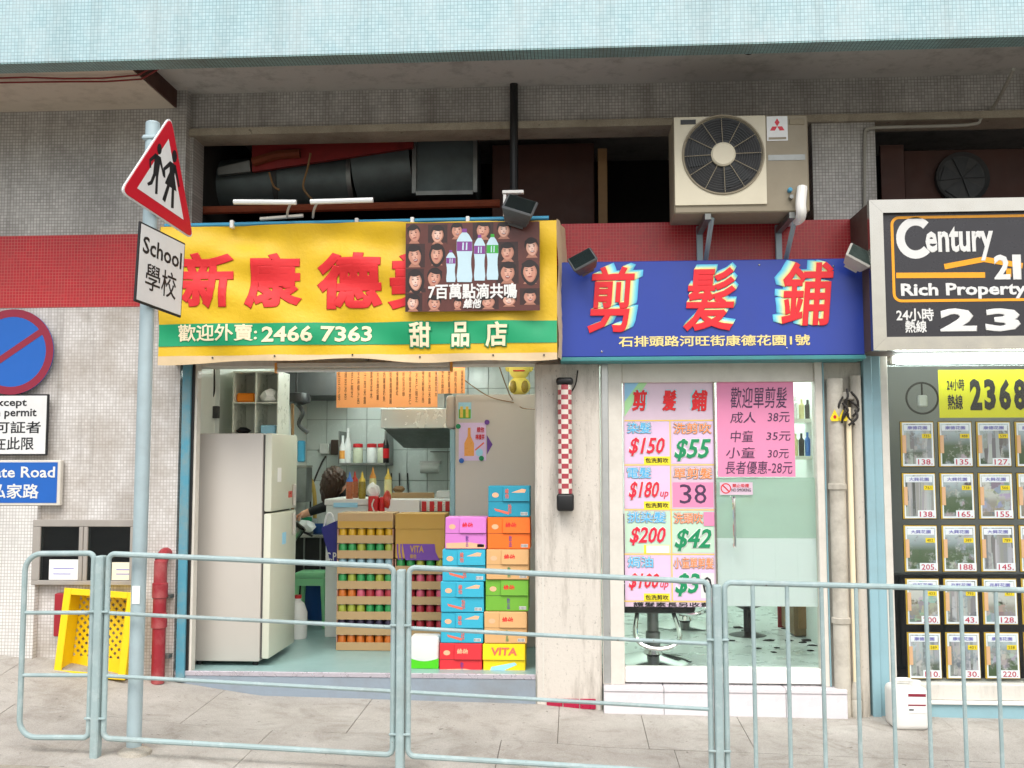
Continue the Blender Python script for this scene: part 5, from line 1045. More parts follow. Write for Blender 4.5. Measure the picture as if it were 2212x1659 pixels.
# ---- colourful drink cartons at the front right
yk = .12
def carton(col, u0, v0, u1, v1, lab, style):
    a, b, c, d = rc(u0, v0, u1, v1, yk); W_, H_ = b - a, d - c; dy = RND.uniform(-.012, .012); y0 = yk + dy
    jt = RND.uniform(-.05, .05); jq = RND.uniform(-.004, .004)
    t = thing('drink_carton', lab, 'carton', ((a + b) / 2, y0 + .1, c), 'drink cartons by the shop entrance'); m = 'carton_' + col
    bm = BM(); bx(bm, a + .002, b - .002, y0, y0 + .2, c + .001, d - .002, .004)
    for v in bm.verts:
        if v.co.z > c + .1: v.co.x += jq
    mk('carton_body', bm, m, t)
    bm = BM(); bx(bm, a + .003, b - .003, y0 - .0012, y0 - .0002, c + H_ * .485, c + H_ * .495); mk('seam', bm, 'wire_dark' if col not in ('yellow', 'tan') else 'wood', t)
    bm = BM(); bx(bm, b - W_ * .22, b - W_ * .06, y0 - .001, y0 - .0002, c + H_ * .06, c + H_ * .16); mk('barcode_patch', bm, 'print_white', t)
    for k in range(5): bm = BM(); x_ = b - W_ * .21 + k * W_ * .03; bx(bm, x_, x_ + W_ * .012, y0 - .0016, y0 - .0011, c + H_ * .07, c + H_ * .15); mk('barcode_line', bm, 'print_black', t)
    fx = a + W_ * (.36 if style != 'vita' else .0); fz = c + H_ * .5
    bm = BM(); bx(bm, fx, b - .003, y0 - .007, y0 - .0005, fz, d - .004, .002)
    for v in bm.verts:
        if v.co.z < fz + .02: v.co.y -= .006
    mk('lid_flap', bm, m, t); Yt = y0 - .0085; pr = {'red': 'print_peach', 'cyan': 'print_coral', 'teal': 'print_coral', 'yellow': 'print_red'}.get(col, 'print_red')
    if style == 'vita': TX(t, 'VITA', (a + W_ * .2, b - W_ * .2, fz + .03, d - .025), Yt - .004, 'print_coral', bold=.03, shear=.1); bm = BM(); poly(bm, [(a + W_ * .15, c + .02), (a + W_ * .3, c + .015), (a + W_ * .8, c + .075), (a + W_ * .75, c + .09), (a + W_ * .2, c + .06)], y0 - .001); mk('drink_print', bm, 'print_sky', t, smooth=False); return
    if style == 'bottle':
        bm = BM(); poly(bm, [(fx + W_ * .22, d - H_ * .38), (fx + W_ * .5, d - H_ * .28), (fx + W_ * .55, d - H_ * .12), (fx + W_ * .45, d - H_ * .1), (fx + W_ * .2, d - H_ * .22)], Yt - .001); mk('drink_print', bm, 'print_peach', t, smooth=False)
        TX(t, '維\n他', (fx + W_ * .05, fx + W_ * .14, fz + .02, d - .02), Yt - .004, 'print_coral', bold=.015)
        bm = BM(); poly(bm, [(a + W_ * .15, c + H_ * .28), (a + W_ * .18, c + H_ * .2), (a + W_ * .5, c + H_ * .08), (a + W_ * .5, c + H_ * .16)], y0 - .001); mk('splash_print', bm, 'print_coral', t, smooth=False)
        TX(t, '茶飲', (a + W_ * .48, a + W_ * .56, c + .02, c + H_ * .42), y0 - .001, 'print_coral', bold=.01)
    else:
        TX(t, '維他', (fx + W_ * (.06 if style == 'box' else .0), fx + W_ * (.32 if style == 'box' else .3), d - H_ * .4, d - H_ * .16), Yt - .001, pr, bold=.03)
        TX(t, '飲\n品', (a + W_ * .5, a + W_ * .57, c + .015, c + H_ * .42), y0 - .001, 'print_purple' if col != 'tan' else 'price_green', bold=.01)
        if col in ('pink', 'red'):
            bm = BM(); poly(bm, [(a + .01, c + .005), (b - .01, c + .005), (b - .01, c + .03), (b - W_ * .4, c + .045), (a + .01, c + .04)], y0 - .001); mk('fruit_print', bm, 'print_peach', t, smooth=False)
    bm = BM(); poly(bm, ell(a + W_ * .18, d - H_ * .3, W_ * .08, H_ * .08, 12), y0 - .001); mk('mark_print', bm, 'print_peach', t, smooth=False)
carton('red', 948, 1390, 1041, 1460, 'red drink carton at the bottom of the left carton stack', 'box')
carton('cyan', 951, 1323, 1044, 1390, 'cyan drink carton resting on the red carton', 'bottle')
carton('cyan', 952, 1256, 1046, 1323, 'cyan drink carton in the middle of the left carton stack', 'bottle')
carton('cyan', 955, 1186, 1049, 1256, 'cyan drink carton just under the pink carton', 'bottle')
carton('pink', 961, 1117, 1051, 1186, 'pink drink carton on top of the left carton stack', 'box')
carton('yellow', 1043, 1390, 1135, 1461, 'yellow drink carton at the bottom of the right carton stack', 'vita')
carton('tan', 1046, 1321, 1139, 1390, 'tan drink carton resting on the yellow carton', 'box')
carton('green', 1048, 1252, 1142, 1321, 'green drink carton in the right carton stack', 'box')
carton('tan', 1050, 1186, 1143, 1252, 'tan drink carton between the green and orange cartons', 'box')
carton('orange', 1053, 1117, 1146, 1186, 'orange drink carton under the teal carton', 'box')
carton('teal', 1054, 1049, 1145, 1117, 'teal drink carton on top of the right carton stack', 'bottle')
a, b, c, d = rc(884, 1376, 948, 1458, .14); t = thing('paper_pack', 'white and lime green wrapped pack on the floor left of the red carton', 'pack', ((a + b) / 2, .2, FZ))
bm = BM(); bx(bm, a, b, .14, .3, FZ + .001, d, .02, 0, 3); mk('pack_body', bm, 'print_white', t)
bm = BM(); pts = [(a + .002, FZ + .002), (b - .002, FZ + .002), (b - .002, FZ + .07)] + [(b - .002 - (b - a - .004) * k / 8, FZ + .07 - .02 * math.sin(math.pi * k / 8)) for k in range(1, 9)]; poly(bm, pts, .1385); mk('green_print', bm, 'leaf_lime', t, smooth=False)

# ---- floor items
q = PF(668, 1350, FZ); yst = 1.7; a, b, c, d = rc(636, 1237, 700, 1250, yst); t = thing('plastic_stool', 'pale green plastic stool beside the stacked cans', 'stool', ((a + b) / 2, yst + .13, FZ))
bm = BM(); bx(bm, a, b, yst, yst + .26, c, d, .012, 0, 2); mk('seat', bm, 'stool_green', t)
bm = BM(); bx(bm, a + .006, b - .006, yst + .006, yst + .012, c - .06, c - .0005); mk('apron', bm, 'stool_green', t)
for sx in (0, 1):
    for sy in (0, 1):
        bm = BM(); xx = a + .02 if not sx else b - .02; ys2 = yst + .03 + sy * .2; tube(bm, [(xx, ys2, c), (xx + (-.025 if not sx else .025), ys2 + (-.02 if not sy else .02), FZ)], .022, 6, r1=.017); mk('leg', bm, 'stool_green', t)
q = P(652, 1360, 1.3); t = thing('jug', 'white plastic jug with red cap on the floor beside the fridge', 'jug', (q.x, 1.25, FZ)); bm = BM(); lathe(bm, [(.07, 0), (.075, .02), (.075, .2), (.05, .27), (.025, .29), (.025, .31)], (q.x - .02, 1.25, FZ), 18); mk('jug_body', bm, 'jug_white', t); bm = BM(); lathe(bm, [(.028, .31), (.028, .335)], (q.x - .02, 1.25, FZ), 14); mk('cap', bm, 'jar_lid', t)
q = P(690, 1320, 2.2); t = thing('bucket', 'dark blue plastic bucket behind the green stool', 'bucket', (q.x, 2.25, FZ)); bm = BM(); lathe(bm, [(.12, 0), (.16, .3), (.17, .3), (.17, .315), (.15, .315), (.11, .02)], (q.x, 2.25, FZ), 20); mk('bucket_body', bm, 'bucket_blue', t)
bm = BM(); blob(bm, (q.x, 2.25, FZ + .32), .15, .13, .07, 2, .2); tag(mk('plastic_bag', bm, 'bag_white'), 'pale plastic bag stuffed in the blue bucket', 'bag')
# navy carrier bag
yg = 1.05; pts = [(693, 1140), (727, 1125), (727, 1218), (716, 1222)]; q = [P(u, v, yg) for u, v in pts]; t = thing('carrier_bag', 'navy carrier bag with white letters hanging beside the can stack', 'bag', (q[3].x, yg, q[3].z))
bm = BM(); prism(bm, [(p.x, p.z) for p in q], yg, yg + .12); mk('bag_body', bm, 'bag_navy', t); TV(t, 'C.P', 703, 1193, 727, 1211, yg - .003, 'print_white', bold=.02)
bm = BM(); tube(bm, smooth_path([P(700, 1138, yg + .06), P(706, 1112, yg + .06), P(716, 1110, yg + .06), P(722, 1128, yg + .06)], 4), .008, 6); mk('bag_handle', bm, 'bag_white', t)
# sink unit behind
a, b, c, d = rc(634, 1160, 700, 1300, 2.0); t = thing('sink_unit', 'dark sink cabinet with steel rim behind the green stool', 'sink', ((a + b) / 2, 2.2, FZ))
bm = BM(); bx(bm, a - .2, b + .1, 2.3, 2.95, FZ, d - .03, .004); mk('sink_cabinet', bm, 'dark_rubber', t); bm = BM(); bx(bm, a - .2, b + .1, 2.27, 2.97, d - .029, d, .004); mk('sink_top', bm, 'steel', t)
for u_ in (655, 690): x_ = P(u_, 1250, 2.27).x; bm = BM(); bx(bm, x_ - .006, x_ + .006, 2.28, 2.299, FZ, d - .03); mk('cabinet_stile', bm, 'steel_dull', t)
bm = BM(); q = P(645, 1145, 2.2); blob(bm, (q.x, 2.45, d + .06), .09, .08, .06, 2, .2); tag(mk('dish_cloth', bm, 'bag_white'), 'pale crumpled cloth at the edge of the sink', 'cloth')

# ---- person bent over at the sink
def person():
    yp = 2.05; hd = P(722, 1040, yp); sh = P(735, 1085, yp + .05); el = P(700, 1095, yp - .1); wr = P(664, 1108, yp - .12)
    t = thing('person', 'person with long brown hair in a black top bending over a metal pot', 'person', (sh.x + .15, yp + .25, FZ))
    pel = Vector((sh.x + .34, yp + .28, FZ + .92)); che = Vector((sh.x + .12, yp + .16, sh.z - .02)); nk = Vector((hd.x + .03, yp + .05, hd.z - .06))
    V_ = [pel, pel.lerp(che, .5) + Vector((0, 0, .03)), che, nk, hd, sh + Vector((.0, -.04, 0)), el, wr, wr + (wr - el).normalized() * .07,
          che + Vector((.06, .22, 0)), che + Vector((-.12, .22, -.2)), che + Vector((-.3, .1, -.22)),
          pel + Vector((.03, -.1, -.05)), Vector((pel.x - .02, pel.y - .12, FZ + .5)), Vector((pel.x + .03, pel.y - .1, FZ + .08)), Vector((pel.x - .08, pel.y - .14, FZ + .04)),
          pel + Vector((.03, .1, -.05)), Vector((pel.x - .02, pel.y + .12, FZ + .5)), Vector((pel.x + .03, pel.y + .12, FZ + .08)), Vector((pel.x - .08, pel.y + .1, FZ + .04))]
    E_ = [(0, 1), (1, 2), (2, 3), (3, 4), (2, 5), (5, 6), (6, 7), (7, 8), (2, 9), (9, 10), (10, 11), (0, 12), (12, 13), (13, 14), (14, 15), (0, 16), (16, 17), (17, 18), (18, 19)]
    Rr = [.15, .14, .15, .055, .085, .065, .048, .036, .03, .065, .048, .034, .09, .065, .045, .04, .09, .065, .045, .04]
    me = bpy.data.meshes.new('body'); me.from_pydata([tuple(v - WL[t]) for v in V_], E_, [])
    ob = bpy.data.objects.new('body', me); COL.objects.link(ob)
    ob.modifiers.new('skin', 'SKIN'); ob.modifiers.new('sub', 'SUBSURF').levels = 2
    for i, sv in enumerate(me.skin_vertices[0].data): sv.radius = (Rr[i], Rr[i]); sv.use_root = (i == 0)
    bpy.context.view_layer.update(); dg = bpy.context.evaluated_depsgraph_get(); m2 = bpy.data.meshes.new_from_object(ob.evaluated_get(dg)); bpy.data.objects.remove(ob)
    m2.materials.clear()
    for n_ in ('cloth_black', 'trousers', 'skin'): m2.materials.append(MATS[n_])
    wl = wr - WL[t]; hl = hd - WL[t]
    for p in m2.polygons:
        p.use_smooth = True; c = p.center
        p.material_index = 2 if ((c - wl).dot((wr - el).normalized()) > -.02 and (c - wl).length < .15) or (c - hl).length < .115 else (1 if c.z + WL[t].z < FZ + .9 else 0)
    o = bpy.data.objects.new('body', m2); COL.objects.link(o); o.parent = t; WL[o] = WL[t]
    dirv = (wr - el).normalized()
    for k in range(4):
        bm = BM(); b0 = wr + dirv * .06 + Vector((0, -.03 + .02 * k, .01)); tube(bm, smooth_path([b0, b0 + dirv * .035 + Vector((0, 0, -.01)), b0 + dirv * .045 + Vector((0, 0, -.04))], 3), .009, 7, r1=.007); mk('finger', bm, 'skin', t)
    bm = BM(); b0 = wr + dirv * .03 + Vector((0, -.04, 0)); tube(bm, smooth_path([b0, b0 + Vector((-.02, -.02, -.02)), b0 + dirv * .03 + Vector((0, -.02, -.045))], 3), .011, 7, r1=.008); mk('thumb', bm, 'skin', t)
    bm = BM(); rr = bmesh.ops.create_icosphere(bm, subdivisions=4, radius=1); L = (nk - hd).normalized()
    for v in rr['verts']:
        n = v.co.copy(); down = max(0, -n.z); v.co = hd + Vector((n.x * .108 - down * .05, n.y * .115, n.z * (.12 + .12 * down) + .015)) + n * (.006 * math.sin(n.x * 30 + n.z * 8) + .004 * math.sin(n.y * 41))
    mk('hair', bm, 'hair_brown', t)
    pt = wr + dirv * .12 + Vector((0, -.02, -.1)); p_ = thing('cooking_pot', 'small shiny metal pot held by the bending person', 'pot', pt)
    bm = BM(); lathe(bm, [(.07, -.08), (.085, -.07), (.09, .05), (.095, .055), (.086, .05), (.08, -.06)], (0, 0, 0), 20); mk('pot_body', bm, 'steel', p_, M=Matrix.Translation(pt) @ Matrix.Rotation(rad(35), 4, 'Y'))
    bm = BM(); tube(bm, [Vector((.09, 0, .03)), Vector((.17, 0, .04))], .01, 7); mk('pot_handle', bm, 'black', p_, M=Matrix.Translation(pt) @ Matrix.Rotation(rad(35), 4, 'Y') @ Matrix.Rotation(rad(20), 4, 'Z'))
person()

# ============================================================ BARBER DOOR POSTERS
yp = yd - .006
a, b, c, d = rc(1348, 823, 1544, 1311, yp)
PP = thing('price_poster', 'large pastel price poster with red and green prices on the left door leaf', 'poster', ((a + b) / 2, yp, c))
bm = BM(); bx(bm, a, b, yp, yp + .0015, c, d); mk('poster_sheet', bm, 'poster_pink', PP)
def fl(u0, v0, u1, v1, Y, m, parent, nm): x0, x1, z0, z1 = rc(u0, v0, u1, v1, Y); bm = BM(); poly(bm, [(x0, z0), (x1, z0), (x1, z1), (x0, z1)], Y); mk(nm, bm, m, parent, smooth=False)
y1_ = yp - .0008
bm = BM(); q = [P(u, v, y1_) for u, v in ((1349, 824), (1400, 824), (1349, 900))]; poly(bm, [(p.x, p.z) for p in q], y1_); mk('rainbow_print', bm, 'rainbow_green', PP, smooth=False)
bm = BM(); q = [P(u, v, y1_) for u, v in ((1349, 824), (1382, 824), (1349, 868))]; poly(bm, [(p.x, p.z) for p in q], y1_ - .0004); mk('rainbow_print', bm, 'rainbow_blue', PP, smooth=False)
for ch, u0, u1, dx in (('剪', 1365, 1398, .008), ('髮', 1430, 1462, .004), ('鋪', 1493, 1529, -.008)):
    x0, x1, z0, z1 = rc(u0, 842, u1, 888, yp - .002)
    TX(PP, ch, (x0 + dx, x1 + dx, z0 + .004, z1 + .004), yp - .0018, 'shade6', bold=.03, shear=.1, name='letter_shade'); TX(PP, ch, (x0, x1, z0, z1), yp - .0036, 'print_red', bold=.035, shear=.1)
rows = [908, 1004, 1101, 1197, 1299]
for r in range(4):
    for k, (u0, u1) in enumerate(((1350, 1448), (1452, 1543))):
        fl(u0, rows[r] + 3, u1, rows[r + 1] - 3, y1_, ['poster_lilac', 'poster_lilac', 'poster_mint', 'poster_lilac'][r] if k == 0 or r != 1 else 'poster_pink', PP, 'cell_print')
for v_ in rows: fl(1349, v_ - 1, 1543, v_ + 1.5, y1_ - .0004, 'poster_line', PP, 'grid_line')
fl(1448.5, 908, 1451, 1299, y1_ - .0006, 'poster_line', PP, 'grid_line')
def title(s, u0, u1, v, m):
    x0, x1, z0, z1 = rc(u0, v, u1, v + 27, yp - .002); TX(PP, s, (x0, x1, z0, z1), yp - .0016, 'ink', bold=.06, name='letter_outline'); TX(PP, s, (x0 + .002, x1 - .002, z0 + .002, z1 - .002), yp - .0032, 'print_white', bold=.04, name='letter_outline'); TX(PP, s, (x0 + .005, x1 - .005, z0 + .005, z1 - .005), yp - .0048, m, bold=.01)
for s, u0, u1, v, m in (('染髮', 1353, 1408, 911, 'title_cyan'), ('電髮', 1353, 1408, 1008, 'title_cyan'), ('挑染髮', 1354, 1440, 1104, 'title_cyan'), ('焗油', 1355, 1412, 1201, 'title_cyan'), ('洗剪吹', 1453, 1538, 912, 'title_orange'), ('單剪髮', 1454, 1540, 1009, 'title_orange'), ('洗頭吹', 1454, 1520, 1106, 'title_orange'), ('小童單剪髮', 1454, 1543, 1203, 'title_orange')): title(s, u0, u1, v, m)
for s, u0, v0, u1, v1, m in (('$150', 1358, 945, 1436, 985, 'price_red'), ('$55', 1456, 948, 1536, 996, 'price_green'), ('$180', 1358, 1040, 1424, 1080, 'price_red'), ('$200', 1360, 1138, 1438, 1178, 'price_red'), ('$42', 1457, 1142, 1537, 1190, 'price_green'), ('$100', 1358, 1238, 1424, 1275, 'price_red'), ('$3', 1458, 1238, 1512, 1288, 'price_green')):
    x0, x1, z0, z1 = rc(u0, v0, u1, v1, yp - .002); TX(PP, s, (x0 - .003, x1 + .003, z0 - .003, z1 + .003), yp - .0016, 'print_white', bold=.06, shear=.28, name='letter_outline'); TX(PP, s, (x0, x1, z0, z1), yp - .0034, m, bold=.024, shear=.28)
for v_ in (1062, 1258): TV(PP, 'up', 1426, v_, 1444, v_ + 16, yp - .002, 'price_red', bold=.01, shear=.25)
for v_ in (986, 1083, 1282): fl(1391, v_, 1447, v_ + 17, yp - .0012, 'poster_tag', PP, 'tag_print'); TV(PP, '包洗剪吹', 1394, v_ + 3, 1444, v_ + 14, yp - .002, 'print_black', bold=.02)
fl(1391, 1177, 1447, 1196, yp - .0012, 'poster_tag', PP, 'tag_print'); fl(1396, 1178, 1446, 1195, yp - .0024, 'print_white', PP, 'paper_patch')
fl(1453, 1042, 1541, 1096, yp - .0012, 'paper_pink', PP, 'paper_patch'); TV(PP, '3', 1468, 1046, 1494, 1088, yp - .002, 'ink'); TV(PP, '8', 1500, 1046, 1526, 1088, yp - .002, 'ink')
fl(1520, 1106, 1543, 1136, yp - .0056, 'paper_pink', PP, 'paper_patch'); fl(1514, 1238, 1543, 1292, yp - .0012, 'print_white', PP, 'paper_patch'); TV(PP, '0', 1518, 1246, 1538, 1284, yp - .002, 'print_black')
TV(PP, '護髮素長另收費', 1368, 1301, 1536, 1311, yp - .002, 'print_black', bold=.015)
yq = yd - .008; a, b, c, d = rc(1549, 822, 1716, 1030, yq); PK = thing('pink_notice', 'pink handwritten price notice on the right door leaf', 'notice', ((a + b) / 2, yq, c))
bm = BM(); bx(bm, a, b, yq, yq + .0015, c, d); mk('notice_sheet', bm, 'paper_pink', PK)
for s, u0, v0, u1, v1 in (('歡迎單剪髮', 1578, 836, 1700, 882), ('成人', 1577, 890, 1632, 914), ('38元', 1658, 890, 1706, 912), ('中童', 1578, 930, 1628, 955), ('35元', 1655, 932, 1708, 952), ('小童', 1568, 966, 1632, 990), ('30元', 1658, 970, 1704, 990), ('長者優惠-28元', 1567, 996, 1712, 1024)): TV(PK, s, u0, v0, u1, v1, yq - .001, 'ink', bold=.003, shear=.12, name='handwriting')
a, b, c, d = rc(1555, 1042, 1626, 1069, yq); t = thing('no_smoking_sticker', 'small no smoking sticker below the pink notice', 'sticker', ((a + b) / 2, yq, c))
bm = BM(); bx(bm, a, b, yq, yq + .001, c, d); mk('sticker_sheet', bm, 'poster_pink', t); q = P(1568, 1055, yq)
bm = BM(); N = 20; vi = [bm.verts.new((q.x + .034 * math.cos(2 * math.pi * i / N), yq - .001, q.z + .034 * math.sin(2 * math.pi * i / N))) for i in range(N)]; vo = [bm.verts.new((q.x + .027 * math.cos(2 * math.pi * i / N), yq - .001, q.z + .027 * math.sin(2 * math.pi * i / N))) for i in range(N)]
for i in range(N): bm.faces.new((vi[i], vi[(i + 1) % N], vo[(i + 1) % N], vo[i]))
poly(bm, [(q.x - .024, q.z + .018), (q.x - .018, q.z + .024), (q.x + .024, q.z - .018), (q.x + .018, q.z - .024)], yq - .0012); bmesh.ops.recalc_face_normals(bm, faces=bm.faces); mk('ban_symbol', bm, 'print_red', t, smooth=False)
TV(t, '禁止吸煙', 1582, 1045, 1618, 1053, yq - .001, 'print_red', bold=.015); TV(t, 'NO SMOKING', 1580, 1055, 1622, 1062, yq - .001, 'print_black', bold=.01)

# ============================================================ BARBER POLE
yb_ = -.09; a, b, c, d = rc(1202, 816, 1239, 1104, yb_); xm = (a + b) / 2; R0 = (b - a) / 2
BP = thing('barber_pole', 'red and white chequered barber pole with black ends on the plaster pier', 'barber pole', (xm, yb_, c)); z0_, z1_ = P(1220, 1066, yb_).z, P(1220, 832, yb_).z
for nm, e, f in (('end_cap', c, z0_), ('end_cap', z1_, d)): bm = BM(); bx(bm, a, b, yb_ - .045, -.022, e, f, .018, 0, 3); mk(nm, bm, 'black', BP)
bm = BM(); n, mrow = 12, 22; rr = R0 * .82; g = [[bm.verts.new((xm + rr * math.cos(2 * math.pi * i / n), yb_ + rr * math.sin(2 * math.pi * i / n), z0_ + (z1_ - z0_) * j / mrow)) for i in range(n)] for j in range(mrow + 1)]
for j in range(mrow):
    for i in range(n): f = bm.faces.new((g[j][i], g[j][(i + 1) % n], g[j + 1][(i + 1) % n], g[j + 1][i])); f.material_index = ((i // 1 + 0) // 2 + j) % 2
mk('chequered_cylinder', bm, ['pole_white', 'pole_red'], BP)
bm = BM(); lathe(bm, [(R0 * .88, z0_), (R0 * .88, z1_)], (xm, yb_, 0), 24); mk('glass_tube', bm, 'clear_glass', BP)
bm = BM(); bx(bm, a + .012, b - .012, -.05, -.021, z0_, z1_); mk('back_plate', bm, 'dark_grey', BP)
bm = BM(); tube(bm, smooth_path([P(1248, 800, -.04), P(1243, 830, -.04), P(1232, 850, -.03)], 4), .005, 5); mk('power_cord', bm, 'wire_dark', BP)
# pipes on the dirty pier
Q = P(1812, 1150, -.03); t = thing('soil_pipe', 'wide cream soil pipe on the dirty pier right of the barber door', 'pipe', (Q.x, -.02, -.08)); bm = BM(); tube(bm, [(Q.x, -.025, zg(Q.x, 0) - .02), (Q.x, -.025, zhead - .12)], .052, 16); mk('pipe_run', bm, 'pipe_cream', t)
for z_ in (.5, 1.35): bm = BM(); lathe(bm, [(.054, z_), (.06, z_ + .004), (.06, z_ + .036), (.054, z_ + .04)], (Q.x, -.025, 0), 16); mk('pipe_collar', bm, 'pipe_cream', t)
Q = P(1840, 1150, -.05); t = thing('thin_conduit', 'thin cream conduit with joint fitting beside the wide pipe', 'pipe', (Q.x, -.05, -.08)); zj = P(1858, 1490, -.05).z
bm = BM(); tube(bm, [(Q.x, -.05, zj), (Q.x, -.05, P(1840, 880, -.05).z)], .017, 10); mk('pipe_run', bm, 'cream_print', t)
bm = BM(); lathe(bm, [(.02, zj + .05), (.032, zj), (.034, zj - .05), (.03, zj - .06), (.034, zj - .07), (.034, zj - .12), (.028, zg(Q.x, -.05) - zj + zj - .01)], (Q.x, -.05, 0), 12); mk('pipe_fitting', bm, 'pipe_cream', t)
Q = P(1858, 1200, -.01); bm = BM(); tube(bm, [(Q.x, -.01, zg(Q.x, 0) - .02), (Q.x, -.01, zhead - .1)], .036, 12); tag(mk('stained_pipe', bm, 'pillar_dirty'), 'stained grey pipe between the thin conduit and the blue frame', 'pipe')
q = P(1838, 870, -.06); t = thing('cable_bundle', 'dark tangle of cables on the pier beside the agency window', 'cables', q)
for k in range(9): bm = BM(); p0 = q + Vector((RND.uniform(-.06, .06), RND.uniform(-.03, .02), RND.uniform(-.05, .1))); tube(bm, smooth_path([p0, p0 + Vector((RND.uniform(-.06, .06), -.02, -.05)), p0 + Vector((RND.uniform(-.05, .05), 0, -.1))], 4), .008, 5); mk('cable', bm, 'wire_dark', t)
bm = BM(); bx(bm, q.x - .05, q.x + .02, -.06, .018, q.z + .02, q.z + .07, .006); mk('cable_clamp', bm, 'pillar_dirty', t)
for i, u_ in enumerate((1803, 1821)):
    q = P(u_, 898, -.08); bm = BM(); prism(bm, [(q.x, q.z + .04), (q.x + .03, q.z - .02), (q.x + .02, q.z - .035), (q.x - .02, q.z - .035), (q.x - .03, q.z - .02)], -.084, -.08); o = tag(mk('warning_tag', bm, 'tag_yellow'), ['left', 'right'][i] + ' yellow warning tag tied beside the wide cream pipe', 'tag', 'yellow warning tags')
    bm = BM(); poly(bm, ell(q.x, q.z - .008, .01, .012, 10), -.0855); mk('tag_mark', bm, 'coke_red', o, smooth=False)

# ============================================================ AGENCY WINDOW CONTENTS
yk = .085
COLS = [(1952, 2024), (2034, 2107), (2117, 2191), (2201, 2275)]; RWS = [(911, 1008), (1022, 1121), (1135, 1235), (1250, 1349), (1366, 1466)]
PR = [['138', '135', '127', '142'], ['138', '165', '155', '150'], ['205', '188', '145', '160'], ['200', '143', '128', '175'], ['110', '130', '220', '118']]
EST = ['康德花園', '大興花園', '大興花園', '兆軒花園', '康德花園']
cardframe = {}
for r, (v0, v1) in enumerate(RWS):
    for k, (u0, u1) in enumerate(COLS):
        a, b, c, d = rc(u0, v0, u1, v1, yk); xs0 = P(COLS[k][0], 1150, yk).x; W_ = P(COLS[k][1], 1150, yk).x - xs0; a, b = xs0, xs0 + W_; H_ = d - c
        pos = '%s column, %s row' % (['left', 'second', 'third', 'rightmost cut off'][k], ['top', 'second', 'middle', 'fourth', 'bottom'][r])
        t = thing('listing_card', 'property listing card priced %s in the agency window, %s' % (PR[r][k], pos) if k < 3 else 'property listing card cut off by the picture edge, %s of the agency window' % ['top', 'second', 'middle', 'fourth', 'bottom'][r] + ' row', 'card', ((a + b) / 2, yk, c), 'listing cards in the agency window')
        bm = BM(); bx(bm, a - .004, b + .004, yk + .002, yk + .006, c - .004, d + .004, .003); mk('card_frame', bm, 'card_dark', t)
        bm = BM(); bx(bm, a, b, yk - .001, yk + .0018, c, d); mk('card_border', bm, 'card_yellow', t)
        bm = BM(); bx(bm, a + W_ * .05, b - W_ * .02, yk - .0035, yk - .0012, c + H_ * .015, d - H_ * .02); mk('card_sheet', bm, 'card_white', t)
        bm = BM(); bx(bm, a + W_ * .09, b - W_ * .07, yk - .0055, yk - .0037, c + H_ * .06, d - H_ * .05); mk('card_photo', bm, 'card_picture%d' % ((r * 3 + k * 2 + (r * k) % 3) % 4), t)
        bm = BM(); bx(bm, a + W_ * .1, b - W_ * .1, yk - .0075, yk - .0057, d - H_ * .2, d - H_ * .07); mk('title_strip', bm, 'card_white', t)
        TX(t, EST[r], (a + W_ * .2, b - W_ * .2, d - H_ * .175, d - H_ * .095), yk - .008, 'num_purple', bold=.02)
        bm = BM(); bx(bm, b - W_ * .36, b - W_ * .08, yk - .0075, yk - .0057, d - H_ * .37, d - H_ * .27); mk('size_tag', bm, 'tag_yellow', t)
        TX(t, str(RND.randint(380, 899)), (b - W_ * .32, b - W_ * .14, d - H_ * .35, d - H_ * .29), yk - .008, 'print_black')
        bm = BM(); bx(bm, a + W_ * .04, a + W_ * .15, yk - .0075, yk - .0057, c + H_ * .3, d - H_ * .3); mk('side_tab', bm, 'card_tab', t)
        bm = BM(); bx(bm, a + W_ * .44, b - W_ * .02, yk - .0075, yk - .0057, c + H_ * .02, c + H_ * .19); mk('price_tag', bm, 'card_white', t)
        TX(t, PR[r][k] + '.', (a + W_ * .49, b - W_ * .07, c + H_ * .045, c + H_ * .165), yk - .008, 'num_red', bold=.012)
a, b, c, d = rc(2028, 798, 2290, 902, yk); t = thing('hotline_notice', 'yellow hotline notice with large black numbers in the agency window', 'notice', ((a + b) / 2, yk, c))
bm = BM(); bx(bm, a, b, yk, yk + .003, c, d); mk('notice_sheet', bm, 'agency_yellow', t)
TV(t, '24小時', 2045, 818, 2083, 844, yk - .001, 'print_black', bold=.02); TV(t, '熱線', 2047, 852, 2080, 885, yk - .001, 'print_black', bold=.02)
for ch, u0, u1 in (('2', 2095, 2121), ('3', 2126, 2151), ('6', 2158, 2184), ('8', 2190, 2216)): TV(t, ch, u0, 818, u1, 886, yk - .001, 'print_black', bold=.05)
q = P(1992, 860, .3); t = thing('ring_lamp', 'round dark ring with white fitting behind the agency glass', 'fitting', q); bm = BM(); tube(bm, [(q.x + .105 * math.cos(rad(a)), .3, q.z + .105 * math.sin(rad(a))) for a in range(0, 360, 12)], .007, 6, closed=True); mk('ring', bm, 'dark_grey', t); bm = BM(); bx(bm, q.x - .03, q.x + .03, .28, .32, q.z - .06, q.z + .02, .008); mk('fitting', bm, 'bag_white', t); bm = BM(); tube(bm, [q + Vector((0, 0, .02)), q + Vector((0, 0, .11))], .006, 6); mk('stem', bm, 'dark_grey', t)

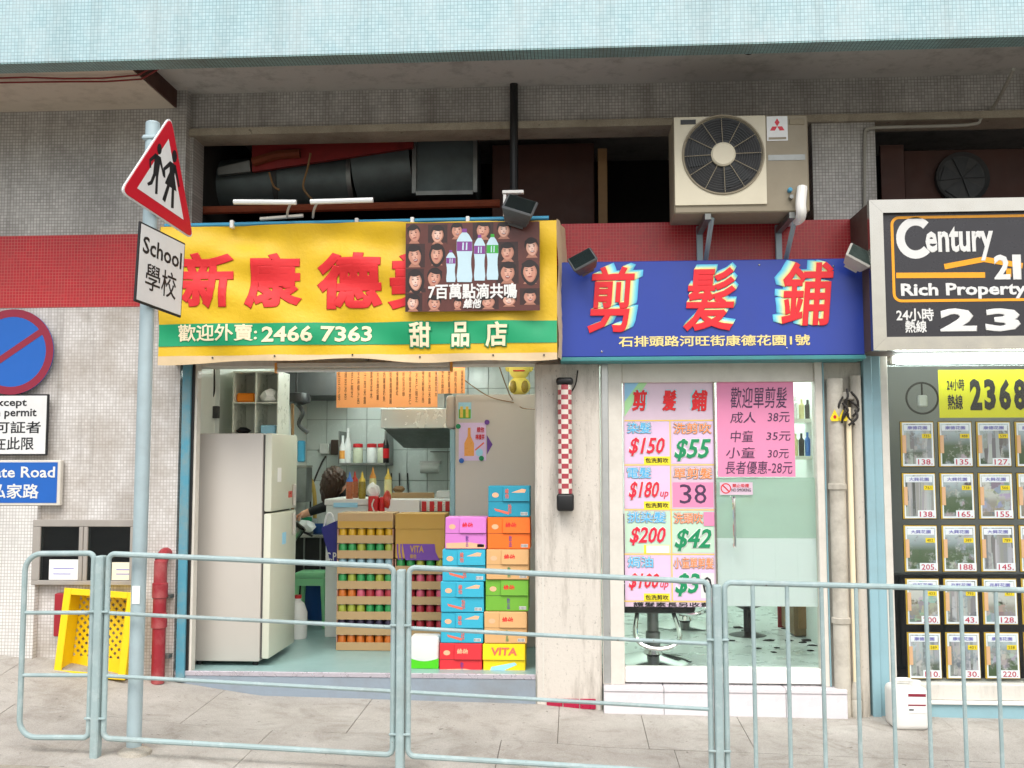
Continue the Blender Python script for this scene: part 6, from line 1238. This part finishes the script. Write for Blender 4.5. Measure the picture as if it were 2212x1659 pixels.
# ---- loose kitchen clutter on the sink side and the back wall
zsk = P(668, 1160, 2.3).z
for i, (u_, v_, Y, r, hh_, m_, nm, lab) in enumerate(((645, 1150, 2.5, .07, .09, 'hood_steel', 'steel_bowl', 'steel bowl beside the sink tap'), (662, 1152, 2.6, .05, .16, 'price_green', 'soap_bottle', 'green soap bottle at the sink'), (676, 1150, 2.75, .045, .14, 'hood_steel', 'steel_mug', 'steel mug behind the sink'), (690, 1150, 2.6, .06, .1, 'bucket_blue', 'plastic_bowl', 'dark blue plastic bowl right of the sink'))):
    q = P(u_, v_, Y); bm = BM(); lathe(bm, [(r * .7, 0), (r, hh_ * .3), (r, hh_), (r * .9, hh_), (r * .85, hh_ * .2)], (q.x, Y, zsk), 16); tag(mk(nm, bm, m_), lab, 'kitchenware')
for i, (u_, L) in enumerate(((845, .2), (862, .26), (880, .22))):
    q = P(u_, 1022, SY1 - .05); t = thing('ladle', '%s of the utensils hanging on the tiled wall under the jar shelf' % ['leftmost', 'middle', 'rightmost'][i], 'utensil', (q.x, SY1 - .05, q.z - L), 'hanging kitchen utensils')
    bm = BM(); tube(bm, [(q.x, SY1 - .04, q.z), (q.x + .01, SY1 - .05, q.z - L)], .006, 6); mk('handle', bm, 'black', t)
    bm = BM(); blob(bm, (q.x + .01, SY1 - .06, q.z - L - .02), .03, .018, .03, 2); mk('scoop', bm, 'steel_dull', t)
for i, (u_, v_) in enumerate(((560, 930), (590, 935))):
    q = P(u_, v_, .45); 
for i, (u0, v0, u1, v1, m_) in enumerate(((596, 1010, 616, 1040, 'paper_white'), (602, 1150, 622, 1175, 'print_sky'), (588, 1062, 600, 1076, 'sauce_red'))):
    x_ = fx1 + .0632; za, zb = P(600, v1, yf + .3).z, P(600, v0, yf + .3).z; y0_ = yf + .12 + .14 * i; bm = BM(); bx(bm, x_ - .001, x_ + .001, y0_, y0_ + .09, za, zb); mk('door_sticker', bm, m_, FR)
mat('case_grey', '#a39d95', .6, .1, .08, 7, dirt=.4, dirtcol='#77706a')
# ============================================================ LEFT WALL FITTINGS
yw = YL - .05
# no stopping roundel
q = P(26, 760, yw); rR = P(116, 760, yw).x - q.x
NS = thing('no_stopping_sign', 'round blue no stopping sign with red border on the left wall', 'sign', (q.x, yw, q.z - rR))
def ringmesh(cx, cz, r0, r1, y, n=48):
    bm = BM(); a = [bm.verts.new((cx + r0 * math.cos(2 * math.pi * i / n), y, cz + r0 * math.sin(2 * math.pi * i / n))) for i in range(n)]; b = [bm.verts.new((cx + r1 * math.cos(2 * math.pi * i / n), y, cz + r1 * math.sin(2 * math.pi * i / n))) for i in range(n)]
    for i in range(n): bm.faces.new((a[i], a[(i + 1) % n], b[(i + 1) % n], b[i]))
    bmesh.ops.recalc_face_normals(bm, faces=bm.faces); return bm
bm = BM(); lathe(bm, [(rR, -.003), (rR, .006)], (q.x, yw, q.z), 48, 'Y'); mk('sign_plate', bm, 'sign_blue', NS)
bm = ringmesh(q.x, q.z, rR, rR * .82, yw - .004)
bmesh.ops.translate(bm, verts=bm.verts, vec=(0, 0, 0))
for f in bm.faces:
    f.normal_update()
if bm.faces[:][0].normal.y > 0: bmesh.ops.reverse_faces(bm, faces=bm.faces)
mk('red_border', bm, 'sign_maroon', NS, smooth=False)
bm = BM(); e = rR * .84; w_ = rR * .075; s_ = math.sqrt(.5); c30, s30 = math.cos(rad(34)), math.sin(rad(34))
poly(bm, [(q.x - e * c30 - w_ * s30, q.z - e * s30 + w_ * c30), (q.x - e * c30 + w_ * s30, q.z - e * s30 - w_ * c30), (q.x + e * c30 + w_ * s30, q.z + e * s30 - w_ * c30), (q.x + e * c30 - w_ * s30, q.z + e * s30 + w_ * c30)], yw - .0045); mk('red_bar', bm, 'sign_maroon', NS, smooth=False)
# permit plate
a, b, c, d = rc(-70, 852, 104, 984, yw); PL = thing('permit_plate', 'white permit plate with black text under the round sign', 'sign', ((a + b) / 2, yw, c))
bm = BM(); bx(bm, a, b, yw - .003, yw + .012, c, d, .004); mk('sign_plate', bm, 'print_black', PL); bm = BM(); bx(bm, a + .012, b - .012, yw - .0055, yw - .0032, c + .01, d - .01, .001); mk('sign_face', bm, 'sign_white', PL)
for s, u0, v0, u1, v1, bo in (('Except', -20, 861, 58, 882, .02), ('with permit', -45, 882, 79, 905, .02), ('許可証者', -45, 910, 88, 936, .012), ('不在此限', -45, 944, 73, 972, .012)): TV(PL, s, u0, v0, u1, v1, yw - .0062, 'print_black', bold=bo)
a, b, c, d = rc(-110, 994, 131, 1092, yw); PR_ = thing('private_road_sign', 'blue private road name plate in grey frame on the left wall', 'sign', ((a + b) / 2, yw, c))
bm = BM(); bx(bm, a, b, yw - .004, yw + .035, c, d, .004); mk('sign_frame', bm, 'frame_white', PR_); bm = BM(); bx(bm, a + .018, b - .022, yw - .0065, yw - .0042, c + .018, d - .015); mk('sign_face', bm, 'sign_blue', PR_)
TV(PR_, 'Private Road', -68, 1008, 119, 1032, yw - .0075, 'print_white', bold=.02); TV(PR_, '私家路', -22, 1045, 84, 1077, yw - .0075, 'print_white', bold=.02)
for i, (u0, u1) in enumerate(((-60, -40), (60, 80))):
    pass
# notice case with two panes
a, b, c, d = rc(78, 1122, 297, 1262, YL); NC = thing('notice_case', 'grey framed glass notice case on the left wall behind the railing', 'notice case', ((a + b) / 2, YL, c)); xm = a + (b - a) * .5
def nbox(nm, m, x0, x1, y0, y1, z0, z1, bev=.003): bm = BM(); bx(bm, x0, x1, y0, y1, z0, z1, bev); return mk(nm, bm, m, NC)
y0 = YL - .055; nbox('case_back', 'agency_dark', a + .02, b - .02, YL - .012, YL - .002, c + .02, d - .02, 0)
for q in ((a, b, y0, YL - .001, d - .045, d), (a, b, y0, YL - .001, c, c + .03), (a, a + .055, y0, YL - .001, c + .031, d - .046), (b - .03, b, y0, YL - .001, c + .031, d - .046), (xm - .03, xm - .002, y0, YL - .001, c + .031, d - .046), (xm + .002, xm + .03, y0, YL - .001, c + .031, d - .046)): nbox('case_frame', 'case_grey', *q)
nbox('glass_pane', 'dark_glass', a + .056, xm - .031, y0 + .012, y0 + .016, c + .031, d - .046, 0); nbox('glass_pane', 'dark_glass', xm + .031, b - .031, y0 + .012, y0 + .016, c + .031, d - .046, 0)
for (u0, v0, u1, v1, m_, lab) in ((104, 1209, 167, 1262, 'paper_white', 'white'), (240, 1215, 296, 1258, 'paper_cream', 'cream')):
    e, f, g, h = rc(u0, v0, u1, v1, y0 - .002); bm = BM(); bx(bm, e, f, y0 + .008, y0 + .0112, max(g, c + .034), h); o = tag(mk('paper_notice', bm, m_), '%s paper notice in the glass case on the left wall' % lab, 'paper')
    for k in range(2): bm = BM(); zz_ = h - (h - g) * (.35 + .22 * k); bx(bm, e + .03, f - .03 - .02 * k, y0 + .0074, y0 + .0079, zz_ - .006, zz_); mk('print_line', bm, 'num_purple', o)
for (u0, v0, u1, v1, lab) in ((126, 1280, 150, 1372, 'dark red wall box left of the yellow crate'),):
    e, f, g, h = rc(u0, v0, u1, v1, YL); bm = BM(); bx(bm, e, f, YL - .06, YL - .001, g, h, .005); tag(mk('fire_box', bm, 'red_box'), lab, 'box')
# red stand pipe
q = P(345, 1300, -.12); zb_ = zg(q.x, -.12); zt_ = P(345, 1206, -.12).z; RP = thing('red_pipe', 'red painted stand pipe on the wall left of the dessert shop', 'pipe', (q.x, -.12, zb_))
bm = BM(); tube(bm, smooth_path([(q.x, -.12, zb_), (q.x, -.12, zt_ - .1), (q.x, -.11, zt_ - .02), (q.x, -.06, zt_ + .02), (q.x, YL + .01, zt_ + .02)], 5), .042, 14); mk('pipe_run', bm, 'pipe_red', RP)
for v_ in (1275, 1340): z_ = P(345, v_, -.12).z; bm = BM(); lathe(bm, [(.043, z_ - .05), (.05, z_ - .045), (.05, z_ + .045), (.043, z_ + .05)], (q.x, -.12, 0), 16); mk('pipe_flange', bm, 'pipe_red', RP)
for v_ in (1290, 1420): z_ = P(345, v_, -.12).z; bm = BM(); bx(bm, q.x - .06, q.x + .06, -.1, YL, z_ - .012, z_ + .012); mk('pipe_clamp', bm, 'steel_dull', RP)

# yellow plastic crate standing on its end against the wall
def crate():
    yc0 = -.42; bl, br = P(120, 1428, yc0), P(275, 1450, yc0); tl, tr = P(143, 1253, yc0), P(290, 1268, yc0)
    W_ = .45; H_ = .54; D_ = .15; ang = -6; base = Vector(((bl.x + br.x) / 2 - .1, -.15, zg((bl.x + br.x) / 2, -.2)))
    t = thing('plastic_crate', 'yellow latticed plastic crate standing on its side against the left wall', 'crate', base)
    M_ = Matrix.Translation(base) @ Matrix.Rotation(rad(-3), 4, 'Z') @ Matrix.Rotation(rad(-5), 4, 'X') @ Matrix.Rotation(rad(3), 4, 'Y')
    th = .012
    def pc(nm, *q, bev=.003): bm = BM(); bx(bm, *q, bev); mk(nm, bm, 'crate_yellow', t, M=M_)
    # solid sides with a wider rim towards the street
    pc('crate_side', -W_ / 2, -W_ / 2 + th, -D_ / 2, D_ / 2, .0, H_); pc('crate_side', W_ / 2 - th, W_ / 2, -D_ / 2, D_ / 2, .0, H_)
    pc('crate_end', -W_ / 2 + th, W_ / 2 - th, -D_ / 2, D_ / 2, 0, th); pc('crate_end', -W_ / 2 + th, W_ / 2 - th, -D_ / 2, D_ / 2, H_ - th, H_)
    e = .03
    pc('rim', -W_ / 2 - .02, -W_ / 2 + e, -D_ / 2 - .014, -D_ / 2 - .001, -.0, H_ + .012); pc('rim', W_ / 2 - e, W_ / 2 + .02, -D_ / 2 - .014, -D_ / 2 - .001, -.0, H_ + .012); pc('rim', -W_ / 2 + e, W_ / 2 - e, -D_ / 2 - .014, -D_ / 2 - .001, -.0, e); pc('rim', -W_ / 2 + e, W_ / 2 - e, -D_ / 2 - .014, -D_ / 2 - .001, H_ - e, H_ + .012)
    # lattice base: crossing diagonal slats clipped to the rectangle
    bm = BM(); x0, x1, z0, z1 = -W_ / 2 + th, W_ / 2 - th, th, H_ - th; stp = .052; hw = .0095
    for sgn in (1, -1):
        k = -H_
        while k < W_ + H_:
            pts = []
            xa = x0 + k
            # line x = xa + sgn*(z - (z0 if sgn>0 else z0)) 
            if sgn > 0: f = lambda z: xa - H_ * 0 + (z - z0) - 0
            else: f = lambda z: xa - (z - z0)
            seg = []
            for i in range(61):
                z = z0 + (z1 - z0) * i / 60; x = f(z)
                if x0 <= x <= x1: seg.append((x, z))
            if len(seg) > 1:
                (xa_, za_), (xb_, zb2) = seg[0], seg[-1]; yy = D_ / 2 - (.004 if sgn > 0 else .0085)
                n_ = Vector((zb2 - za_, -(xb_ - xa_))).normalized() * hw
                prism(bm, [(xa_ + n_.x, za_ + n_.y), (xb_ + n_.x, zb2 + n_.y), (xb_ - n_.x, zb2 - n_.y), (xa_ - n_.x, za_ - n_.y)], yy - .004, yy)
            k += stp
    stuff(mk('lattice', bm, 'crate_yellow', t, M=M_))
    pc('lattice_band', x0, x1, D_ / 2 - .014, D_ / 2 - .009, th, H_ * .2)
    for i in range(1): pass
crate()

# ============================================================ SCHOOL SIGN ON A POLE
yp = -1.31; q = P(310, 900, yp); px = P(308, 1000, yp).x; zb_ = zg(px, yp); zt_ = P(332, 266, yp).z
SP = thing('school_sign', 'school warning sign with red triangle and white plate on a grey pole', 'sign', (px, yp, zb_))
bm = BM(); tube(bm, [(px - .006, yp, zb_ - .02), (px + .006, yp, zt_)], .0385, 18); mk('pole', bm, 'galv', SP)
bm = BM(); lathe(bm, [(.0388, zt_ - .01), (.0388, zt_), (.032, zt_ + .006)], (px + .006, yp, 0), 16); mk('pole_cap', bm, 'galv', SP)
bm = BM(); lathe(bm, [(.09, zb_ - .01), (.085, zb_ + .012), (.05, zb_ + .03), (.042, zb_ + .035)], (px, yp, 0), 14); mk('pole_footing', bm, 'kerb', SP)
e, f, g, h = rc(305, 1266, 320, 1305, yp - .045); bm = BM(); bx(bm, px - .02, px + .022, yp - .0405, yp - .0385, g, h); mk('paper_sticker', bm, 'paper_white', SP)
ALF = 80
zc1 = P(335, 585, yp).z; PM = Matrix.Translation((px, yp, 0)) @ Matrix.Rotation(rad(ALF), 4, 'Z') @ Matrix.Translation((0, -.05, 0))
PM0 = PM
def tilt(z, x, a): return PM0 @ Matrix.Translation((x, 0, z)) @ Matrix.Rotation(rad(a), 4, 'Y') @ Matrix.Translation((-x, 0, -z))
PM = tilt(zc1, .05, 3.5)
def spart(nm, bm, m, parent=SP): return mk(nm, bm, m, parent, M=PM)
s0, s1 = -.18, .265; z0, z1 = zc1 - .215, zc1 + .225
bm = BM(); bx(bm, s0, s1, -.006, .006, z0, z1, .004); pl_ = spart('sign_plate', bm, 'print_black')
bm = BM(); bx(bm, s0 + .012, s1 - .012, -.0085, -.0062, z0 + .012, z1 - .012, .001); spart('plate_face', bm, 'sign_white')
TX(SP, 'School', (s0 + .035, s1 - .035, zc1 + .06, zc1 + .155), -.0092, 'print_black', bold=.018, M=PM)
TX(SP, '學校', (s0 + .075, s1 - .075, zc1 - .13, zc1 + .02), -.0092, 'print_black', bold=.004, M=PM)
sc_ = .04; zt0 = P(345, 240, yp).z; side_ = .69; hh = side_ * .866; zc2 = zt0 - hh; PM = tilt(zc2 + hh / 3, sc_, 8)
def tri(k, off=0):
    """rounded triangle scaled about its centre"""
    c = Vector((sc_, zc2 + hh / 3)); v = [Vector((sc_ - side_ / 2, zc2)), Vector((sc_ + side_ / 2, zc2)), Vector((sc_, zc2 + hh))]; out = []
    for i in range(3):
        p, a, b = v[i], v[i - 1], v[(i + 1) % 3]; r = .06
        for j in range(6):
            t = j / 5; pa, pb = p + (a - p).normalized() * r, p + (b - p).normalized() * r; out.append((pa * (1 - t) ** 2 + p * 2 * t * (1 - t) + pb * t * t))
    return [tuple(c + (x - c) * k) for x in out]
bm = BM(); prism(bm, tri(1.03), -.004, .006); spart('triangle_back', bm, 'sign_white'); bm = BM(); prism(bm, tri(1.0), -.0075, -.0045); spart('triangle_border', bm, 'sign_red')
def tri_sharp(k):
    c = Vector((sc_, zc2 + hh / 3)); return [tuple(c + (Vector(p) - c) * k) for p in ((sc_ - side_ / 2, zc2), (sc_ + side_ / 2, zc2), (sc_, zc2 + hh))]
bm = BM(); poly(bm, tri_sharp(.66), -.0085); spart('triangle_face', bm, 'sign_white')
def fig(ox, oz, s, girl):
    bm = BM(); Y = -.0094
    def pp(l): poly(bm, [(ox + x * s, oz + z * s) for x, z in l], Y)
    pp([(x * 1.0, z) for x, z in ell(.02, .88, .075, .11, 14)])
    if girl: pp([(-.1, .74), (.1, .74), (.08, .55), (.19, .3), (-.17, .3), (-.07, .55)]); pp([(-.1, .3), (-.02, .3), (-.1, -.02), (-.19, 0)]); pp([(.04, .3), (.12, .3), (.16, -.02), (.08, -.04)])
    else: pp([(-.1, .74), (.1, .74), (.08, .32), (-.09, .32)]); pp([(-.09, .32), (0, .32), (-.08, .1), (-.2, .02), (-.24, .06), (-.15, .14)]); pp([(0, .32), (.08, .32), (.12, -.02), (.04, -.04)])
    pp([(-.09, .74), (-.04, .68), (-.2, .52), (-.17, .4), (-.22, .38), (-.26, .54)]); pp([(.09, .74), (.04, .66), (.17, .5), (.23, .4), (.27, .43), (.2, .56)])
    spart('child_symbol', bm, 'print_black')
fig(sc_ - .08, zc2 + .115, .285, False); fig(sc_ + .065, zc2 + .1, .33, True)
for z_ in (zt0 - .16, zc2 + .06, zc1 + .15, zc1 - .13):
    bm = BM(); bx(bm, px - .04, px + .042, yp - .045, yp + .042, z_ - .015, z_ + .015, .01); mk('clamp', bm, 'galv', SP)
    
# ============================================================ RAILING
yf_ = -1.4
RL = thing('railing', 'grey green pedestrian railing with rounded panels along the kerb', 'railing', (0, yf_, zkerb(0)))
ptop = lambda x: interp(x, [(P(60, 1200, yf_).x, P(60, 1196, yf_).z), (P(215, 1195, yf_).x, P(215, 1195, yf_).z), (P(868, 1225, yf_).x, P(868, 1225, yf_).z), (P(1552, 1258, yf_).x, P(1552, 1258, yf_).z), (P(2212, 1275, yf_).x, P(2212, 1275, yf_).z), (4, P(2212, 1275, yf_).z - .03)])
pxs = [P(213, 1400, yf_).x, P(866, 1400, yf_).x, P(1550, 1400, yf_).x, P(1550, 1400, yf_).x + 1.65]
hb = P(868, 1225, yf_).z - P(868, 1632, yf_).z
for x_ in pxs:
    bm = BM(); bx(bm, x_ - .021, x_ + .021, yf_ - .03, yf_ + .03, zg(x_, yf_) - .05, ptop(x_) - .012, .006); po = mk('post', bm, 'fence_paint', RL)
    for z_ in (.2, .75): bm = BM(); tube(bm, [(x_ - .055, yf_ - .02, zg(x_, yf_) + z_), (x_ + .055, yf_ - .02, zg(x_, yf_) + z_)], .006, 6); mk('bolt', bm, 'fence_paint', po)
def panel(xa, xb, ra, rb, bars=0):
    def corner(cx, cz, r, a0, a1): return [Vector((cx + r * math.cos(rad(a0 + (a1 - a0) * i / 6)), yf_, cz + r * math.sin(rad(a0 + (a1 - a0) * i / 6)))) for i in range(7)]
    sh = lambda x: ptop(x) - ptop(xa); zt = ptop(xa); zb = zt - hb
    pts = corner(xa + ra, zt - ra, ra, 180, 90) + corner(xb - rb, zt - rb, rb, 90, 0) + corner(xb - rb, zb + rb, rb, 0, -90) + corner(xa + ra, zb + ra, ra, 270, 180)
    for p in pts: p.z += sh(p.x)
    bm = BM(); tube(bm, pts, .0145, 10, closed=True); mk('panel_frame', bm, 'fence_paint', RL)
    if not bars:
        for f_ in (.325, .665):
            bm = BM(); tube(bm, [(xa, yf_, zt - hb * f_), (xb, yf_, zt - hb * f_ + sh(xb))], .0105, 8); mk('rail', bm, 'fence_paint', RL)
    else:
        n = int((xb - xa) / .1745)
        for i in range(1, n + 1):
            x = xa + .172 * i - .03
            if x < xb - .03: bm = BM(); tube(bm, [(x, yf_, zt + sh(x) - .01), (x, yf_, zb + sh(x) + .01)], .011, 8); mk('bar', bm, 'fence_paint', RL)
panel(P(48, 1400, yf_).x, pxs[0] - .04, .09, .03); panel(pxs[0] + .04, pxs[1] - .04, .035, .035); panel(pxs[1] + .04, pxs[2] - .04, .035, .035); panel(pxs[2] + .04, pxs[3] - .04, .035, .035, 1)
xe = pxs[3]; panel(xe + .04, xe + 1.6, .035, .035, 1)
# ---- white jerrycan
yj = -.3; a, b, c, d = rc(1930, 1462, 2008, 1558, yj); zj = zg((a + b) / 2, yj)
JC = thing('jerrycan', 'white plastic jerrycan with printed label standing below the agency window', 'jerrycan', ((a + b) / 2, yj + .1, zj))
bm = BM(); bx(bm, a, b, yj, yj + .2, zj, zj + (d - c) * .97, .035, 0, 4); mk('can_body', bm, 'jerry_white', JC)
bm = BM(); lathe(bm, [(.03, zj + (d - c) * .965), (.03, zj + (d - c) + .025)], (b - .06, yj + .06, 0), 14); mk('cap', bm, 'jerry_white', JC)
bm = BM(); tube(bm, smooth_path([(a + .04, yj + .1, zj + (d - c) * .96), (a + .05, yj + .1, zj + (d - c) + .02), (a + .13, yj + .1, zj + (d - c) + .02), (a + .14, yj + .1, zj + (d - c) * .96)], 4), .012, 8); mk('handle', bm, 'jerry_white', JC)
e, f, g, h = rc(1962, 1498, 2000, 1540, yj); bm = BM(); bx(bm, e, f, yj - .003, yj - .0005, g, h); mk('label', bm, 'paper_white', JC)
for v_, m_ in ((1499, 'sign_maroon'), (1522, 'sign_maroon'), (1532, 'dark_grey')): e, f, g, h = rc(1962 if v_ < 1530 else 1964, v_, 2000 if v_ < 1530 else 1974, v_ + (6 if v_ == 1499 else 3), yj - .004); bm = BM(); bx(bm, e, f, yj - .0045, yj - .0032, g, h); mk('label_print', bm, m_, JC)
finish_texts()
